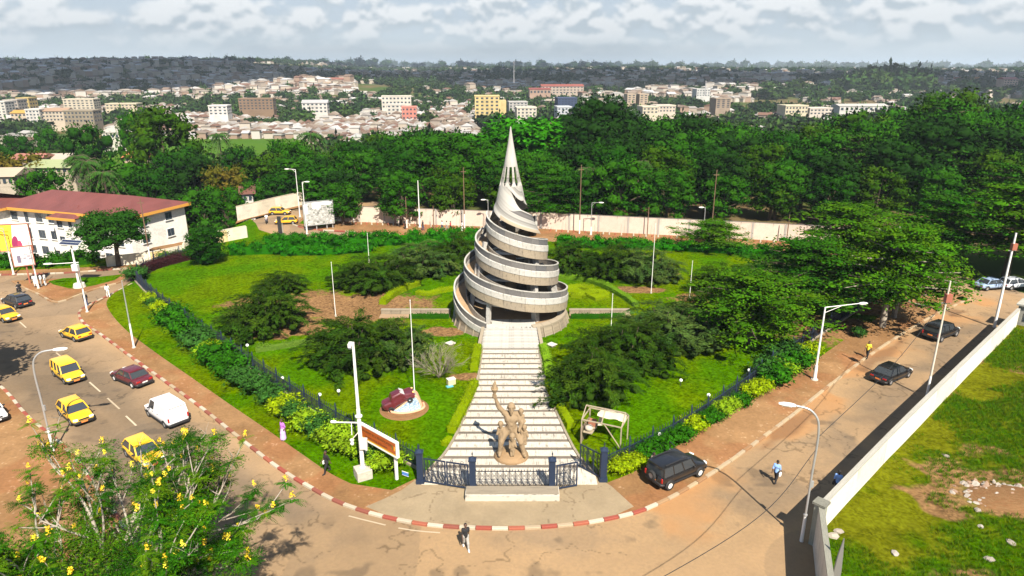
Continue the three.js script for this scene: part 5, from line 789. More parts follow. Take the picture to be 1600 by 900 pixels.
{
  const R = rng(616); const bandRows = [];
  for (let d = 425; d < 790; d += 7.5) bandRows.push(d);
  for (const d of bandRows) { const k = 1067 / d; for (let px = 170 + (d > 540 ? -120 : 0) + R() * 10; px < 748; px += (5.2 + R() * 4) * k) { if (px < 480 && d < 465) continue; if (d > 560 && fbm(px * 0.015, d * 0.02, 2) < 0.45) continue; const lim = 222 - Math.max(0, (px - 480) * 0.055); void lim; spots.push([sightX(px, 200, d), -d - R() * 5, 4.2 + R() * 3.8, 4.4 + R() * 3.6, 2.4 + R() * 1.5 + (R() < 0.08 ? 3 : 0), (R() - 0.5) * 0.5, 1, px]); } }
  for (let i = 0; i < 4900; i++) { const d = 420 + R() * 620, px = -350 + R() * 2300; if (px > 60 && px < 745 && d < 790) continue; const x = sightX(px, 170, d), z = -d; const c = fbm(x * 0.012 + 3, z * 0.012 + 8, 2); if (c < 0.47) continue; spots.push([x, z, 6 + R() * 6, 6 + R() * 5, 3 + R() * 2.2 + (R() < 0.12 ? 4 : 0), R() * 3, 0, px]); }
  for (let i = 0; i < 29000; i++) { const d = 900 + Math.pow(R(), 1.6) * 3600, px = -350 + R() * 2300; const x = sightX(px, 130, d), z = -d; const c = fbm(x * 0.004 + 31, z * 0.004 + 18, 3) + (px < 430 && d < 2300 ? 0.08 : 0); if (c < 0.50) continue; spots.push([x, z, 7 + R() * 8, 7 + R() * 6, 3.5 + R() * 3 + (R() < 0.1 ? 6 : 0), R() * 3, 2, px]); }
  spots.sort((a, b) => b[1] - a[1]);
  const mk = spots.filter(s => s[6] === 1), oth = spots.filter(s => s[6] !== 1); const solo = [...mk.slice(0, 240), ...oth.filter(s => s[1] > -700 && s[7] > -20 && s[7] < 1620).slice(0, 56)], set = new Set(solo);
  solo.forEach(s => {
    const [x, z, w, dp, h, a, m, px] = s, y = T(x, z), k = Math.floor(R() * 7); const side = px < 330 ? 'left' : px < 480 ? 'middle' : px < 620 ? 'right' : 'far right'; const row = z > -450 ? 'front' : z > -490 ? 'second' : z > -530 ? 'third' : 'back';
    const o = group(m ? 'market_house' : 'town_house', m ? hrName[k] + ' roofed market house in the ' + row + ' rows of the ' + side + ' market' : hrName[k] + ' roofed house among trees ' + (px < 185 ? 'in the far left town' : px < 800 ? 'behind the market' : px < 1100 ? 'beyond the woods right of the spire' : 'beyond the woods at far right'), 'house', [x, y, z], a, m ? 'packed houses of the market' : 'scattered houses of the town');
    const wl = part(o, 'wall', cube, hw[Math.floor(R() * 5)]); wl.scale.set(w, h + 4, dp); wl.position.y = h / 2 - 2;
    const rf = part(o, 'roof', R() < 0.6 ? gableGeo : shedRoof, hr[k]); rf.scale.set(w + 0.9, 0.7 + R() * 1.1, dp + 0.9); rf.position.y = h; if (R() < 0.5) { rf.rotation.y = Math.PI / 2; rf.scale.set(dp + 0.9, rf.scale.y, w + 0.9); }
  });
  const rest = spots.filter(s => !set.has(s)), W = new THREE.InstancedMesh(cube, mat(1, 1, 1, 0.9), rest.length), Rf = new THREE.InstancedMesh(gableGeo, mat(1, 1, 1, 0.7), rest.length), M = new THREE.Matrix4(), Q = new THREE.Quaternion();
  rest.forEach(([x, z, w, dp, h, a], i) => { const y = T(x, z); Q.setFromAxisAngle(UPV, a); M.compose(V3(x, y + h / 2 - 2, z), Q, V3(w, h + 4, dp)); W.setMatrixAt(i, M); W.setColorAt(i, hw[Math.floor(R() * 5)].color); M.compose(V3(x, y + h, z), Q, V3(w + 1, 1 + R() * 1.3, dp + 1)); Rf.setMatrixAt(i, M); Rf.setColorAt(i, hr[Math.floor(R() * 7)].color); });
  const far = group('distant_houses', 'mass of small pale houses covering the far hillsides', 'houses', [0, 0, 0]); far.userData.kind = 'stuff'; W.name = 'wall'; Rf.name = 'roof'; shade(W); shade(Rf); far.add(W, Rf); console.log('houses', spots.length, solo.length);
}
// --- distant trees, one mass
{
  const R = rng(909), L = new Leaves(77); for (let i = 0; i < 6; i++) L.clump((R() - 0.5) * 0.5, 0.5 + (R() - 0.3) * 0.35, (R() - 0.5) * 0.5, 0.32, 0.28, 0.32, 26, 0.26, 0.18, [1, 1, 1], { soft: 0.6 });
  const core = new THREE.IcosahedronGeometry(0.4, 1); core.scale(1, 0.9, 1); core.translate(0, 0.48, 0); paint(core, 0.9, 0.9, 0.9); const geo = merge([L.build(), core]);
  const list = []; const add = (x, z, s) => { list.push([x, T(x, z), z, s]); };
  for (let i = 0; i < 31000; i++) { const d = 255 + Math.pow(R(), 1.7) * 4200, px = -400 + R() * 2400, x = sightX(px, 140, d), z = -d; if (d < 800 && px > 60 && px < 752 && d > 400 && (d < 560 || fbm(px * 0.015, d * 0.02, 2) > 0.45) && R() < 0.965) continue; if (d < 1900 && px < 430 && R() < 0.35) continue; if (d < 465 && px < 480 && px > -40) { if (R() < 0.9) continue; } const c = fbm(x * 0.006 + 3, z * 0.006 + 8, 3); if (c < 0.40 && d < 2500) continue; if (d < 560 && d > 300 && px > 760 && R() < 0.3) continue; const kn = Math.hypot((x + 245) / 90, (d - 940) / 80); if (kn < 1 && R() < 0.8) continue; add(x, z, (4.5 + R() * 6.5) * (d > 1800 ? 1.3 : 1)); }
  for (let i = 0; i < 70; i++) { const px = 1325 + Math.pow(R(), 0.8) * 120, d = 1000 + R() * 150; add(sightX(px, 110, d), -d, 18 + R() * 12); }
  for (let i = 0; i < 40; i++) { const px = 1200 + R() * 420, d = 900 + R() * 300; add(sightX(px, 120, d), -d, 12 + R() * 8); }
  for (let i = 0; i < 2500; i++) { const d = 4500 + R() * 14000, px = -80 + R() * 1790; add(sightX(px, 106, d), -d, 22 + R() * 30); }
  const I = new THREE.InstancedMesh(geo, leafMat, list.length), M = new THREE.Matrix4(), Q = new THREE.Quaternion(), cc = new THREE.Color();
  list.forEach(([x, y, z, s], i) => { Q.setFromAxisAngle(UPV, R() * 6.28); M.compose(V3(x, y - 0.6, z), Q, V3(s * (0.9 + 0.4 * R()), s * (0.8 + 0.5 * R()), s * (0.9 + 0.4 * R()))); I.setMatrixAt(i, M); const v = 0.7 + 0.6 * R(), t = R(); cc.setRGB(lerp(0.014, 0.032, t) * v, lerp(0.038, 0.060, t) * v, lerp(0.008, 0.011, t) * v); I.setColorAt(i, cc); });
  I.name = 'distant_trees'; I.userData = { label: 'far-off trees covering the valley and hills as one mass', category: 'trees', kind: 'stuff' }; shade(I); scene.add(I); console.log('far trees', list.length);
}
// masts on the ridges
for (const [px, yT, yB, d, l] of [[331, 82, 99, 1700, 'taller lattice mast on the left ridge'], [357, 83, 99, 1700, 'second lattice mast on the left ridge'], [744, 92, 106, 1500, 'thin mast on the horizon left of the spire'], [803, 95, 125, 1000, 'mast standing just right of the spire'], [1102, 126, 142, 800, 'aerial mast on the white block at right'], [88, 85, 97, 1750, 'short mast on the far left ridge'], [467, 98, 108, 2600, 'distant mast on the hazy horizon']]) { const x = sightX(px, yB, d), y = sightY(yB, d) - 4, h = sightY(yT, d) - y, o = group('mast', l, 'mast', [x, y, -d], 0, 'masts on the skyline'); part(o, 'shaft', cyl(0.25, 0.7, h, 0, h / 2, 0, 4), mat(0.3, 0.3, 0.32, 0.6)); part(o, 'crossbar', bx(2.2, 0.3, 0.3, 0, h * 0.92, 0), mat(0.35, 0.3, 0.3, 0.6)); }

// ---------------------------------------------------------------- vehicles
const GLASS = new THREE.MeshPhysicalMaterial({ color: C(0.055, 0.065, 0.075), roughness: 0.08, metalness: 0.35, specularIntensity: 1 });
const TYRE = mat(0.018, 0.018, 0.018, 0.85), RIM = mat(0.42, 0.42, 0.43, 0.4, { metalness: 0.6 }), TRIM = mat(0.02, 0.02, 0.022, 0.6), LAMPW = mat(0.75, 0.75, 0.72, 0.15), LAMPR = mat(0.35, 0.012, 0.012, 0.25), LAMPO = mat(0.6, 0.2, 0.02, 0.3), PLATEO = mat(0.75, 0.22, 0.05, 0.5), PLATEW = mat(0.7, 0.7, 0.66, 0.5);
const paintM = (r, g, b) => new THREE.MeshPhysicalMaterial({ color: C(r, g, b), roughness: 0.38, clearcoat: 0.7, clearcoatRoughness: 0.12 });
function loft(stations) { // [z, y0, y1, half width, crown] from rear to front, closed rounded sections
  const pos = [], idx = []; const S = (z, y0, y1, w, k) => { const h = y1 - y0; const half = [[0, y0], [w * 0.82, y0], [w * 0.96, y0 + h * 0.16], [w, y0 + h * 0.45], [w * 0.985, y0 + h * 0.72], [w * 0.93, y1 - h * 0.07 - k * 0.3], [w * 0.80, y1 - k * 0.15], [w * 0.4, y1], [0, y1 + k * 0.1]]; return [...half.map(p => [p[0], p[1], z]), ...half.slice(1, -1).reverse().map(p => [-p[0], p[1], z])]; };
  const rings = stations.map(s => S(...s)), m = rings[0].length; rings.forEach(r => r.forEach(p => pos.push(...p)));
  for (let i = 0; i < rings.length - 1; i++) for (let j = 0; j < m; j++) { const k = (j + 1) % m, a = i * m + j, b = i * m + k, c = a + m, d = b + m; idx.push(a, b, d, a, d, c); }
  for (const [o, f] of [[0, 0], [(rings.length - 1) * m, 1]]) for (let j = 1; j < m - 1; j++) f ? idx.push(o, o + j, o + j + 1) : idx.push(o, o + j + 1, o + j);
  const g = new THREE.BufferGeometry(); g.setAttribute('position', new THREE.Float32BufferAttribute(pos, 3)); g.setIndex(idx); return toCreasedNormals(g, 0.7);
}
function quad(a, b, c, d, t = 0.012) { // thin pane from four corners
  const A = V3(...a), n = V3(...b).sub(A).cross(V3(...d).sub(A)).normalize().multiplyScalar(t); const P = [a, b, c, d].map(p => V3(...p)), Q = P.map(p => p.clone().add(n)); const g = new THREE.BufferGeometry(); g.setAttribute('position', new THREE.Float32BufferAttribute([...P, ...Q].flatMap(p => [p.x, p.y, p.z]), 3)); g.setIndex([0, 2, 1, 0, 3, 2, 4, 5, 6, 4, 6, 7, 0, 1, 5, 0, 5, 4, 1, 2, 6, 1, 6, 5, 2, 3, 7, 2, 7, 6, 3, 0, 4, 3, 4, 7]); const q = g.toNonIndexed(); q.computeVertexNormals(); return q;
}
const wheelGeo = (() => { const t = new THREE.LatheGeometry([[0.17, -0.09], [0.27, -0.095], [0.30, -0.06], [0.305, 0], [0.30, 0.06], [0.27, 0.095], [0.17, 0.09]].map(p => new THREE.Vector2(...p)), 20); t.rotateZ(Math.PI / 2); return t; })();
const rimGeo = (() => { const L = [new THREE.CylinderGeometry(0.19, 0.19, 0.10, 16).rotateZ(Math.PI / 2)]; for (let i = 0; i < 5; i++) L.push(bx(0.13, 0.05, 0.17, 0, 0, 0.09).rotateX(i * Math.PI * 2 / 5)); return merge(L); })();
function makeCar(name, label, p, front, rear, { L = 3.95, W = 1.62, H = 1.42, belt = 0.86, hood = 0.84, deck = 0.86, type = 'hatch', plate = PLATEO, ground = 0.0, spare = false, door = false, roofRack = false, hubs = RIM, stretch = 1 } = {}) {
  const dx = front[0] - rear[0], dz = front[1] - rear[1]; const o = group(name, label, type === 'van' ? 'van' : 'car', [(front[0] + rear[0]) / 2, ground, (front[1] + rear[1]) / 2], Math.atan2(dx, dz));
  const w = W / 2, z0 = -L / 2, z1 = L / 2, gc = type === 'suv' ? 0.42 : 0.26; const boxy = type === 'van' || type === 'suv' || type === 'wagon';
  const zf = type === 'van' ? z1 - 1.05 : z1 - (type === 'suv' ? 1.25 : 1.12), zft = zf - (boxy ? 0.42 : 0.62); // windscreen foot and head
  const zr = type === 'sedan' ? z0 + 0.62 : z0 + 0.14, zrt = type === 'sedan' ? z0 + 1.15 : type === 'hatch' ? z0 + 0.55 : z0 + 0.22; // back glass foot and head
  part(o, 'body', loft([[z0, gc + 0.12, deck - 0.14, w * 0.86, 0.03], [z0 + 0.08, gc + 0.04, deck - 0.03, w * 0.95, 0.04], [z0 + 0.5, gc, deck, w, 0.05], [zr + 0.4, gc, Math.max(deck, belt), w, 0.05], [0, gc, belt, w, 0.05], [zf, gc, belt, w, 0.05], [zf + 0.35, gc, hood, w * 0.985, 0.06], [z1 - 0.28, gc + 0.02, hood - 0.10, w * 0.95, 0.06], [z1 - 0.06, gc + 0.06, hood - 0.22, w * 0.88, 0.05], [z1, gc + 0.12, hood - 0.32, w * 0.80, 0.03]]), p);
  const wb = w * 0.94, wt = w * (boxy ? 0.84 : 0.76), yb = belt - 0.01, yt = H - 0.07;
  const P = { fl: [-wb, yb, zf], fr: [wb, yb, zf], tfl: [-wt, yt, zft], tfr: [wt, yt, zft], rl: [-wb, yb, zr], rr: [wb, yb, zr], trl: [-wt, yt, zrt], trr: [wt, yt, zrt] };
  const mix = (a, b, t) => a.map((v, i) => lerp(v, b[i], t));
  part(o, 'windscreen', quad(P.fl, P.fr, P.tfr, P.tfl), GLASS); const van = type === 'van';
  part(o, 'rear_window', quad(P.rr, P.rl, P.trl, P.trr), van ? p : GLASS);
  for (const s of [0, 1]) { const F = s ? P.fr : P.fl, TF = s ? P.tfr : P.tfl, Rr = s ? P.rr : P.rl, TR = s ? P.trr : P.trl; const cuts = van ? [0, 0.30, 1] : boxy ? [0, 0.36, 0.68, 1] : [0, 0.46, 1]; for (let k = 0; k < cuts.length - 1; k++) { const a = mix(F, Rr, cuts[k]), b = mix(F, Rr, cuts[k + 1]), c = mix(TF, TR, cuts[k + 1]), d = mix(TF, TR, cuts[k]); part(o, van && k ? 'side_panel' : 'side_window', s ? quad(b, a, d, c) : quad(a, b, c, d), van && k ? p : GLASS); part(o, 'pillar', beam(b, c, 0.07, 0.06), p); } part(o, 'pillar', beam(F, TF, 0.08, 0.05), p); }
  const rl = zft - zrt; part(o, 'roof', loft([[zrt - 0.10, yt - 0.05, yt + 0.02, wt * 0.95, 0.02], [zrt + 0.05, yt - 0.05, yt + 0.06, wt * 1.02, 0.04], [zrt + rl * 0.5, yt - 0.05, yt + 0.08, wt * 1.03, 0.04], [zft - 0.05, yt - 0.05, yt + 0.05, wt * 1.02, 0.04], [zft + 0.10, yt - 0.05, yt + 0.0, wt * 0.96, 0.02]]), p);
  part(o, 'front_bumper', loft([[z1 - 0.22, gc - 0.02, gc + 0.24, w * 0.97, 0.02], [z1 - 0.03, gc, gc + 0.24, w * 0.92, 0.02], [z1 + 0.05, gc + 0.04, gc + 0.20, w * 0.80, 0.02]]), type === 'suv' || boxy ? TRIM : TRIM);
  part(o, 'rear_bumper', loft([[z0 - 0.06, gc + 0.03, gc + 0.20, w * 0.86, 0.02], [z0 + 0.02, gc, gc + 0.24, w * 0.95, 0.02], [z0 + 0.2, gc - 0.02, gc + 0.24, w * 0.98, 0.02]]), TRIM);
  part(o, 'grille', bx(w * 0.9, 0.12, 0.05, 0, gc + 0.32, z1 - 0.015), TRIM);
  for (const s of [-1, 1]) { part(o, 'headlight', new RoundedBoxGeometry(0.34, 0.16, 0.16, 2, 0.04).rotateY(s * 0.35).translate(s * w * 0.70, hood - 0.24, z1 - 0.10), LAMPW); part(o, 'tail_light', boxy ? new RoundedBoxGeometry(0.14, 0.34, 0.08, 2, 0.03).translate(s * w * 0.86, deck - 0.22, z0 + 0.02) : new RoundedBoxGeometry(0.34, 0.14, 0.10, 2, 0.03).translate(s * w * 0.66, deck - 0.20, z0 + 0.03), LAMPR); part(o, 'wing_mirror', new RoundedBoxGeometry(0.18, 0.12, 0.10, 2, 0.03).translate(s * (w + 0.09), belt + 0.06, zf - 0.28), TRIM); part(o, 'sill', bx(0.05, 0.10, L * 0.5, s * w * 0.985, gc + 0.05, 0), TRIM);
    for (const z of [z0 + 0.72, z1 - 0.78]) { const R = type === 'suv' ? 1.2 : 1; part(o, 'wheel_arch', new THREE.TorusGeometry(0.335 * R, 0.045, 5, 14, Math.PI).rotateY(Math.PI / 2).translate(s * (w - 0.015), 0.30 * R, z), TRIM); const wh = part(o, 'wheel', wheelGeo, TYRE); wh.position.set(s * (w - 0.08), 0.30 * R, z); wh.scale.setScalar(R); part(wh, 'rim', rimGeo, hubs).position.x = s * 0.015; } 
    for (const f of [0.3, -0.35]) part(o, 'door_handle', bx(0.03, 0.03, 0.16, s * w * 0.998, belt - 0.12, L * 0.5 * f * 0.6), TRIM); }
  part(o, 'number_plate', bx(0.46, 0.12, 0.03, 0, gc + 0.14, z1 + 0.055), plate); part(o, 'number_plate', bx(0.46, 0.12, 0.03, 0, deck - 0.34, z0 - 0.025), plate);
  part(o, 'underbody', bx(W * 0.86, 0.2, L * 0.86, 0, gc + 0.02, 0), TRIM);
  if (spare) { const wh = part(o, 'spare_wheel', wheelGeo, TYRE); wh.rotation.y = Math.PI / 2; wh.position.set(0.05, 0.95, z0 - 0.12); wh.scale.setScalar(1.15); part(wh, 'cover', rimGeo, RIM); }
  if (door) { const d = part(o, 'open_door', merge([quad([w, gc + 0.1, zf - 0.1], [w + 0.85, gc + 0.1, zf + 0.15], [w + 0.85, belt, zf + 0.15], [w, belt, zf - 0.1], 0.06), beam([w + 0.85, belt, zf + 0.15], [w + 0.7, yt, zf - 0.05], 0.05, 0.05), beam([w + 0.7, yt, zf - 0.05], [w + 0.02, yt, zf - 0.25], 0.05, 0.05)]), p); part(d, 'door_lining', quad([w + 0.05, gc + 0.15, zf - 0.16], [w + 0.8, gc + 0.15, zf + 0.07], [w + 0.8, belt - 0.05, zf + 0.07], [w + 0.05, belt - 0.05, zf - 0.16], 0.03), mat(0.45, 0.43, 0.40, 0.7)); }
  if (roofRack) for (const s of [-1, 1]) part(o, 'roof_rail', beam([s * wt * 0.85, H + 0.06, zft - 0.2], [s * wt * 0.85, H + 0.06, zrt + 0.2], 0.05, 0.05), TRIM);
  return o;
}
const TAXI = paintM(0.74, 0.42, 0.012), TAXI2 = paintM(0.70, 0.37, 0.012), TAXI3 = paintM(0.77, 0.46, 0.02), BLACKP = paintM(0.008, 0.008, 0.009), MAROON = paintM(0.10, 0.010, 0.018), WHITEP = paintM(0.72, 0.73, 0.75);
makeCar('taxi', 'yellow taxi cut by the left edge, behind the black hatchback', TAXI2, [-55.22,-70.86], [-58.24,-72.69], { H: 1.42 });
makeCar('taxi', 'yellow hatchback taxi driving away, farthest up the avenue lane', TAXI, [-46.85,-67.07], [-44.21,-65.48], { L: 3.75 });
makeCar('taxi', 'tall boxy yellow taxi coming down the avenue beside the street lamp', TAXI3, [-38.92,-55.44], [-41.67,-57.72], { type: 'wagon', H: 1.62, L: 4.0 });
makeCar('taxi', 'yellow taxi with orange number plate nearest the flowering tree top', TAXI, [-33.87,-48.1], [-36.45,-50.32], { L: 3.9 });
makeCar('taxi', 'yellow taxi half hidden by the flowering tree', TAXI3, [-25.44,-42.19], [-27.59,-44.05], { L: 3.9 });
makeCar('parked_car', 'dark maroon saloon driving away on the avenue', MAROON, [-35.64,-56.77], [-32.71,-54.93], { type: 'sedan', L: 4.3, W: 1.68, H: 1.40, plate: PLATEW, hubs: mat(0.6, 0.6, 0.6, 0.4) });
makeCar('delivery_van', 'white panel van driving away on the avenue', WHITEP, [-29.39,-50.43], [-26.13,-47.7], { type: 'van', L: 4.35, W: 1.75, H: 1.84, belt: 1.02, hood: 0.95, deck: 1.05, plate: PLATEW });
makeCar('hatchback_car', 'black hatchback on the avenue beside the traffic island', BLACKP, [-60.48,-77.55], [-56.93,-75.49], { L: 4.1, W: 1.7, H: 1.45 });
makeCar('offroad_car', 'black off-roader with spare wheel parked on the right footway', BLACKP, [12.85,-41.62], [9.65,-39.56], { type: 'suv', L: 4.35, W: 1.78, H: 1.78, belt: 1.08, hood: 1.06, deck: 1.1, spare: true, door: true, ground: 0.13, roofRack: true, plate: PLATEO, hubs: mat(0.62, 0.62, 0.60, 0.4) });
makeCar('saloon_car', 'black saloon driving away on the right road', BLACKP, [36.08,-57.59], [32.74,-55.44], { type: 'sedan', L: 4.4, W: 1.72, H: 1.42, plate: PLATEO });
makeCar('estate_car', 'black tall car farther up the right road', BLACKP, [46.39,-67.43], [43.28,-65.48], { type: 'suv', L: 4.4, W: 1.8, H: 1.72, belt: 1.05, hood: 1.02, deck: 1.05 });
makeCar('taxi', 'small yellow taxi on the back road bend, behind the other', TAXI2, [-43.32,-128.53], [-45.28,-128.53], { L: 3.9 });
makeCar('taxi', 'small yellow taxi on the back road, nearest the billboard', TAXI2, [-41.38,-120.19], [-39.62,-120.45], { L: 3.9 });
makeCar('parked_car', 'silver-blue car parked under the trees at the right edge', paintM(0.28, 0.38, 0.55), [62.18,-83.02], [59.88,-82.5], { type: 'sedan', L: 4.3, plate: PLATEW, ground: 0.02 });
makeCar('parked_car', 'white car parked under the trees at the right edge', paintM(0.6, 0.64, 0.7), [65.32,-83.29], [62.98,-82.76], { L: 4.0, plate: PLATEW, ground: 0.02 });
makeCar('parked_car', 'white car on the left footway cut by the left edge', WHITEP, [-40.1,-47.6], [-43.88,-50.54], { L: 4.0, plate: PLATEW, ground: 0.12 });
makeCar('delivery_van', 'white van showing above the curved cream wall', WHITEP, [-42.03,-147.38], [-39.64,-148.92], { type: 'van', L: 4.8, W: 1.8, H: 2.0, belt: 1.1, hood: 1.0, deck: 1.1 });

// ---------------------------------------------------------------- street furniture
const WHITEPAINT = mat(0.72, 0.71, 0.68, 0.5), GALV = mat(0.42, 0.42, 0.42, 0.45, { metalness: 0.5 }), WOODPOLE = new THREE.MeshStandardMaterial({ color: C(0.22, 0.13, 0.08), roughness: 0.95, map: barkTex }), CONC = st(0.50, 0.46, 0.40, 0.5), RUSTY = mat(0.30, 0.10, 0.06, 0.8);
const dirTo = (a, b) => { const L = Math.hypot(b[0] - a[0], b[1] - a[1]); return [(b[0] - a[0]) / L, (b[1] - a[1]) / L]; };
function headGeo(L = 0.9, w = 0.32) { return loft([[0, -0.05, 0.06, w * 0.30, 0.02], [L * 0.25, -0.07, 0.09, w * 0.48, 0.03], [L * 0.7, -0.07, 0.09, w * 0.5, 0.03], [L, -0.03, 0.04, w * 0.28, 0.02]]); }
// curved mast lamp; the arm points along [ax, az]
function curvedLamp(label, p, h, ax, az, reach, y = 0.1) {
  const o = group('street_lamp', label, 'street lamp', [p[0], y, p[1]], 0, 'street lamps');
  part(o, 'base', cyl(0.09, 0.11, 1.8, 0, 0.9, 0, 10), WHITEPAINT);
  part(o, 'mast', tube([[0, 1.7, 0], [0, h * 0.5, 0], [0, h * 0.84, 0], [ax * reach * 0.12, h * 0.93, az * reach * 0.12], [ax * reach * 0.45, h * 0.985, az * reach * 0.45], [ax * reach, h, az * reach]], 0.065, 40, 8), GALV);
  const hd = part(o, 'lamp_head', headGeo(), WHITEPAINT); hd.position.set(ax * reach, h, az * reach); hd.rotation.y = Math.atan2(ax, az);
  part(hd, 'lens', bx(0.22, 0.03, 0.5, 0, -0.085, 0.45), LAMPW); part(o, 'collar', cyl(0.12, 0.12, 0.1, 0, 1.85, 0, 10), GALV); part(o, 'junction_box', bx(0.14, 0.4, 0.12, 0.1, h * 0.45, 0), GALV);
}
curvedLamp('curved street lamp in the left foreground beside the taxis', [-33.66,-43.96], 7.91, 0.93, -0.25, 1.5, 0.1);
curvedLamp('curved street lamp beside the near end of the white wall', [17.27,-34.09], 8.79, -0.93, -0.3, 1.4, 0.02);
function straightLamp(label, p, h, { arm = [1, 0], reach = 1.6, r = 0.07, white = 1.4, head = true, y = 0.1, m = WHITEPAINT, lower = WHITEPAINT, lean = [0, 0], boxAt = 0 } = {}) {
  const o = group('street_lamp', label, 'street lamp', [p[0], y, p[1]], 0, 'street lamps'); const top = [lean[0], h, lean[1]];
  part(o, 'base', rod([0, 0, 0], [lean[0] * white / h, white, lean[1] * white / h], r * 1.7, r * 1.4, 10), lower); part(o, 'mast', rod([lean[0] * white / h, white, lean[1] * white / h], top, r, r * 0.7, 8), m);
  part(o, 'plinth', cyl(r * 3, r * 3.4, 0.12, 0, 0.05, 0, 10), CONC);
  if (head) { part(o, 'arm', rod(top, [top[0] + arm[0] * reach, h + 0.12, top[2] + arm[1] * reach], 0.045, 0.035, 6), m); part(o, 'strut', rod([top[0], h - 0.5, top[2]], [top[0] + arm[0] * reach * 0.5, h + 0.04, top[2] + arm[1] * reach * 0.5], 0.025, 0.025, 5), m); const hd = part(o, 'lamp_head', headGeo(0.8, 0.3), WHITEPAINT); hd.position.set(top[0] + arm[0] * reach, h + 0.1, top[2] + arm[1] * reach); hd.rotation.y = Math.atan2(arm[0], arm[1]); part(hd, 'lens', bx(0.2, 0.03, 0.45, 0, -0.085, 0.4), LAMPW); }
  if (boxAt) part(o, 'junction_box', bx(0.35, 0.5, 0.25, lean[0] * boxAt / h, boxAt, lean[1] * boxAt / h + 0.15), FRAMEW);
  return o;
}
straightLamp('white lamp post with a long arm on the right footway', [27.24,-55.97], 6.92, { arm: [0.96, -0.2], reach: 3.4, r: 0.10 });
straightLamp('tall thin pole with a white foot on the left footway', [-37.9,-63.29], 7.07, { head: false, r: 0.06, white: 2.6, m: GALV });
straightLamp('thin pole with a white foot at the corner of the avenue', [-48.77,-73.75], 5.66, { head: false, r: 0.06, white: 2.8, m: GALV });
straightLamp('white pole with grey top beside the three pedestrians', [-60.12,-82.5], 6.36, { head: false, r: 0.06, white: 2.6, m: GALV });
straightLamp('lamp post before the left end of the white building', [-67.55,-88.64], 6.39, { arm: [-1, 0.1], reach: 1.8, white: 3.2, m: GALV });
straightLamp('tall lamp post inside the back road bend', [-39.65,-125.63], 8.83, { arm: [-1, 0], reach: 1.2, r: 0.08 });
straightLamp('lamp post in front of the billboard', [-34.41,-111.89], 8.72, { arm: [0.6, 0], reach: 0.7, r: 0.08 });
straightLamp('tall white mast before the pink wall left of the monument', [-16.16,-117.13], 8.2, { head: false, r: 0.09, white: 3 });
straightLamp('lamp post beside the monument, before the pink wall on its right', [13.18,-111.43], 5.42, { arm: [0.8, 0.2], reach: 1.4, m: GALV });
straightLamp('small lamp post just left of the monument at the pink wall', [-4.09,-115.17], 5.13, { arm: [-0.6, 0], reach: 0.7, m: GALV });
straightLamp('lamp post hidden in the trees right of the monument', [31.45,-109.64], 4.92, { arm: [-0.5, 0], reach: 0.6, m: GALV });
// wooden or plain line poles
function linePole(label, p, h, { r = 0.10, m = WOODPOLE, foot = 0, lean = [0, 0], cross = false, y = 0.05, boxM = null } = {}) {
  const o = group('line_pole', label, 'pole', [p[0], y, p[1]], 0, 'line poles'); if (foot) part(o, 'painted_foot', rod([0, 0, 0], [lean[0] * foot / h, foot, lean[1] * foot / h], r * 1.15, r * 1.1, 8), WHITEPAINT); part(o, 'shaft', rod([lean[0] * foot / h, foot, lean[1] * foot / h], [lean[0], h, lean[1]], r, r * 0.7, 8), m);
  if (cross) part(o, 'crossarm', bx(0.9, 0.1, 0.1, lean[0] * 0.9, h * 0.93, lean[1] * 0.9), m); if (boxM) { part(o, 'switch_box', bx(0.5, 0.7, 0.4, lean[0] * 0.86 + 0.1, h * 0.86, lean[1] * 0.86), boxM); part(o, 'bracket', bx(0.8, 0.06, 0.06, lean[0] * 0.83, h * 0.82, 0), GALV); }
}
linePole('slender pole with a rusty box halfway along the white wall', [35.39,-52.6], 10.44, { r: 0.09, m: mat(0.55, 0.5, 0.42, 0.7), foot: 2.0, boxM: RUSTY });
linePole('pale pole with a rusty box at the far end of the white wall', [52.27,-69.11], 10.46, { r: 0.13, m: WHITEPAINT, foot: 3, boxM: RUSTY });
for (const [p, h, l, f] of [[[-28.51,-120.71], 4.54, 'short wooden pole near the billboard end of the pink wall', 1], [[-18.33,-116.64], 5.52, 'wooden pole with rusty top left of the tall white mast', 1.5], [[-13.58,-116.14], 4.06, 'short wooden pole right of the tall white mast', 0], [[-8.24,-116.14], 10.63, 'tall dark pole with white foot left of the spire', 2.6], [[11.34,-112.34], 11.58, 'tall dark pole with white foot right of the spire', 2.4], [[22.52,-110.98], 4.86, 'wooden pole before the pink wall right of the monument', 0], [[32.24,-107.91], 11.39, 'tall rusty pole behind the low layered tree', 0], [[43.55,-105.4], 4.76, 'leaning wooden pole at the right end of the pink wall', 0], [[-20.59,-118.14], 4.12, 'thin wooden stake before the pink wall', 0], [[-50.74,-92.35], 9.82, 'tall rusty pole with white foot beside the white building', 3]]) linePole(l, p, h, { foot: f, r: 0.09, cross: h > 7 });
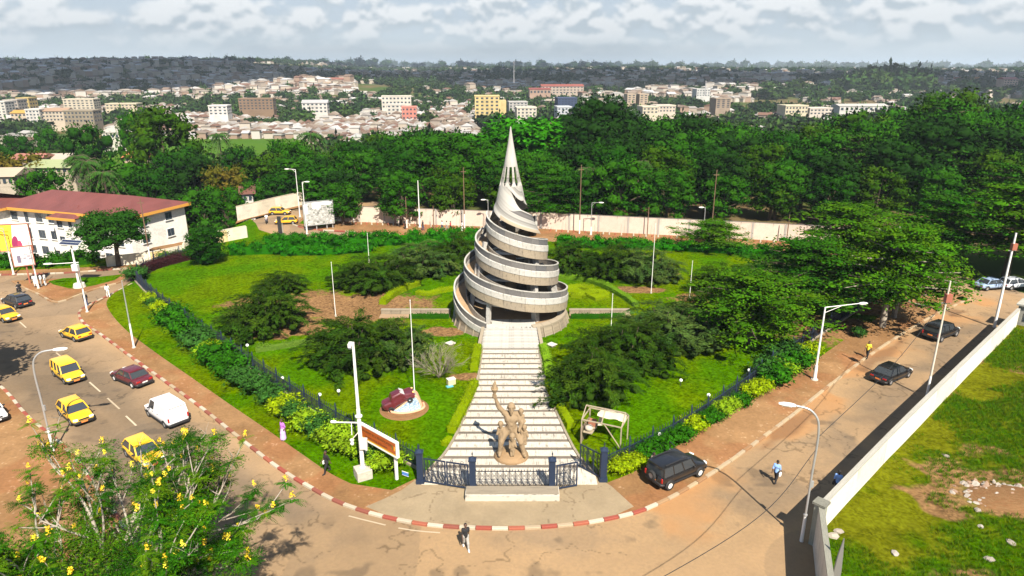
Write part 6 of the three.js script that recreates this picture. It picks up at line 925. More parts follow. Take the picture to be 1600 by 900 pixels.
// thin white flagpoles in the garden
for (const [p, h, l] of [[[-19.82,-72.07], 6.37, 'above the bare soil on the left lawn'], [[-8.4,-53.2], 8.48, 'behind the wrecked car sculpture'], [[-20.49,-94.31], 4.33, 'at the back hedge on the left'], [[9.67,-62.17], 6.01, 'among the feathery bushes on the right'], [[17.26,-80.45], 8.77, 'behind the clipped hedge on the right'], [[21.55,-78.5], 4.69, 'on the bare soil on the right']]) { const o = group('flagpole', 'thin white flagpole ' + l, 'flagpole', [p[0], 0.15, p[1]], 0, 'flagpoles of the garden'); part(o, 'pole', rod([0, 0, 0], [0, h, 0], 0.045, 0.025, 8), WHITEPAINT); part(o, 'socket', cyl(0.09, 0.12, 0.3, 0, 0.15, 0, 8), CONC); part(o, 'truck', new THREE.SphereGeometry(0.05, 8, 6).translate(0, h, 0), WHITEPAINT); }
{ // camera mast on its concrete block, with arm, lamp and cabinet
  const p = [-10.21,-40.61], h = 9.99, o = group('camera_mast', 'white camera mast on a concrete block by the orange sign', 'mast', [p[0], 0.13, p[1]]);
  part(o, 'concrete_block', new RoundedBoxGeometry(1.05, 0.75, 1.05, 2, 0.05).rotateY(0.5).translate(0, 0.36, 0), CONC); part(o, 'mast', merge([cyl(0.13, 0.15, h * 0.45, 0, 0.7 + h * 0.225, 0, 12), cyl(0.085, 0.11, h * 0.55 - 0.7, 0, 0.7 + h * 0.45 + (h * 0.55 - 0.7) / 2, 0, 12)]), WHITEPAINT); part(o, 'flange', merge([cyl(0.24, 0.24, 0.08, 0, h * 0.47, 0, 12), cyl(0.2, 0.2, 0.05, 0, 0.78, 0, 12)]), WHITEPAINT);
  part(o, 'arm', merge([rod([0, h * 0.42, 0], [-1.55, h * 0.435, 0.2], 0.05, 0.04), rod([-0.5, h * 0.42, 0.1], [-0.5, h * 0.34, 0.2], 0.03, 0.03)]), WHITEPAINT); part(o, 'arm_camera', new RoundedBoxGeometry(0.36, 0.16, 0.16, 2, 0.04).translate(-1.65, h * 0.44, 0.22), WHITEPAINT); const dome = part(o, 'dome_camera', merge([cyl(0.14, 0.10, 0.2, -0.5, h * 0.30, 0.3, 10), new THREE.SphereGeometry(0.13, 10, 8).translate(-0.5, h * 0.28, 0.3)]), WHITEPAINT); void dome;
  part(o, 'bracket', rod([0, h * 0.36, 0], [-0.5, h * 0.31, 0.3], 0.035, 0.03), mat(0.6, 0.5, 0.42, 0.6)); part(o, 'cabinet', new RoundedBoxGeometry(0.5, 0.75, 0.35, 2, 0.04).translate(0.22, h * 0.27, 0.15), FRAMEW); part(o, 'top_camera', merge([bx(0.2, 0.24, 0.45, -0.16, h - 0.1, 0.15), cyl(0.11, 0.11, 0.2, -0.2, h - 0.3, 0.1, 8)]), WHITEPAINT);
}
{ // solar lamp on the island
  const p = [-55.23,-83.02], h = 5.73, o = group('solar_lamp', 'solar street lamp with panel and cabinet on the traffic island', 'street lamp', [p[0], 0.13, p[1]]); part(o, 'concrete_base', cyl(0.62, 0.75, 0.5, 0, 0.25, 0, 14), PLASTER); part(o, 'mast', cyl(0.10, 0.16, h, 0, h / 2, 0, 10), WHITEPAINT); const pn = part(o, 'solar_panel', bx(2.4, 0.07, 1.1, 0, 0, 0), mat(0.02, 0.03, 0.07, 0.15)); pn.position.set(0, h + 0.1, 0); pn.rotation.set(0.35, 0, -0.08); part(pn, 'panel_frame', merge([bx(2.46, 0.1, 0.05, 0, 0, 0.55), bx(2.46, 0.1, 0.05, 0, 0, -0.55), bx(0.05, 0.1, 1.06, 1.2, 0, 0), bx(0.05, 0.1, 1.06, -1.2, 0, 0), bx(2.38, 0.09, 0.04, 0, 0, 0)]), FRAMEW); part(o, 'arm', rod([0.5, h * 0.57, 0], [-3.3, h * 0.55, 0.5], 0.05, 0.04), WHITEPAINT); const hd = part(o, 'lamp_head', headGeo(1.0, 0.32), WHITEPAINT); hd.position.set(-2.6, h * 0.56, 0.4); hd.rotation.y = -1.4; part(o, 'cabinet', new RoundedBoxGeometry(0.75, 0.85, 0.5, 2, 0.05).translate(0.1, h * 0.46, 0.2), FRAMEW);
}
// hoardings
function signTex(w, h, draw) { const c = document.createElement('canvas'); c.width = w; c.height = h; const x = c.getContext('2d'); draw(x, w, h); const t = new THREE.CanvasTexture(c); t.colorSpace = THREE.SRGBColorSpace; return t; }
function hoarding(name, label, a, b, y0, y1, face, legs, thick = 0.2, y = 0.1, back = GALV) {
  const L = Math.hypot(b[0] - a[0], b[1] - a[1]), o = group(name, label, 'billboard', [(a[0] + b[0]) / 2, y, (a[1] + b[1]) / 2], -Math.atan2(b[1] - a[1], b[0] - a[0])); const H = y1 - y0, cy = (y0 + y1) / 2;
  part(o, 'backing', bx(L, H, thick * 0.8, 0, cy, 0), back); const f = part(o, 'poster', new THREE.PlaneGeometry(L - 0.1, H - 0.1).translate(0, cy, thick * 0.4 + 0.006), face); f.name = 'poster';
  part(o, 'frame', merge([bx(L + 0.12, 0.1, thick, 0, y1 + 0.02, 0), bx(L + 0.12, 0.1, thick, 0, y0 - 0.02, 0), bx(0.1, H - 0.06, thick, L / 2 + 0.01, cy, 0), bx(0.1, H - 0.06, thick, -L / 2 - 0.01, cy, 0)]), legs.m || GALV); for (const s of legs.at) part(o, 'leg', bx(0.16, y0 + 0.3, 0.16, s * L, y0 / 2, -thick * 0.6), legs.m || GALV); return o;
}
{
  const orange = signTex(512, 96, (x, w, h) => { x.fillStyle = '#a9541c'; x.fillRect(0, 0, w, h); x.fillStyle = '#9a4312'; for (let i = 0; i < 60; i++) x.fillRect((i * 97) % w, (i * 31) % h, 60, 5); x.fillStyle = '#1d1712'; x.font = 'bold 27px sans-serif'; x.fillText('MONUMENT DE LA REUNIFICATION', 22, 40, 440); x.font = 'bold 22px sans-serif'; x.fillText('REUNIFICATION MONUMENT', 90, 76, 320); x.fillStyle = '#2c7a35'; x.fillRect(462, 26, 13, 34); x.fillStyle = '#c8261f'; x.fillRect(475, 26, 13, 34); x.fillStyle = '#e7c12b'; x.fillRect(488, 26, 13, 34); x.fillStyle = '#caa030'; x.fillRect(0, 84, w, 12); });
  hoarding('entrance_sign', 'long orange board in a white frame beside the camera mast', [-10.73,-42.68], [-7.64,-39.93], 2.0, 3.05, new THREE.MeshStandardMaterial({ map: orange, roughness: 0.5 }), { at: [-0.4, 0.4], m: WHITEPAINT }, 0.22, 0.13, WHITEPAINT);
  const yel = signTex(256, 160, (x, w, h) => { x.fillStyle = '#e9e6df'; x.fillRect(0, 0, w, h); x.fillStyle = '#e6c63a'; x.beginPath(); x.moveTo(0, 0); x.lineTo(130, 0); x.lineTo(95, h); x.lineTo(0, h); x.fill(); x.fillStyle = '#c99a1e'; x.fillRect(20, 34, 74, 12); x.fillRect(24, 54, 60, 8); x.fillStyle = '#8c2a55'; x.beginPath(); x.ellipse(128, 112, 26, 44, 0.3, 0, 7); x.fill(); x.fillStyle = '#c23a5e'; x.beginPath(); x.ellipse(165, 128, 18, 30, 0, 0, 7); x.fill(); x.fillStyle = '#55607a'; for (let i = 0; i < 5; i++) x.fillRect(150, 22 + i * 10, 78 - i * 6, 4); });
  hoarding('billboard', 'yellow and white poster billboard before the white building', [-69.23,-89.54], [-65.45,-90.46], 3.0, 6.6, new THREE.MeshStandardMaterial({ map: yel, roughness: 0.55 }), { at: [-0.3, 0.35], m: RUSTY }, 0.3, 0.1);
  const pale = signTex(256, 180, (x, w, h) => { x.fillStyle = '#cfcac6'; x.fillRect(0, 0, w, h); const r = rng(3); for (let i = 0; i < 40; i++) { x.fillStyle = i % 3 ? '#b3adae' : '#8d8894'; x.fillRect(r() * w, r() * h, 10 + r() * 40, 4 + r() * 14); } x.fillStyle = '#6b6478'; x.fillRect(52, 82, 46, 70); x.fillStyle = '#dedad6'; x.fillRect(120, 20, 90, 40); });
  hoarding('billboard', 'smaller weathered grey billboard on a rusty post on the island', [-63.55,-83.82], [-61.63,-84.91], 2.5, 5.0, new THREE.MeshStandardMaterial({ map: pale, roughness: 0.6 }), { at: [0.05], m: RUSTY }, 0.25, 0.1);
  const worn = signTex(512, 256, (x, w, h) => { x.fillStyle = '#9c9c99'; x.fillRect(0, 0, w, h); const r = rng(9); for (let i = 0; i < 260; i++) { const g = 110 + r() * 90 | 0; x.fillStyle = `rgb(${g},${g},${g - 4})`; x.fillRect(r() * w, r() * h, 8 + r() * 50, 4 + r() * 26); } x.fillStyle = '#e6e8ea'; x.fillRect(150, 6, 150, 66); x.fillStyle = '#dfe3e8'; x.fillRect(300, 4, 200, 36); x.fillStyle = '#c9d0d6'; x.fillRect(0, 20, 70, 110); });
  hoarding('billboard', 'wide torn grey billboard on the back road bend', [-35.41,-114.22], [-30.96,-116.64], 0.9, 4.9, new THREE.MeshStandardMaterial({ map: worn, roughness: 0.6 }), { at: [-0.42, -0.1, 0.25, 0.45], m: GALV }, 0.3, 0.1);
  const o = group('signal_cabinet', 'tall dark panel standing at the back road left of the billboard', 'sign', [...[-38.88,-111.89]].reduce((a, v, i) => (i ? [a[0], 0.1, v] : [v]), [])); part(o, 'panel', bx(0.62, 2.9, 0.12, 0, 1.6, 0), TRIM); part(o, 'leg', bx(0.09, 2.0, 0.09, 0.42, 0.9, -0.1), GALV);
}
// globe lights on the lawn
for (const [p, l, h] of [[[-25.53,-60.93], 'at the low hedge on the left lawn', 1.1], [[-20.27,-54.93], 'behind the left railing', 0.5], [[-15.76,-50.54], 'behind the shrubs of the left railing', 1.1], [[-14.8,-52.72], 'low in the middle of the left lawn', 0.35], [[14.87,-54.68], 'low on the right lawn', 0.4], [[16.22,-50.87], 'behind the right railing', 0.9], [[10.84,-44.58], 'behind the railing near the black off-roader', 0.9], [[21.15,-55.7], 'at the far end of the right railing', 0.9]]) { const o = group('globe_light', 'small white globe light ' + l, 'garden light', [p[0], 0.15, p[1]], 0, 'globe lights of the garden'); part(o, 'stem', cyl(0.03, 0.04, h, 0, h / 2, 0, 6), NAVY2); part(o, 'globe', new THREE.SphereGeometry(0.15, 12, 9).translate(0, h + 0.12, 0), mat(0.8, 0.8, 0.76, 0.3)); part(o, 'collar', cyl(0.07, 0.05, 0.06, 0, h, 0, 8), TRIM); }
{ // derelict stall frame: posts, rails, torn sheet, crate
  const p = [6.94,-45.3], o = group('stall_frame', 'derelict wooden stall frame with torn canvas behind the gate', 'stall', [p[0], 0.15, p[1]], -0.42), WD = new THREE.MeshStandardMaterial({ color: C(0.46, 0.38, 0.26), roughness: 0.9, map: barkTex }), CV = new THREE.MeshStandardMaterial({ color: C(0.55, 0.47, 0.35), roughness: 0.95, map: grainTex, side: THREE.DoubleSide });
  const w = 1.5, d = 1.0, h = 2.0; for (const [x, z] of [[-w, -d], [w, -d], [-w, d], [w, d]]) part(o, 'post', beam([x, 0, z], [x, h, z], 0.08, 0.08), WD); for (const [a, b] of [[[-w, h, -d], [w, h, -d]], [[-w, h, d], [w, h, d]], [[-w, h, -d], [-w, h, d]], [[w, h, -d], [w, h, d]]]) part(o, 'rail', beam(a, b, 0.075, 0.075), WD);
  for (const x of [-w, 0, w]) for (const s of [-1, 1]) part(o, 'rafter', beam([x, h, s * d], [x, h + 0.7, 0], 0.06, 0.06), WD); part(o, 'ridge', beam([-w, h + 0.7, 0], [w, h + 0.7, 0], 0.07, 0.07), WD); part(o, 'brace', beam([w, 0.3, d], [0.2, h, d], 0.06, 0.06), WD); part(o, 'brace', beam([-w, 0.4, -d], [-w, h, d], 0.06, 0.06), WD);
  const cl = new THREE.PlaneGeometry(2.0, 0.9, 14, 8), q = cl.attributes.position, r = rng(6); for (let i = 0; i < q.count; i++) { const x = q.getX(i), y = q.getY(i); q.setXYZ(i, x + 0.5 + 0.2 * noise(y * 4 + 9, x * 3), h + 0.66 - 0.62 * Math.abs(y) - 0.18 * noise(x * 3 + 20, y * 5 + 20) + 0.02 * r(), y * 1.3); } cl.computeVertexNormals(); part(o, 'torn_canvas', cl, CV);
  const rag = new THREE.PlaneGeometry(0.35, 1.3, 4, 10), rq = rag.attributes.position; for (let i = 0; i < rq.count; i++) rq.setXYZ(i, rq.getX(i) + 0.1 * Math.sin(rq.getY(i) * 3) - 0.3, rq.getY(i) + h - 0.1, 0.15 * Math.sin(rq.getY(i) * 5 + rq.getX(i) * 4)); rag.computeVertexNormals(); part(o, 'hanging_rag', rag, CV);
  part(o, 'side_board', bx(0.05, 1.25, 2.0, -w - 0.02, 0.65, 0.1), new THREE.MeshStandardMaterial({ color: C(0.25, 0.19, 0.13), roughness: 0.9, map: barkTex })); part(o, 'counter', bx(0.7, 0.08, 1.7, -w + 0.45, 0.95, 0.1), WD); part(o, 'crate', bx(0.55, 0.4, 0.5, -w + 0.45, 1.2, -0.3), mat(0.30, 0.12, 0.07, 0.9)); part(o, 'sack', new THREE.SphereGeometry(0.32, 10, 8).scale(1, 0.8, 1).translate(-w + 0.45, 1.2, 0.6), mat(0.45, 0.40, 0.32, 1));
}
{ // crumpled car raised on a mosaic plinth
  const p = [-8.87,-50.43], o = group('wreck_sculpture', 'crumpled maroon car raised on a blue and white mosaic plinth', 'sculpture', [p[0], 0.15, p[1]], 0.25);
  const mos = texture(128, 128, (i, j, ou) => { const a = Math.floor(i / 8), b = Math.floor(j / 8), r = LAT[(a * 37 + b * 91) & 65535]; const e = i % 8 === 0 || j % 8 === 0; const c = r < 0.45 ? [0.16, 0.30, 0.42] : r < 0.75 ? [0.55, 0.66, 0.74] : [0.08, 0.15, 0.30]; for (let k = 0; k < 3; k++) ou[k] = e ? 0.5 : c[k] * (0.8 + 0.4 * r); });
  part(o, 'soil_mound', new THREE.LatheGeometry([[0, 0.12], [1.6, 0.10], [1.95, 0.04], [2.1, -0.05]].map(q => new THREE.Vector2(...q)), 30), MAT.dirt);
  const PE = mat(0.66, 0.36, 0.22, 0.7, { map: grainTex }); const sh2 = new THREE.Shape(); sh2.moveTo(-1.1, 0); sh2.lineTo(1.25, 0); sh2.quadraticCurveTo(1.15, 0.5, 0.95, 0.95); sh2.quadraticCurveTo(0.7, 1.3, 0.35, 1.05); sh2.quadraticCurveTo(-0.4, 0.3, -1.1, 0); const rm = new THREE.ExtrudeGeometry(sh2, { depth: 0.9, bevelEnabled: true, bevelSize: 0.06, bevelThickness: 0.06, bevelSegments: 2 }); rm.translate(0.2, 0.08, -0.6); part(o, 'plinth', rm, PE);
  const fc = new THREE.ShapeGeometry(sh2, 8); fc.scale(0.88, 0.86, 1); fc.translate(0.22, 0.13, 0.368); part(o, 'mosaic_face', fc, new THREE.MeshStandardMaterial({ map: rep(mos, 1.2), roughness: 0.4 })); part(o, 'rim', tube([[-1.3, 0.16, 0.5], [-0.4, 0.12, 0.95], [0.7, 0.12, 0.95], [1.55, 0.16, 0.5], [1.6, 0.2, -0.2]], 0.11, 24, 7), PE); part(o, 'mosaic_floor', new THREE.CylinderGeometry(1, 1, 0.08, 24).scale(1.2, 1, 0.5).translate(0.1, 0.15, 0.5), new THREE.MeshStandardMaterial({ map: rep(mos, 2), roughness: 0.4 }));
  const car = loft([[-1.35, 0.15, 0.5, 0.45, 0.05], [-1.15, 0.02, 0.62, 0.56, 0.05], [-0.6, 0, 0.66, 0.62, 0.1], [-0.35, 0, 0.98, 0.58, 0.08], [0.35, 0, 1.02, 0.58, 0.08], [0.65, 0, 0.68, 0.62, 0.1], [1.2, 0.02, 0.6, 0.58, 0.06], [1.4, 0.15, 0.45, 0.45, 0.05]]), cp = car.attributes.position; for (let i = 0; i < cp.count; i++) { const x = cp.getX(i), y = cp.getY(i), z = cp.getZ(i); cp.setXYZ(i, x + 0.12 * (noise(z * 3 + 9, y * 4 + 3) - 0.5), y + 0.18 * (noise(z * 2.4 + 30, x * 3 + 30) - 0.5), z + 0.1 * (noise(x * 5 + 60, y * 5) - 0.5)); } car.computeVertexNormals();
  const b = part(o, 'car_body', car, paintM(0.10, 0.012, 0.02)); b.position.set(-0.35, 0.62, -0.05); b.rotation.set(0, Math.PI / 2 + 0.1, 0); b.rotation.order = 'YXZ'; b.rotation.x = -0.38; part(b, 'broken_windscreen', quad([-0.5, 0.66, 0.66], [0.5, 0.66, 0.66], [0.44, 0.98, 0.4], [-0.44, 0.98, 0.4], 0.03), mat(0.5, 0.5, 0.5, 0.3)); for (const [x, z] of [[-0.6, -0.85], [0.6, -0.85], [-0.6, 0.85], [0.6, 0.85]]) { const w2 = part(b, 'wheel', wheelGeo, TYRE); w2.position.set(x, 0.05, z); w2.scale.setScalar(0.75); } for (const s of [-1, 1]) part(b, 'headlight', new THREE.SphereGeometry(0.11, 10, 8).translate(s * 0.35, 0.42, 1.36), mat(0.7, 0.45, 0.15, 0.3)); part(b, 'bumper', bx(1.0, 0.12, 0.12, 0, 0.15, 1.42), GALV);
}
{ // toppled yellow box by the bare shrub
  const p = [-5.39,-54.93], o = group('litter_bin', 'small yellow and white bin lying by the bare shrub', 'bin', [p[0], 0.15, p[1]], 0.5); part(o, 'body', new RoundedBoxGeometry(0.7, 0.5, 0.5, 2, 0.04).translate(0, 0.27, 0), mat(0.62, 0.55, 0.30, 0.7, { map: grainTex })); part(o, 'lid', bx(0.74, 0.06, 0.54, 0, 0.55, 0), mat(0.60, 0.58, 0.5, 0.7)); part(o, 'base', bx(0.6, 0.06, 0.4, -0.3, 0.03, 0.35), mat(0.1, 0.35, 0.42, 0.6)); }
// blue number plates on the dwarf wall
{ const p = [-7.26,-40.61], o = group('street_plate', 'small blue plate on the dwarf wall left of the gate', 'sign', [p[0], 0.2, p[1]], -0.5); part(o, 'plate', bx(0.5, 0.26, 0.03, 0, 0.25, 0.1), mat(0.08, 0.20, 0.55, 0.5)); part(o, 'border', merge([bx(0.54, 0.03, 0.035, 0, 0.39, 0.1), bx(0.54, 0.03, 0.035, 0, 0.11, 0.1)]), WHITEPAINT); }
// grey weathered plank leaning at the end of the return wall
{ const p = [17,-29.55], o = group('weathered_plank', 'split grey weathered plank leaning on the return wall', 'plank', [p[0], 0.65, p[1]], 0.3); const g = loft([[0, -0.05, 0.06, 0.34, 0], [1.1, -0.07, 0.05, 0.26, 0], [2.3, -0.04, 0.05, 0.16, 0], [3.3, -0.02, 0.02, 0.02, 0]]); g.rotateX(-Math.PI / 2 + 0.06); const q = g.attributes.position; for (let i = 0; i < q.count; i++) q.setX(i, q.getX(i) + 0.12 * (noise(q.getY(i) * 2.5, 3) - 0.5)); part(o, 'board', g, new THREE.MeshStandardMaterial({ color: C(0.22, 0.21, 0.19), roughness: 1, map: barkTex })); part(o, 'splinter', rod([0.2, 0, 0.1], [0.1, 2.2, 0.05], 0.05, 0.01, 5), new THREE.MeshStandardMaterial({ color: C(0.26, 0.24, 0.22), roughness: 1, map: barkTex })); }
{ // guard hut at the far end of the wall
  const p = [53.92,-67.61], o = group('guard_hut', 'grey block guard hut at the far end of the white wall', 'hut', [p[0] + 0.8, 0, p[1] - 0.2], 0.75); part(o, 'wall', bx(2.2, 2.9, 2.0, 0.6, 1.45, 0), st(0.34, 0.34, 0.31)); part(o, 'roof_slab', bx(2.6, 0.18, 2.4, 0.6, 2.99, 0), st(0.42, 0.42, 0.38)); part(o, 'window', bx(0.8, 0.9, 0.06, 0.6, 1.7, 1.01), PANE); part(o, 'window', bx(0.06, 0.9, 0.8, -0.51, 1.7, 0), PANE); }
{ // cable crossing the right road, sagging between lamp and pole
  const a = [17.27,-34.09], b = [35.39,-52.6], c = [-2.83,-30.94]; for (const [P, l] of [[[[a[0], 6.2, a[1]], [a[0] - 5, 5.9, a[1] + 5.5], [c[0] + 2, 6.4, c[1] + 12]], 'black cable slung from the curved lamp out over the junction'], [[[a[0], 7.0, a[1]], [(a[0] + b[0]) / 2, 7.2, (a[1] + b[1]) / 2], [b[0], 9.0, b[1]]], 'black cable slung along the white wall between the curved lamp and the slender pole']]) single('overhead_cable', l, 'cable', tube(P, 0.018, 30, 5), TRIM, 'overhead cables'); }
{ // rubble on the rough plot
  const r = rng(31), ms = [st(0.33, 0.29, 0.25), st(0.38, 0.345, 0.30), st(0.30, 0.20, 0.14)]; const geos = [0, 1, 2, 3].map(k => { const g = new THREE.DodecahedronGeometry(0.3, 0); const p = g.attributes.position; for (let i = 0; i < p.count; i++) { const n = 0.7 + 0.6 * noise(p.getX(i) * 4 + k * 9 + 20, p.getY(i) * 4 + p.getZ(i) * 3 + 20); p.setXYZ(i, p.getX(i) * n * 1.5, p.getY(i) * n * 0.55, p.getZ(i) * n); } g.computeVertexNormals(); return g; });
  const heap = group('rubble_heap', 'heap of broken concrete and bricks on the rough plot', 'rubble', [...[31.29,-37.52]].reduce((a, v, i) => (i ? [a[0], lotH(a[0], v), v] : [v]), [])); const mound = new THREE.SphereGeometry(1, 20, 10, 0, 6.3, 0, 1.6); mound.scale(3.0, 0.55, 1.7); mound.translate(0.4, -0.25, 0.1); part(heap, 'soil', mound, MAT.dirt);
  for (let i = 0; i < 90; i++) { const a = r() * 6.28, q = Math.sqrt(r()), m = part(heap, 'stone', geos[i % 4], ms[i % 3]); m.position.set(Math.cos(a) * q * 2.9, 0.22 * (1 - q) - 0.04, Math.sin(a) * q * 1.5 - 0.3); m.rotation.set(r() * 0.8, r() * 6, r() * 0.8); m.scale.setScalar(0.35 + 0.6 * r() * r()); }
  [[26.69,-31.65], [28.07,-34.48], [28.89,-33.07], [21.66,-32.13], [19.36,-34.06], [18.91,-33.65], [30.84,-42.52], [25.82,-29.75], [28.94,-36.11]].forEach((p, i) => { const m = single('loose_stone', ['loose pale stone below the rubble heap', 'flat slab piece left of the rubble heap', 'white broken block right of the rubble', 'sandy stone in the grass of the rough plot', 'pale stone beside the grey pillar', 'second pale stone beside the grey pillar, nearer', 'tan stone in the tall grass by the wall', 'stone near the bottom edge of the rough plot', 'grey slab at the front of the rubble heap'][i], 'stone', geos[i % 4], ms[i % 2], 'loose stones of the rough plot'); m.position.set(p[0], lotH(p[0], p[1]) + 0.03, p[1]); m.scale.setScalar(0.5 + 0.4 * r()); m.rotation.y = r() * 6; });
}

// ---------------------------------------------------------------- figures: distance fields meshed to one skin
function sdfGeo(bones, cell, k = 0.05, pad = 0.06, extra) { // bone: [ax, ay, az, bx, by, bz, ra, rb]
  let lo = [1e9, 1e9, 1e9], hi = [-1e9, -1e9, -1e9]; for (const b of bones) for (let i = 0; i < 3; i++) { const r = Math.max(b[6], b[7]); lo[i] = Math.min(lo[i], b[i] - r, b[i + 3] - r); hi[i] = Math.max(hi[i], b[i] + r, b[i + 3] + r); }
  const c = lo.map((v, i) => (v + hi[i]) / 2), half = Math.max(...hi.map((v, i) => (v - lo[i]) / 2)) + pad, res = Math.max(16, Math.ceil(2 * half / cell)); const mc = new MarchingCubes(res, new THREE.MeshBasicMaterial(), false, false, 120000); mc.isolation = 0; const F = mc.field, hs = res / 2;
  const pre = bones.map(b => { const dx = b[3] - b[0], dy = b[4] - b[1], dz = b[5] - b[2]; return [b[0], b[1], b[2], dx, dy, dz, dx * dx + dy * dy + dz * dz || 1e-9, b[6], b[7] - b[6]]; });
  for (let z = 0; z < res; z++) { const pz = c[2] + (z - hs) / hs * half; for (let y = 0; y < res; y++) { const py = c[1] + (y - hs) / hs * half; for (let x = 0; x < res; x++) { const px = c[0] + (x - hs) / hs * half; let d = 1e9; if (px < lo[0] - pad || px > hi[0] + pad || pz < lo[2] - pad || pz > hi[2] + pad) { F[x + y * res + z * res * res] = -1; continue; } for (const q of pre) { const ux = px - q[0], uy = py - q[1], uz = pz - q[2]; let t = (ux * q[3] + uy * q[4] + uz * q[5]) / q[6]; t = t < 0 ? 0 : t > 1 ? 1 : t; const ex = ux - q[3] * t, ey = uy - q[4] * t, ez = uz - q[5] * t, e = Math.sqrt(ex * ex + ey * ey + ez * ez) - q[7] - q[8] * t; if (d > 1e8) d = e; else { const h = Math.max(k - Math.abs(d - e), 0) / k; d = Math.min(d, e) - h * h * k * 0.25; } } if (extra) d = extra(px, py, pz, d); F[x + y * res + z * res * res] = -d; } } }
  mc.update(); const n = mc.count, P = new Float32Array(mc.positionArray.subarray(0, n * 3)), N = new Float32Array(mc.normalArray.subarray(0, n * 3)); for (let i = 0; i < n * 3; i += 3) { P[i] = P[i] * half + c[0]; P[i + 1] = P[i + 1] * half + c[1]; P[i + 2] = P[i + 2] * half + c[2]; const l = Math.hypot(N[i], N[i + 1], N[i + 2]) || 1; N[i] /= l; N[i + 1] /= l; N[i + 2] /= l; }
  const g = new THREE.BufferGeometry(); g.setAttribute('position', new THREE.BufferAttribute(P, 3)); g.setAttribute('normal', new THREE.BufferAttribute(N, 3)); return g;
}
const grow = (b, r) => b.map(q => [...q.slice(0, 6), q[6] + r, q[7] + r]);
// poses, facing +z, 1.70 m tall; each gives bones by region
function pose({ stride = 0.3, swing = 0.25, sit = false, reach = 0 }) {
  const hipY = sit ? 0.78 : 0.90 - stride * 0.06, sh = hipY + 0.52, head = hipY + 0.72; const legs = [], feet = [], hands = [];
  for (const s of [-1, 1]) { const f = sit ? 0.32 : s * stride; const hip = [s * 0.09, hipY, 0], kn = sit ? [s * 0.17, hipY - 0.06, 0.38] : [s * 0.095, hipY * 0.53, f * 0.45 + 0.05], an = sit ? [s * 0.16, hipY - 0.44, 0.28] : [s * 0.10, 0.085 + (f < 0 ? 0.04 : 0), f * 0.92 - 0.02]; legs.push([...hip, ...kn, 0.085, 0.058], [...kn, ...an, 0.055, 0.038]); feet.push([...an, an[0], an[1] - 0.045, an[2] + 0.15, 0.042, 0.035]); }
  const torso = [[0, hipY + 0.02, 0, 0, hipY + 0.25, 0.01, 0.125, 0.115], [-0.06, hipY + 0.40, 0, 0.06, hipY + 0.40, 0, 0.125, 0.125], [-0.13, sh - 0.02, 0, 0.13, sh - 0.02, 0, 0.06, 0.06]]; const upper = [], fore = [];
  for (const s of [-1, 1]) { const w = -s * swing; const a = [s * 0.175, sh - 0.02, 0], e = sit || reach ? [s * 0.24, sh - 0.25, 0.14] : [s * 0.215, sh - 0.30, w * 0.35 - 0.03], h = sit || reach ? [s * 0.22, sh - 0.28, 0.40] : [s * 0.225, sh - 0.54, w * 0.9 + 0.04]; upper.push([...a, ...e, 0.055, 0.043]); fore.push([...e, ...h, 0.040, 0.029]); hands.push([h, [h[0] - e[0], h[1] - e[1], h[2] - e[2]], s]); }
  const neck = [[0, sh, 0, 0, head - 0.08, 0.015, 0.055, 0.05]]; return { legs, feet, torso, upper, fore, neck, hands, head: [0, head + 0.02, 0.02] };
}
function fingers(hands) { const L = []; for (const [h, d, s] of hands) { const l = Math.hypot(...d), u = d.map(v => v / l), P = [h[0] + u[0] * 0.05, h[1] + u[1] * 0.05, h[2] + u[2] * 0.05]; L.push(rod(h, [h[0] + u[0] * 0.085, h[1] + u[1] * 0.085, h[2] + u[2] * 0.085], 0.030, 0.036, 7)); for (let i = 0; i < 4; i++) { const o = (i - 1.5) * 0.02, len = [0.07, 0.08, 0.075, 0.06][i], a = [P[0], P[1] - 0.0, P[2] + o], m = [a[0] + u[0] * len * 0.7, a[1] + u[1] * len * 0.7, a[2] + u[2] * len * 0.7 + o * 0.2], e = [m[0] + u[0] * len * 0.5 - s * 0.02, m[1] + u[1] * len * 0.5, m[2] + u[2] * len * 0.5]; L.push(rod(a, m, 0.010, 0.009, 5), rod(m, e, 0.009, 0.007, 5)); } L.push(rod([h[0], h[1], h[2] + 0.02], [h[0] + u[0] * 0.05 - s * 0.015, h[1] + u[1] * 0.05, h[2] + u[2] * 0.05 + 0.05], 0.012, 0.009, 5)); } return L; }
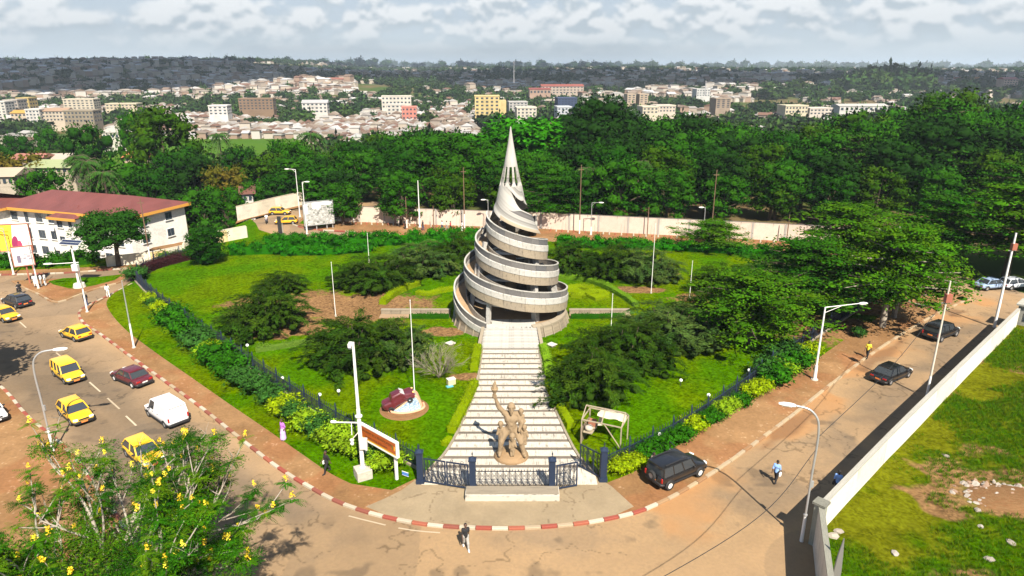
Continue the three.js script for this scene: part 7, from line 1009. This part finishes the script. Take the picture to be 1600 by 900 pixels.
function bodySet(P, { skirt = false } = {}) {
  const [hx, hy, hz] = P.head; const headB = [[hx, hy + 0.03, hz - 0.01, hx, hy - 0.01, hz + 0.01, 0.095, 0.085], [hx, hy - 0.05, hz + 0.03, hx, hy - 0.085, hz + 0.045, 0.06, 0.042], [hx, hy + 0.01, hz + 0.095, hx, hy - 0.03, hz + 0.108, 0.010, 0.016], [hx - 0.092, hy - 0.01, hz, hx - 0.094, hy - 0.04, hz, 0.014, 0.01], [hx + 0.092, hy - 0.01, hz, hx + 0.094, hy - 0.04, hz, 0.014, 0.01], [hx - 0.022, hy - 0.062, hz + 0.085, hx + 0.022, hy - 0.062, hz + 0.085, 0.010, 0.010]];
  const body = merge([sdfGeo([...P.legs, ...P.feet, ...P.torso, ...P.upper, ...P.fore, ...P.neck], 0.024), sdfGeo(headB, 0.009, 0.02, 0.03), ...fingers(P.hands)]); 
  const eyes = merge([-1, 1].map(s => new THREE.SphereGeometry(0.013, 8, 6).translate(hx + s * 0.035, hy + 0.005, hz + 0.083)));
  const hair = sdfGeo([[hx, hy + 0.055, hz - 0.025, hx, hy + 0.02, hz - 0.035, 0.088, 0.085]], 0.014, 0.02, 0.03); const top = sdfGeo([...grow(P.torso, 0.018), ...grow(P.upper, 0.016)], 0.024);
  const hipY = P.legs[0][1]; const low = skirt ? sdfGeo([[0, hipY + 0.05, 0, 0, hipY - 0.3, 0.02, 0.15, 0.19], [0, hipY - 0.3, 0.02, 0, 0.16, 0.03, 0.19, 0.23]], 0.028) : sdfGeo(grow([...P.legs, [-0.09, hipY, 0, 0.09, hipY, 0, 0.09, 0.09]], 0.016), 0.024); const shoes = sdfGeo(grow(P.feet, 0.012), 0.018, 0.03, 0.04); return { body, eyes, hair, top, low, shoes };
}
const BODY = { walk: bodySet(pose({ stride: 0.30 })), stroll: bodySet(pose({ stride: 0.16, swing: 0.15 })), stand: bodySet(pose({ stride: 0.03, swing: 0.05 })), ride: bodySet(pose({ sit: true })), dress: bodySet(pose({ stride: 0.10, swing: 0.12 }), { skirt: true }) };
const SKIN = mat(0.085, 0.042, 0.025, 0.6), HAIR = mat(0.012, 0.010, 0.009, 0.9), cloth = (r, g, b) => mat(r, g, b, 0.9); const CLB = cloth(0.012, 0.012, 0.014), CLW = cloth(0.68, 0.67, 0.65), CLBLUE = cloth(0.22, 0.38, 0.72), CLGREY = cloth(0.30, 0.29, 0.27), CLNAVY = cloth(0.03, 0.04, 0.10), CLPURP = cloth(0.42, 0.14, 0.52), CLYEL = cloth(0.72, 0.55, 0.04), CLBEI = cloth(0.42, 0.33, 0.22), CLRED = cloth(0.40, 0.05, 0.05);
function person(label, p, turn, kind, top, low, { y = 0.0, shoe = CLB, scale = 1, parent, bag } = {}) {
  const b = BODY[kind], o = parent || group('person', label, 'person', [p[0], y, p[1]], turn, 'people'); part(o, 'body', b.body, SKIN); part(o, 'eyes', b.eyes, CLB); part(o, 'hair', b.hair, HAIR); part(o, 'top', b.top, top); part(o, kind === 'dress' ? 'skirt' : 'trousers', b.low, low); part(o, 'shoes', b.shoes, shoe); if (bag) part(o, 'bag', new RoundedBoxGeometry(0.12, 0.28, 0.3, 2, 0.05).translate(bag[0], 0.75, 0.02), bag[1]); if (!parent) o.scale.setScalar(scale); return o;
}
person('person in black jacket and grey trousers walking on the road before the gate', [-2.71,-33.47], 0.3, 'walk', CLB, CLGREY, { shoe: CLW });
person('person in light blue shirt and dark trousers walking down the right road', [17.92,-40.15], 2.4, 'walk', CLBLUE, CLB, { bag: [-0.25, CLW] });
person('person in light blue shirt in the shade of the white wall', [21.51,-38.91], 2.4, 'stroll', CLBLUE, CLNAVY, { bag: [0.25, CLB] });
person('person in yellow vest walking on the right footway', [34.34,-60.77], -0.8, 'walk', CLYEL, CLB, { y: 0.12 });
person('person in purple and white dress on the left footway', [-17.25,-45.58], -0.7, 'dress', CLPURP, cloth(0.55, 0.36, 0.66), { y: 0.12 });
person('person in black carrying a bag on the footway by the camera mast', [-12.82,-41.15], -0.8, 'walk', CLB, CLB, { y: 0.12, bag: [-0.26, CLW] });
person('person in white at the bend of the side street', [-49.41,-79.22], -2.4, 'stroll', CLW, CLW, {});
person('person in dark clothes walking behind the thin corner pole', [-50.14,-75.94], -2.4, 'stroll', CLB, CLNAVY, {});
person('person in white uniform, left of the group of three on the island', [-60.79,-83.02], 0.6, 'stand', CLW, CLW, { y: 0.12 });
person('person in white uniform, middle of the group of three on the island', [-60.23,-83.29], -0.6, 'stand', CLW, CLGREY, { y: 0.12 });
person('person in white uniform, right of the group of three on the island', [-59.87,-83.56], -1.2, 'stand', CLW, CLW, { y: 0.12 });
person('person in tan shirt standing at the open door of the off-roader', [9.7,-40.92], 1.9, 'stand', CLBEI, CLB, { y: 0.12 });
person('person in dark clothes by the tall white mast', [-15.3,-114.69], 1.2, 'stroll', CLB, CLNAVY, { y: 0.1 });
person('person in white walking along the pink wall, leftmost of a row', [-12,-114.69], 1.4, 'walk', CLW, CLNAVY, { y: 0.1 });
person('person in pale shirt walking along the pink wall, second of a row', [-11.2,-114.45], 1.4, 'walk', cloth(0.6, 0.5, 0.45), CLGREY, { y: 0.1 });
person('person in red top walking along the pink wall, third of a row', [-10.52,-114.22], 1.4, 'stroll', CLRED, CLB, { y: 0.1 });
person('person in white dress at the pink wall near the tall dark pole', [-8.55,-114.22], -1.4, 'dress', CLW, CLW, { y: 0.1 });
person('person in black at the foot of the wooden pole left of the mast', [-18.52,-115.66], 1.3, 'stand', CLB, CLB, { y: 0.1 });
// motorcycles with riders
function moto(label, front, rear, top, low) {
  const o = group('motorcycle', label + ' motorcycle', 'motorcycle', [(front[0] + rear[0]) / 2, 0, (front[1] + rear[1]) / 2], Math.atan2(front[0] - rear[0], front[1] - rear[1]), 'motorcycles');
  for (const z of [-0.62, 0.66]) { const w = part(o, 'wheel', wheelGeo, TYRE); w.position.set(0, 0.3, z); w.scale.set(0.55, 1, 1); part(w, 'rim', rimGeo, RIM); } part(o, 'frame', merge([rod([0, 0.32, -0.62], [0, 0.6, -0.1], 0.03), rod([0, 0.6, -0.1], [0, 0.85, 0.42], 0.03), rod([0, 0.35, 0], [0, 0.6, -0.1], 0.03), bx(0.22, 0.26, 0.32, 0, 0.42, 0.05)]), TRIM); part(o, 'fork', rod([0, 0.3, 0.66], [0, 0.98, 0.44], 0.03), GALV); part(o, 'tank', new THREE.SphereGeometry(0.17, 10, 8).scale(0.8, 0.7, 1.5).translate(0, 0.78, 0.2), paintM(0.25, 0.02, 0.02)); part(o, 'seat', new RoundedBoxGeometry(0.24, 0.10, 0.75, 2, 0.04).translate(0, 0.76, -0.32), TRIM); part(o, 'handlebar', rod([-0.34, 1.0, 0.38], [0.34, 1.0, 0.38], 0.018), GALV); part(o, 'headlight', new THREE.SphereGeometry(0.09, 8, 6).translate(0, 0.88, 0.55), LAMPW); part(o, 'mudguard', new THREE.TorusGeometry(0.34, 0.05, 5, 10, 2).rotateY(Math.PI / 2).rotateX(-0.6).translate(0, 0.3, -0.62), TRIM);
  const r = group('person', label + ' rider on the motorcycle', 'person', [o.position.x, 0.07, o.position.z], o.rotation.y, 'motorcycle riders'); person('', null, 0, 'ride', top, low, { parent: r }); r.translateZ(-0.22);
}
moto('dark-clothed, beside the black hatchback,', [-61.82,-80.95], [-60.18,-79.71], CLB, CLB);
moto('white-shirted, on the back road left of the taxis,', [-43.96,-119.67], [-44.45,-121.78], CLW, CLNAVY);
moto('blue-clothed, at the top of the back road bend,', [-45.6,-132.17], [-45.71,-134.07], CLBLUE, CLNAVY);
moto('dark, near the end of the curved cream wall,', [-45.19,-137.35], [-44.82,-138.7], CLNAVY, CLB);
moto('pale-shirted, against the curved cream wall,', [-46.53,-131.55], [-46.9,-133.43], CLW, CLB);

{ // the stone statue: torch bearer with children, one carved mass on its mound
  const p = [0,-43.19], o = group('statue', 'sandy stone statue of a torch bearer with children before the gate', 'statue', [p[0] - 0.05, 0.16, p[1]]), SN = wst(0.31, 0.225, 0.135, 0.7), L = [];
  const B = (...b) => L.push(b);
  // man: legs astride, trunk, head, beard, arms
  B(-0.95, 0.55, 0.45, -0.82, 1.45, 0.45, 0.17, 0.21); B(-0.82, 1.45, 0.45, -0.28, 2.25, 0.02, 0.22, 0.30); B(-0.95, 0.55, 0.45, -0.97, 0.52, 0.75, 0.15, 0.12); B(1.02, 0.5, 0.5, 0.80, 1.4, 0.5, 0.17, 0.21); B(0.80, 1.4, 0.5, 0.28, 2.25, 0.02, 0.22, 0.30); B(1.02, 0.5, 0.5, 1.1, 0.48, 0.8, 0.15, 0.12);
  B(0, 2.2, 0, 0, 2.75, 0.05, 0.42, 0.40); B(-0.22, 3.1, 0.05, 0.22, 3.1, 0.05, 0.36, 0.36); B(-0.48, 3.42, 0, 0.48, 3.42, 0, 0.22, 0.22); B(0, 3.5, 0.05, 0, 3.75, 0.1, 0.17, 0.16);
  B(-0.5, 3.45, 0.02, -0.98, 4.0, 0.08, 0.20, 0.17); B(-0.98, 4.0, 0.08, -1.28, 4.72, 0.12, 0.17, 0.12); B(0.52, 3.4, 0, 0.86, 2.85, 0.25, 0.18, 0.15); B(0.86, 2.85, 0.25, 0.62, 2.35, 0.5, 0.15, 0.11);
  // children at the sides and in front
  const child = (x, y, z, h, t) => { B(x, y, z, x, y + h * 0.5, z, 0.20, 0.19); B(x - 0.15, y + h * 0.55, z, x + 0.15, y + h * 0.55, z, 0.12, 0.12); B(x, y + h * 0.6, z, x, y + h * 0.75, z + 0.02, 0.09, 0.08); B(x + t * 0.16, y + h * 0.55, z, x + t * 0.3, y + h * 0.2, z + 0.15, 0.09, 0.07); B(x - t * 0.16, y + h * 0.55, z, x - t * 0.22, y + h * 0.15, z + 0.2, 0.09, 0.07); B(x - 0.08, y, z, x - 0.1, y - h * 0.45, z + 0.1, 0.12, 0.08); B(x + 0.08, y, z, x + 0.1, y - h * 0.45, z + 0.1, 0.12, 0.08); };
  child(-0.86, 1.75, 0.15, 1.05, -1); child(0.78, 2.75, 0.05, 1.0, 1); child(1.05, 1.6, 0.2, 0.95, 1); child(0.08, 1.05, 0.75, 1.1, 1);
  part(o, 'figure', sdfGeo(L, 0.045, 0.10, 0.2, (x, y, z, d) => d + 0.09 * (fbm(x * 6.5 + 30, y * 6.5 + z * 5 + 30, 3) - 0.5)), SN);
  const hd = (x, y, z, s) => sdfGeo([[x, y + 0.05 * s, z, x, y - 0.02 * s, z + 0.02 * s, 0.30 * s, 0.27 * s], [x, y - 0.2 * s, z + 0.1 * s, x, y - 0.30 * s, z + 0.13 * s, 0.2 * s, 0.14 * s], [x, y + 0.03 * s, z + 0.30 * s, x, y - 0.09 * s, z + 0.33 * s, 0.04 * s, 0.055 * s], [x - 0.15 * s, y + 0.10 * s, z + 0.25 * s, x + 0.15 * s, y + 0.10 * s, z + 0.25 * s, 0.05 * s, 0.05 * s], [x - 0.29 * s, y, z, x - 0.30 * s, y - 0.1 * s, z, 0.05 * s, 0.04 * s], [x + 0.29 * s, y, z, x + 0.30 * s, y - 0.1 * s, z, 0.05 * s, 0.04 * s]], 0.028 * Math.max(0.7, s), 0.06 * s, 0.06);
  part(o, 'head', hd(0, 4.02, 0.14, 1.05), SN); part(o, 'beard', sdfGeo([[0, 3.78, 0.34, 0, 3.55, 0.36, 0.16, 0.08]], 0.03, 0.05, 0.06), SN); for (const q of [[-0.86, 2.72, 0.2, 0.72], [0.78, 3.68, 0.1, 0.7], [1.05, 2.48, 0.25, 0.68], [0.08, 2.05, 0.8, 0.85]]) part(o, 'child_head', hd(...q), SN);
  const tw = [-1.32, 4.85, 0.13]; part(o, 'hand', merge([...[0, 1, 2, 3].map(i => rod([tw[0] - 0.16, tw[1] - 0.12 + i * 0.085, tw[2] - 0.08], [tw[0] + 0.14, tw[1] - 0.12 + i * 0.085, tw[2] + 0.12], 0.055, 0.05, 6)), rod([tw[0] + 0.14, tw[1] - 0.12, tw[2] - 0.05], [tw[0] - 0.02, tw[1] + 0.18, tw[2] + 0.16], 0.055, 0.045, 6), new THREE.SphereGeometry(0.17, 10, 8).translate(...tw)]), SN);
  const tc = part(o, 'torch', new THREE.LatheGeometry([[0, 0], [0.08, 0], [0.11, 0.35], [0.2, 0.55], [0.30, 0.68], [0.30, 0.76], [0.2, 0.78], [0, 0.78]].map(q => new THREE.Vector2(...q)), 14), SN); tc.position.set(tw[0], tw[1] - 0.1, tw[2]); const fl = new THREE.ConeGeometry(0.24, 0.62, 10, 6), fp = fl.attributes.position; for (let i = 0; i < fp.count; i++) { const y = fp.getY(i), k = 1 + 0.5 * (noise(y * 5 + 9, Math.atan2(fp.getX(i), fp.getZ(i)) * 2 + 9) - 0.5); fp.setX(i, fp.getX(i) * k + 0.04 * Math.sin(y * 6)); fp.setZ(i, fp.getZ(i) * k); } fl.computeVertexNormals(); fl.translate(0, 1.08, 0); part(tc, 'flame', fl, SN);
  const mg = new THREE.SphereGeometry(1, 40, 16, 0, 6.2832, 0, 1.75), mp = mg.attributes.position; for (let i = 0; i < mp.count; i++) { const x = mp.getX(i), y = mp.getY(i), z = mp.getZ(i), n = 1 + 0.10 * (fbm(x * 3 + 20, z * 3 + y * 2 + 20, 3) - 0.5); mp.setXYZ(i, x * 1.42 * n, y * 0.62 * n, z * 1.3 * n); } mg.computeVertexNormals(); part(o, 'mound', mg, st(0.29, 0.19, 0.10, 0.8)); o.scale.set(0.88, 1.0, 0.92);
}

// ---------------------------------------------------------------- flowering tree in the left foreground
{
  const base = [-18.6, -25.5], o = group('flowering_tree', 'feathery tree with yellow flowers and bare pale branches in the left foreground', 'tree', [base[0], 0.12, base[1]]);
  const R = rng(2024), L = new Leaves(555), wood = [], twigs = [], flowers = []; const leafC = [[0.018, 0.085, 0.002], [0.036, 0.115, 0.002], [0.060, 0.125, 0.003], [0.010, 0.050, 0.002]];
  wood.push(limb([0, 0, 0], [0.3, 3.6, 0.2], 0.34, 0.26, 0.15, 9, 8, 1));
  const frond = (x, y, z, a, up, len, c) => { const ca = Math.cos(a), sa = Math.sin(a); for (let j = 1; j <= 9; j++) { const t = j / 9, px = x + ca * len * t, py = y + up * len * t - 0.35 * len * t * t, pz = z + sa * len * t; for (const s of [-1, 1]) L.leaf(px, py, pz, ca * 0.2, 1, sa * 0.2, -sa * s + ca * 0.5, -0.25, ca * s + sa * 0.5, 0.135 * Math.sin(0.5 + 2.2 * t), 0.04, c, 0.35, 0.3); } };
  const tufts = []; const tuft = (x, y, z, n, size = 1) => { tufts.push([x, y, z]); const c = leafC[Math.floor(R() * 4)]; for (let i = 0; i < n; i++) frond(x, y, z, R() * 6.283, R() * 0.9 - 0.15, (0.34 + 0.24 * R()) * size, c); };
  const bloom = (x, y, z) => flowers.push([x, y, z]);
  const grow2 = (p, dir, len, r, depth, dense) => { // branch, then twigs
    const e = [p[0] + dir[0] * len, p[1] + dir[1] * len, p[2] + dir[2] * len]; wood.push(limb(p, e, r, r * 0.55, 0.25, depth > 1 ? 6 : 4, 5, Math.floor(R() * 1e6)));
    if (depth === 0) { if (R() < dense) { tuft(e[0], e[1], e[2], 11, 1.15); if (R() < 0.6) bloom(e[0], e[1] + 0.16, e[2]); } else for (let i = 0; i < 3; i++) twigs.push(limb(e, [e[0] + (R() - 0.5) * 0.9, e[1] + 0.2 + 0.5 * R(), e[2] + (R() - 0.5) * 0.9], 0.012, 0.004, 0.3, 3, 3, Math.floor(R() * 1e6))); for (let i = 0; i < 2; i++) { const t = 0.4 + 0.5 * R(); if (R() < dense) tuft(lerp(p[0], e[0], t), lerp(p[1], e[1], t), lerp(p[2], e[2], t), 7); } return; }
    const n = depth === 2 ? 4 : 4; for (let i = 0; i < n; i++) { const t = 0.45 + 0.55 * (i + 1) / n, q = [lerp(p[0], e[0], t), lerp(p[1], e[1], t), lerp(p[2], e[2], t)], d = [dir[0] + (R() - 0.5) * 1.5, dir[1] * 0.8 + 0.15 + (R() - 0.4) * 0.5, dir[2] + (R() - 0.5) * 1.5], l = Math.hypot(...d); grow2(q, d.map(v => v / l), len * (0.50 + 0.22 * R()), r * 0.5, depth - 1, dense); }
  };
  for (let i = 0; i < 24; i++) { const a = i * 2.4 + 0.4, up = 0.34 + 0.55 * R(), away = -Math.sin(a); const d = [Math.cos(a), up, Math.sin(a)], l = Math.hypot(...d); const s0 = 2.4 + 1.3 * R(); grow2([0.3 * s0 / 3.6, s0, 0.2 * s0 / 3.6], d.map(v => v / l), 3.5 + 1.4 * R(), 0.15, 2, away > 0.45 ? 0.78 : 0.97); }
  for (let i = 0; i < 120; i++) { const a = R() * 6.283, q = 7.4 * Math.sqrt(R()), y = 6.1 - q * 0.26 + R() * 1.2; L.clump(Math.cos(a) * q - 0.9, y, Math.sin(a) * q * 0.75 + 2.9, 1.15, 0.6, 1.15, 560, 0.16, 0.045, leafC[i % 4], { flat: 0.3, core: 0, soft: 0.35 }); }
  for (let i = 0; i < 230; i++) { const q = tufts[Math.floor(R() * tufts.length)]; L.clump(q[0], q[1] - 0.12, q[2], 0.7, 0.38, 0.7, 190, 0.14, 0.042, leafC[i % 4], { flat: 0.3, core: 0, soft: 0.35 }); }
  part(o, 'trunk', merge(wood), BARKPALE); part(o, 'bare_twigs', merge(twigs), BARKPALE); part(o, 'crown', L.build(), leafMat);
  const YM = mat(0.78, 0.52, 0.01, 0.7), YM2 = mat(0.74, 0.60, 0.03, 0.7); const fg = [0, 1, 2].map(k => { const q = new Leaves(60 + k); for (let i = 0; i < 46; i++) { const a = q.r() * 6.28, y = q.r() * 0.34, r = 0.17 * (1 - y * 1.7) * Math.sqrt(q.r()); q.leaf(Math.cos(a) * r, y, Math.sin(a) * r, Math.cos(a), 0.7, Math.sin(a), q.g(), q.g(), q.g(), 0.085, 0.075, [1, 1, 1], 0.4, 0.15); } return q.build(); });
  const sorted = flowers.sort((a, b) => b[2] - a[2]); sorted.slice(0, 290).forEach((f, i) => { const m = part(o, 'flower_cluster', fg[i % 3], i % 4 ? YM : YM2); m.position.set(...f); m.rotation.set((R() - 0.5) * 0.8, R() * 6, (R() - 0.5) * 0.8); m.scale.setScalar(0.5 + 0.4 * R()); });
  console.log('flowers', flowers.length, 'leaflets', L.n / 4);
}
// trees outside the left edge whose shade falls on the avenue
plant('broad_tree', 'broad tree just outside the left edge shading the avenue', 'tree', FOREST[1], -48.5, 0.12, -49.5, 12, 15, 'trees left of the avenue');
plant('broad_tree', 'second broad tree outside the left edge, farther up the avenue', 'tree', FOREST[2], -57, 0.12, -56, 11, 13, 'trees left of the avenue');
{ // bare grey shrub on the left lawn
  const p = [-6.62,-56.36], o = group('bare_shrub', 'leafless pale grey shrub left of the walk', 'shrub', [p[0], 0.15, p[1]]), R = rng(88), G = []; const go = (a, d, l, r, k) => { const e = a.map((v, i) => v + d[i] * l); G.push(limb(a, e, r, r * 0.6, 0.2, 4, 3, Math.floor(R() * 1e6))); if (k) for (let i = 0; i < 4; i++) { const q = [d[0] + (R() - 0.5) * 1.5, d[1] * 0.8 + (R() - 0.3) * 0.6, d[2] + (R() - 0.5) * 1.5], L = Math.hypot(...q); go(a.map((v, j) => lerp(v, e[j], 0.4 + 0.2 * i)), q.map(v => v / L), l * 0.62, r * 0.55, k - 1); } }; for (let i = 0; i < 9; i++) { const a = i * 0.7 + R(); go([0, 0, 0], [Math.cos(a) * 0.8, 0.75, Math.sin(a) * 0.8], 1.25, 0.04, 3); } part(o, 'branches', merge(G), new THREE.MeshStandardMaterial({ color: C(0.30, 0.26, 0.19), roughness: 1, map: barkTex }));
  const L = new Leaves(89); for (let i = 0; i < 500; i++) { const a = R() * 6.28, q = 1.6 * Math.sqrt(R()); L.leaf(Math.cos(a) * q, 0.6 + R() * 1.5, Math.sin(a) * q, 0, 1, 0, L.g(), L.g(), L.g(), 0.12, 0.05, [0.12, 0.16, 0.03], 0.3); } part(o, 'sparse_leaves', L.build(), leafMat); o.scale.setScalar(1.45);
}
{ // grass of the rough plot: tufts too many to count
  const L = new Leaves(404); for (let i = 0; i < 9; i++) { const a = i * 2.4, r = 0.06 * L.r(); L.leaf(Math.cos(a) * r, 0, Math.sin(a) * r, Math.cos(a), 0.6, Math.sin(a), Math.cos(a) * 0.5, 1, Math.sin(a) * 0.5, 0.22 + 0.16 * L.r(), 0.028, [1, 1, 1], 0.5, 0.25); } const R = rng(12), A = WALL_R[0], B = WALL_R[3], ux = B[0] - A[0], uz = B[1] - A[1], len = Math.hypot(ux, uz), list = [];
  const hp = [31.29,-37.52];
  for (let i = 0; i < 42000; i++) { const u = -8 + R() * (len + 10), v = 0.3 + R() * 34, x = A[0] + ux / len * u - uz / len * v, z = A[1] + uz / len * u + ux / len * v; if (z > -22 || u < 0 && x < lerp(A[0], WALL_RET[1][0], clamp(-u / 6)) + 0.6) continue; const n = fbm(x * 0.17 + 8, z * 0.17 + 2, 4), far = sstep(12, 30, u); if (n > 0.44 + far * 0.16 + R() * 0.1) continue; if (Math.hypot((x - hp[0]) / 3.2, (z - hp[1]) / 1.9) < 1) continue; list.push([x, lotH(x, z) - 0.03, z, 0.45 + 0.75 * R() + far * 0.5]); }
  const I = new THREE.InstancedMesh(L.build(), leafMat, list.length), M = new THREE.Matrix4(), Q = new THREE.Quaternion(), c = new THREE.Color(); list.forEach(([x, y, z, s], i) => { Q.setFromAxisAngle(UPV, R() * 6.28); M.compose(V3(x, y, z), Q, V3(s * 1.3, s * 0.8, s * 1.3)); I.setMatrixAt(i, M); const t = R() * R(); c.setRGB(lerp(0.050, 0.17, t), lerp(0.150, 0.180, t), 0.002); I.setColorAt(i, c); }); I.name = 'tall_grass'; I.userData = { label: 'rough green grass growing over the plot behind the white wall', category: 'grass', kind: 'stuff' }; shade(I); scene.add(I); console.log('tufts', list.length);
}
// ---------------------------------------------------------------- clouds whose shadows lie on the far hills (they float above the frame)
{
  const CM = mat(0.8, 0.8, 0.8, 1); const mk = (label, gx, gd, rx, rz, seed) => { const alt = 1000, R = rng(seed), G = []; const n = 16; for (let i = 0; i < n; i++) { const a = i * 2.4, q = Math.sqrt(i / n), g = new THREE.IcosahedronGeometry(1, 3), p = g.attributes.position; const sx = rx * (0.28 + 0.2 * R()), sz = rz * (0.28 + 0.2 * R()), sy = 90 + 110 * R() * (1 - q); for (let k = 0; k < p.count; k++) { const x = p.getX(k), y = p.getY(k), z = p.getZ(k), f = 0.8 + 0.4 * fbm(x * 2 + i * 7 + 50, z * 2 + y * 2 + 50, 3); p.setXYZ(k, x * sx * f, (y > 0 ? y : y * 0.3) * sy * f, z * sz * f); } g.translate(Math.cos(a) * q * rx * 0.75, 0, Math.sin(a) * q * rz * 0.75); G.push(g); } const g = merge(G); g.computeVertexNormals(); const m = single('cloud', label, 'cloud', g, CM, 'clouds over the hills'); m.position.set(gx + SUN.x / SUN.y * alt, alt, -gd + SUN.z / SUN.y * alt); };
  mk('broad cumulus cloud high over the left ridge', -800, 1500, 720, 560, 1); mk('cumulus cloud high over the middle hills', 300, 1550, 520, 520, 2); mk('cumulus cloud high over the right hills', 1000, 1200, 460, 400, 3); mk('far cumulus cloud over the hazy plain', -200, 3900, 1500, 1100, 4);
}

renderer.render(scene, camera);
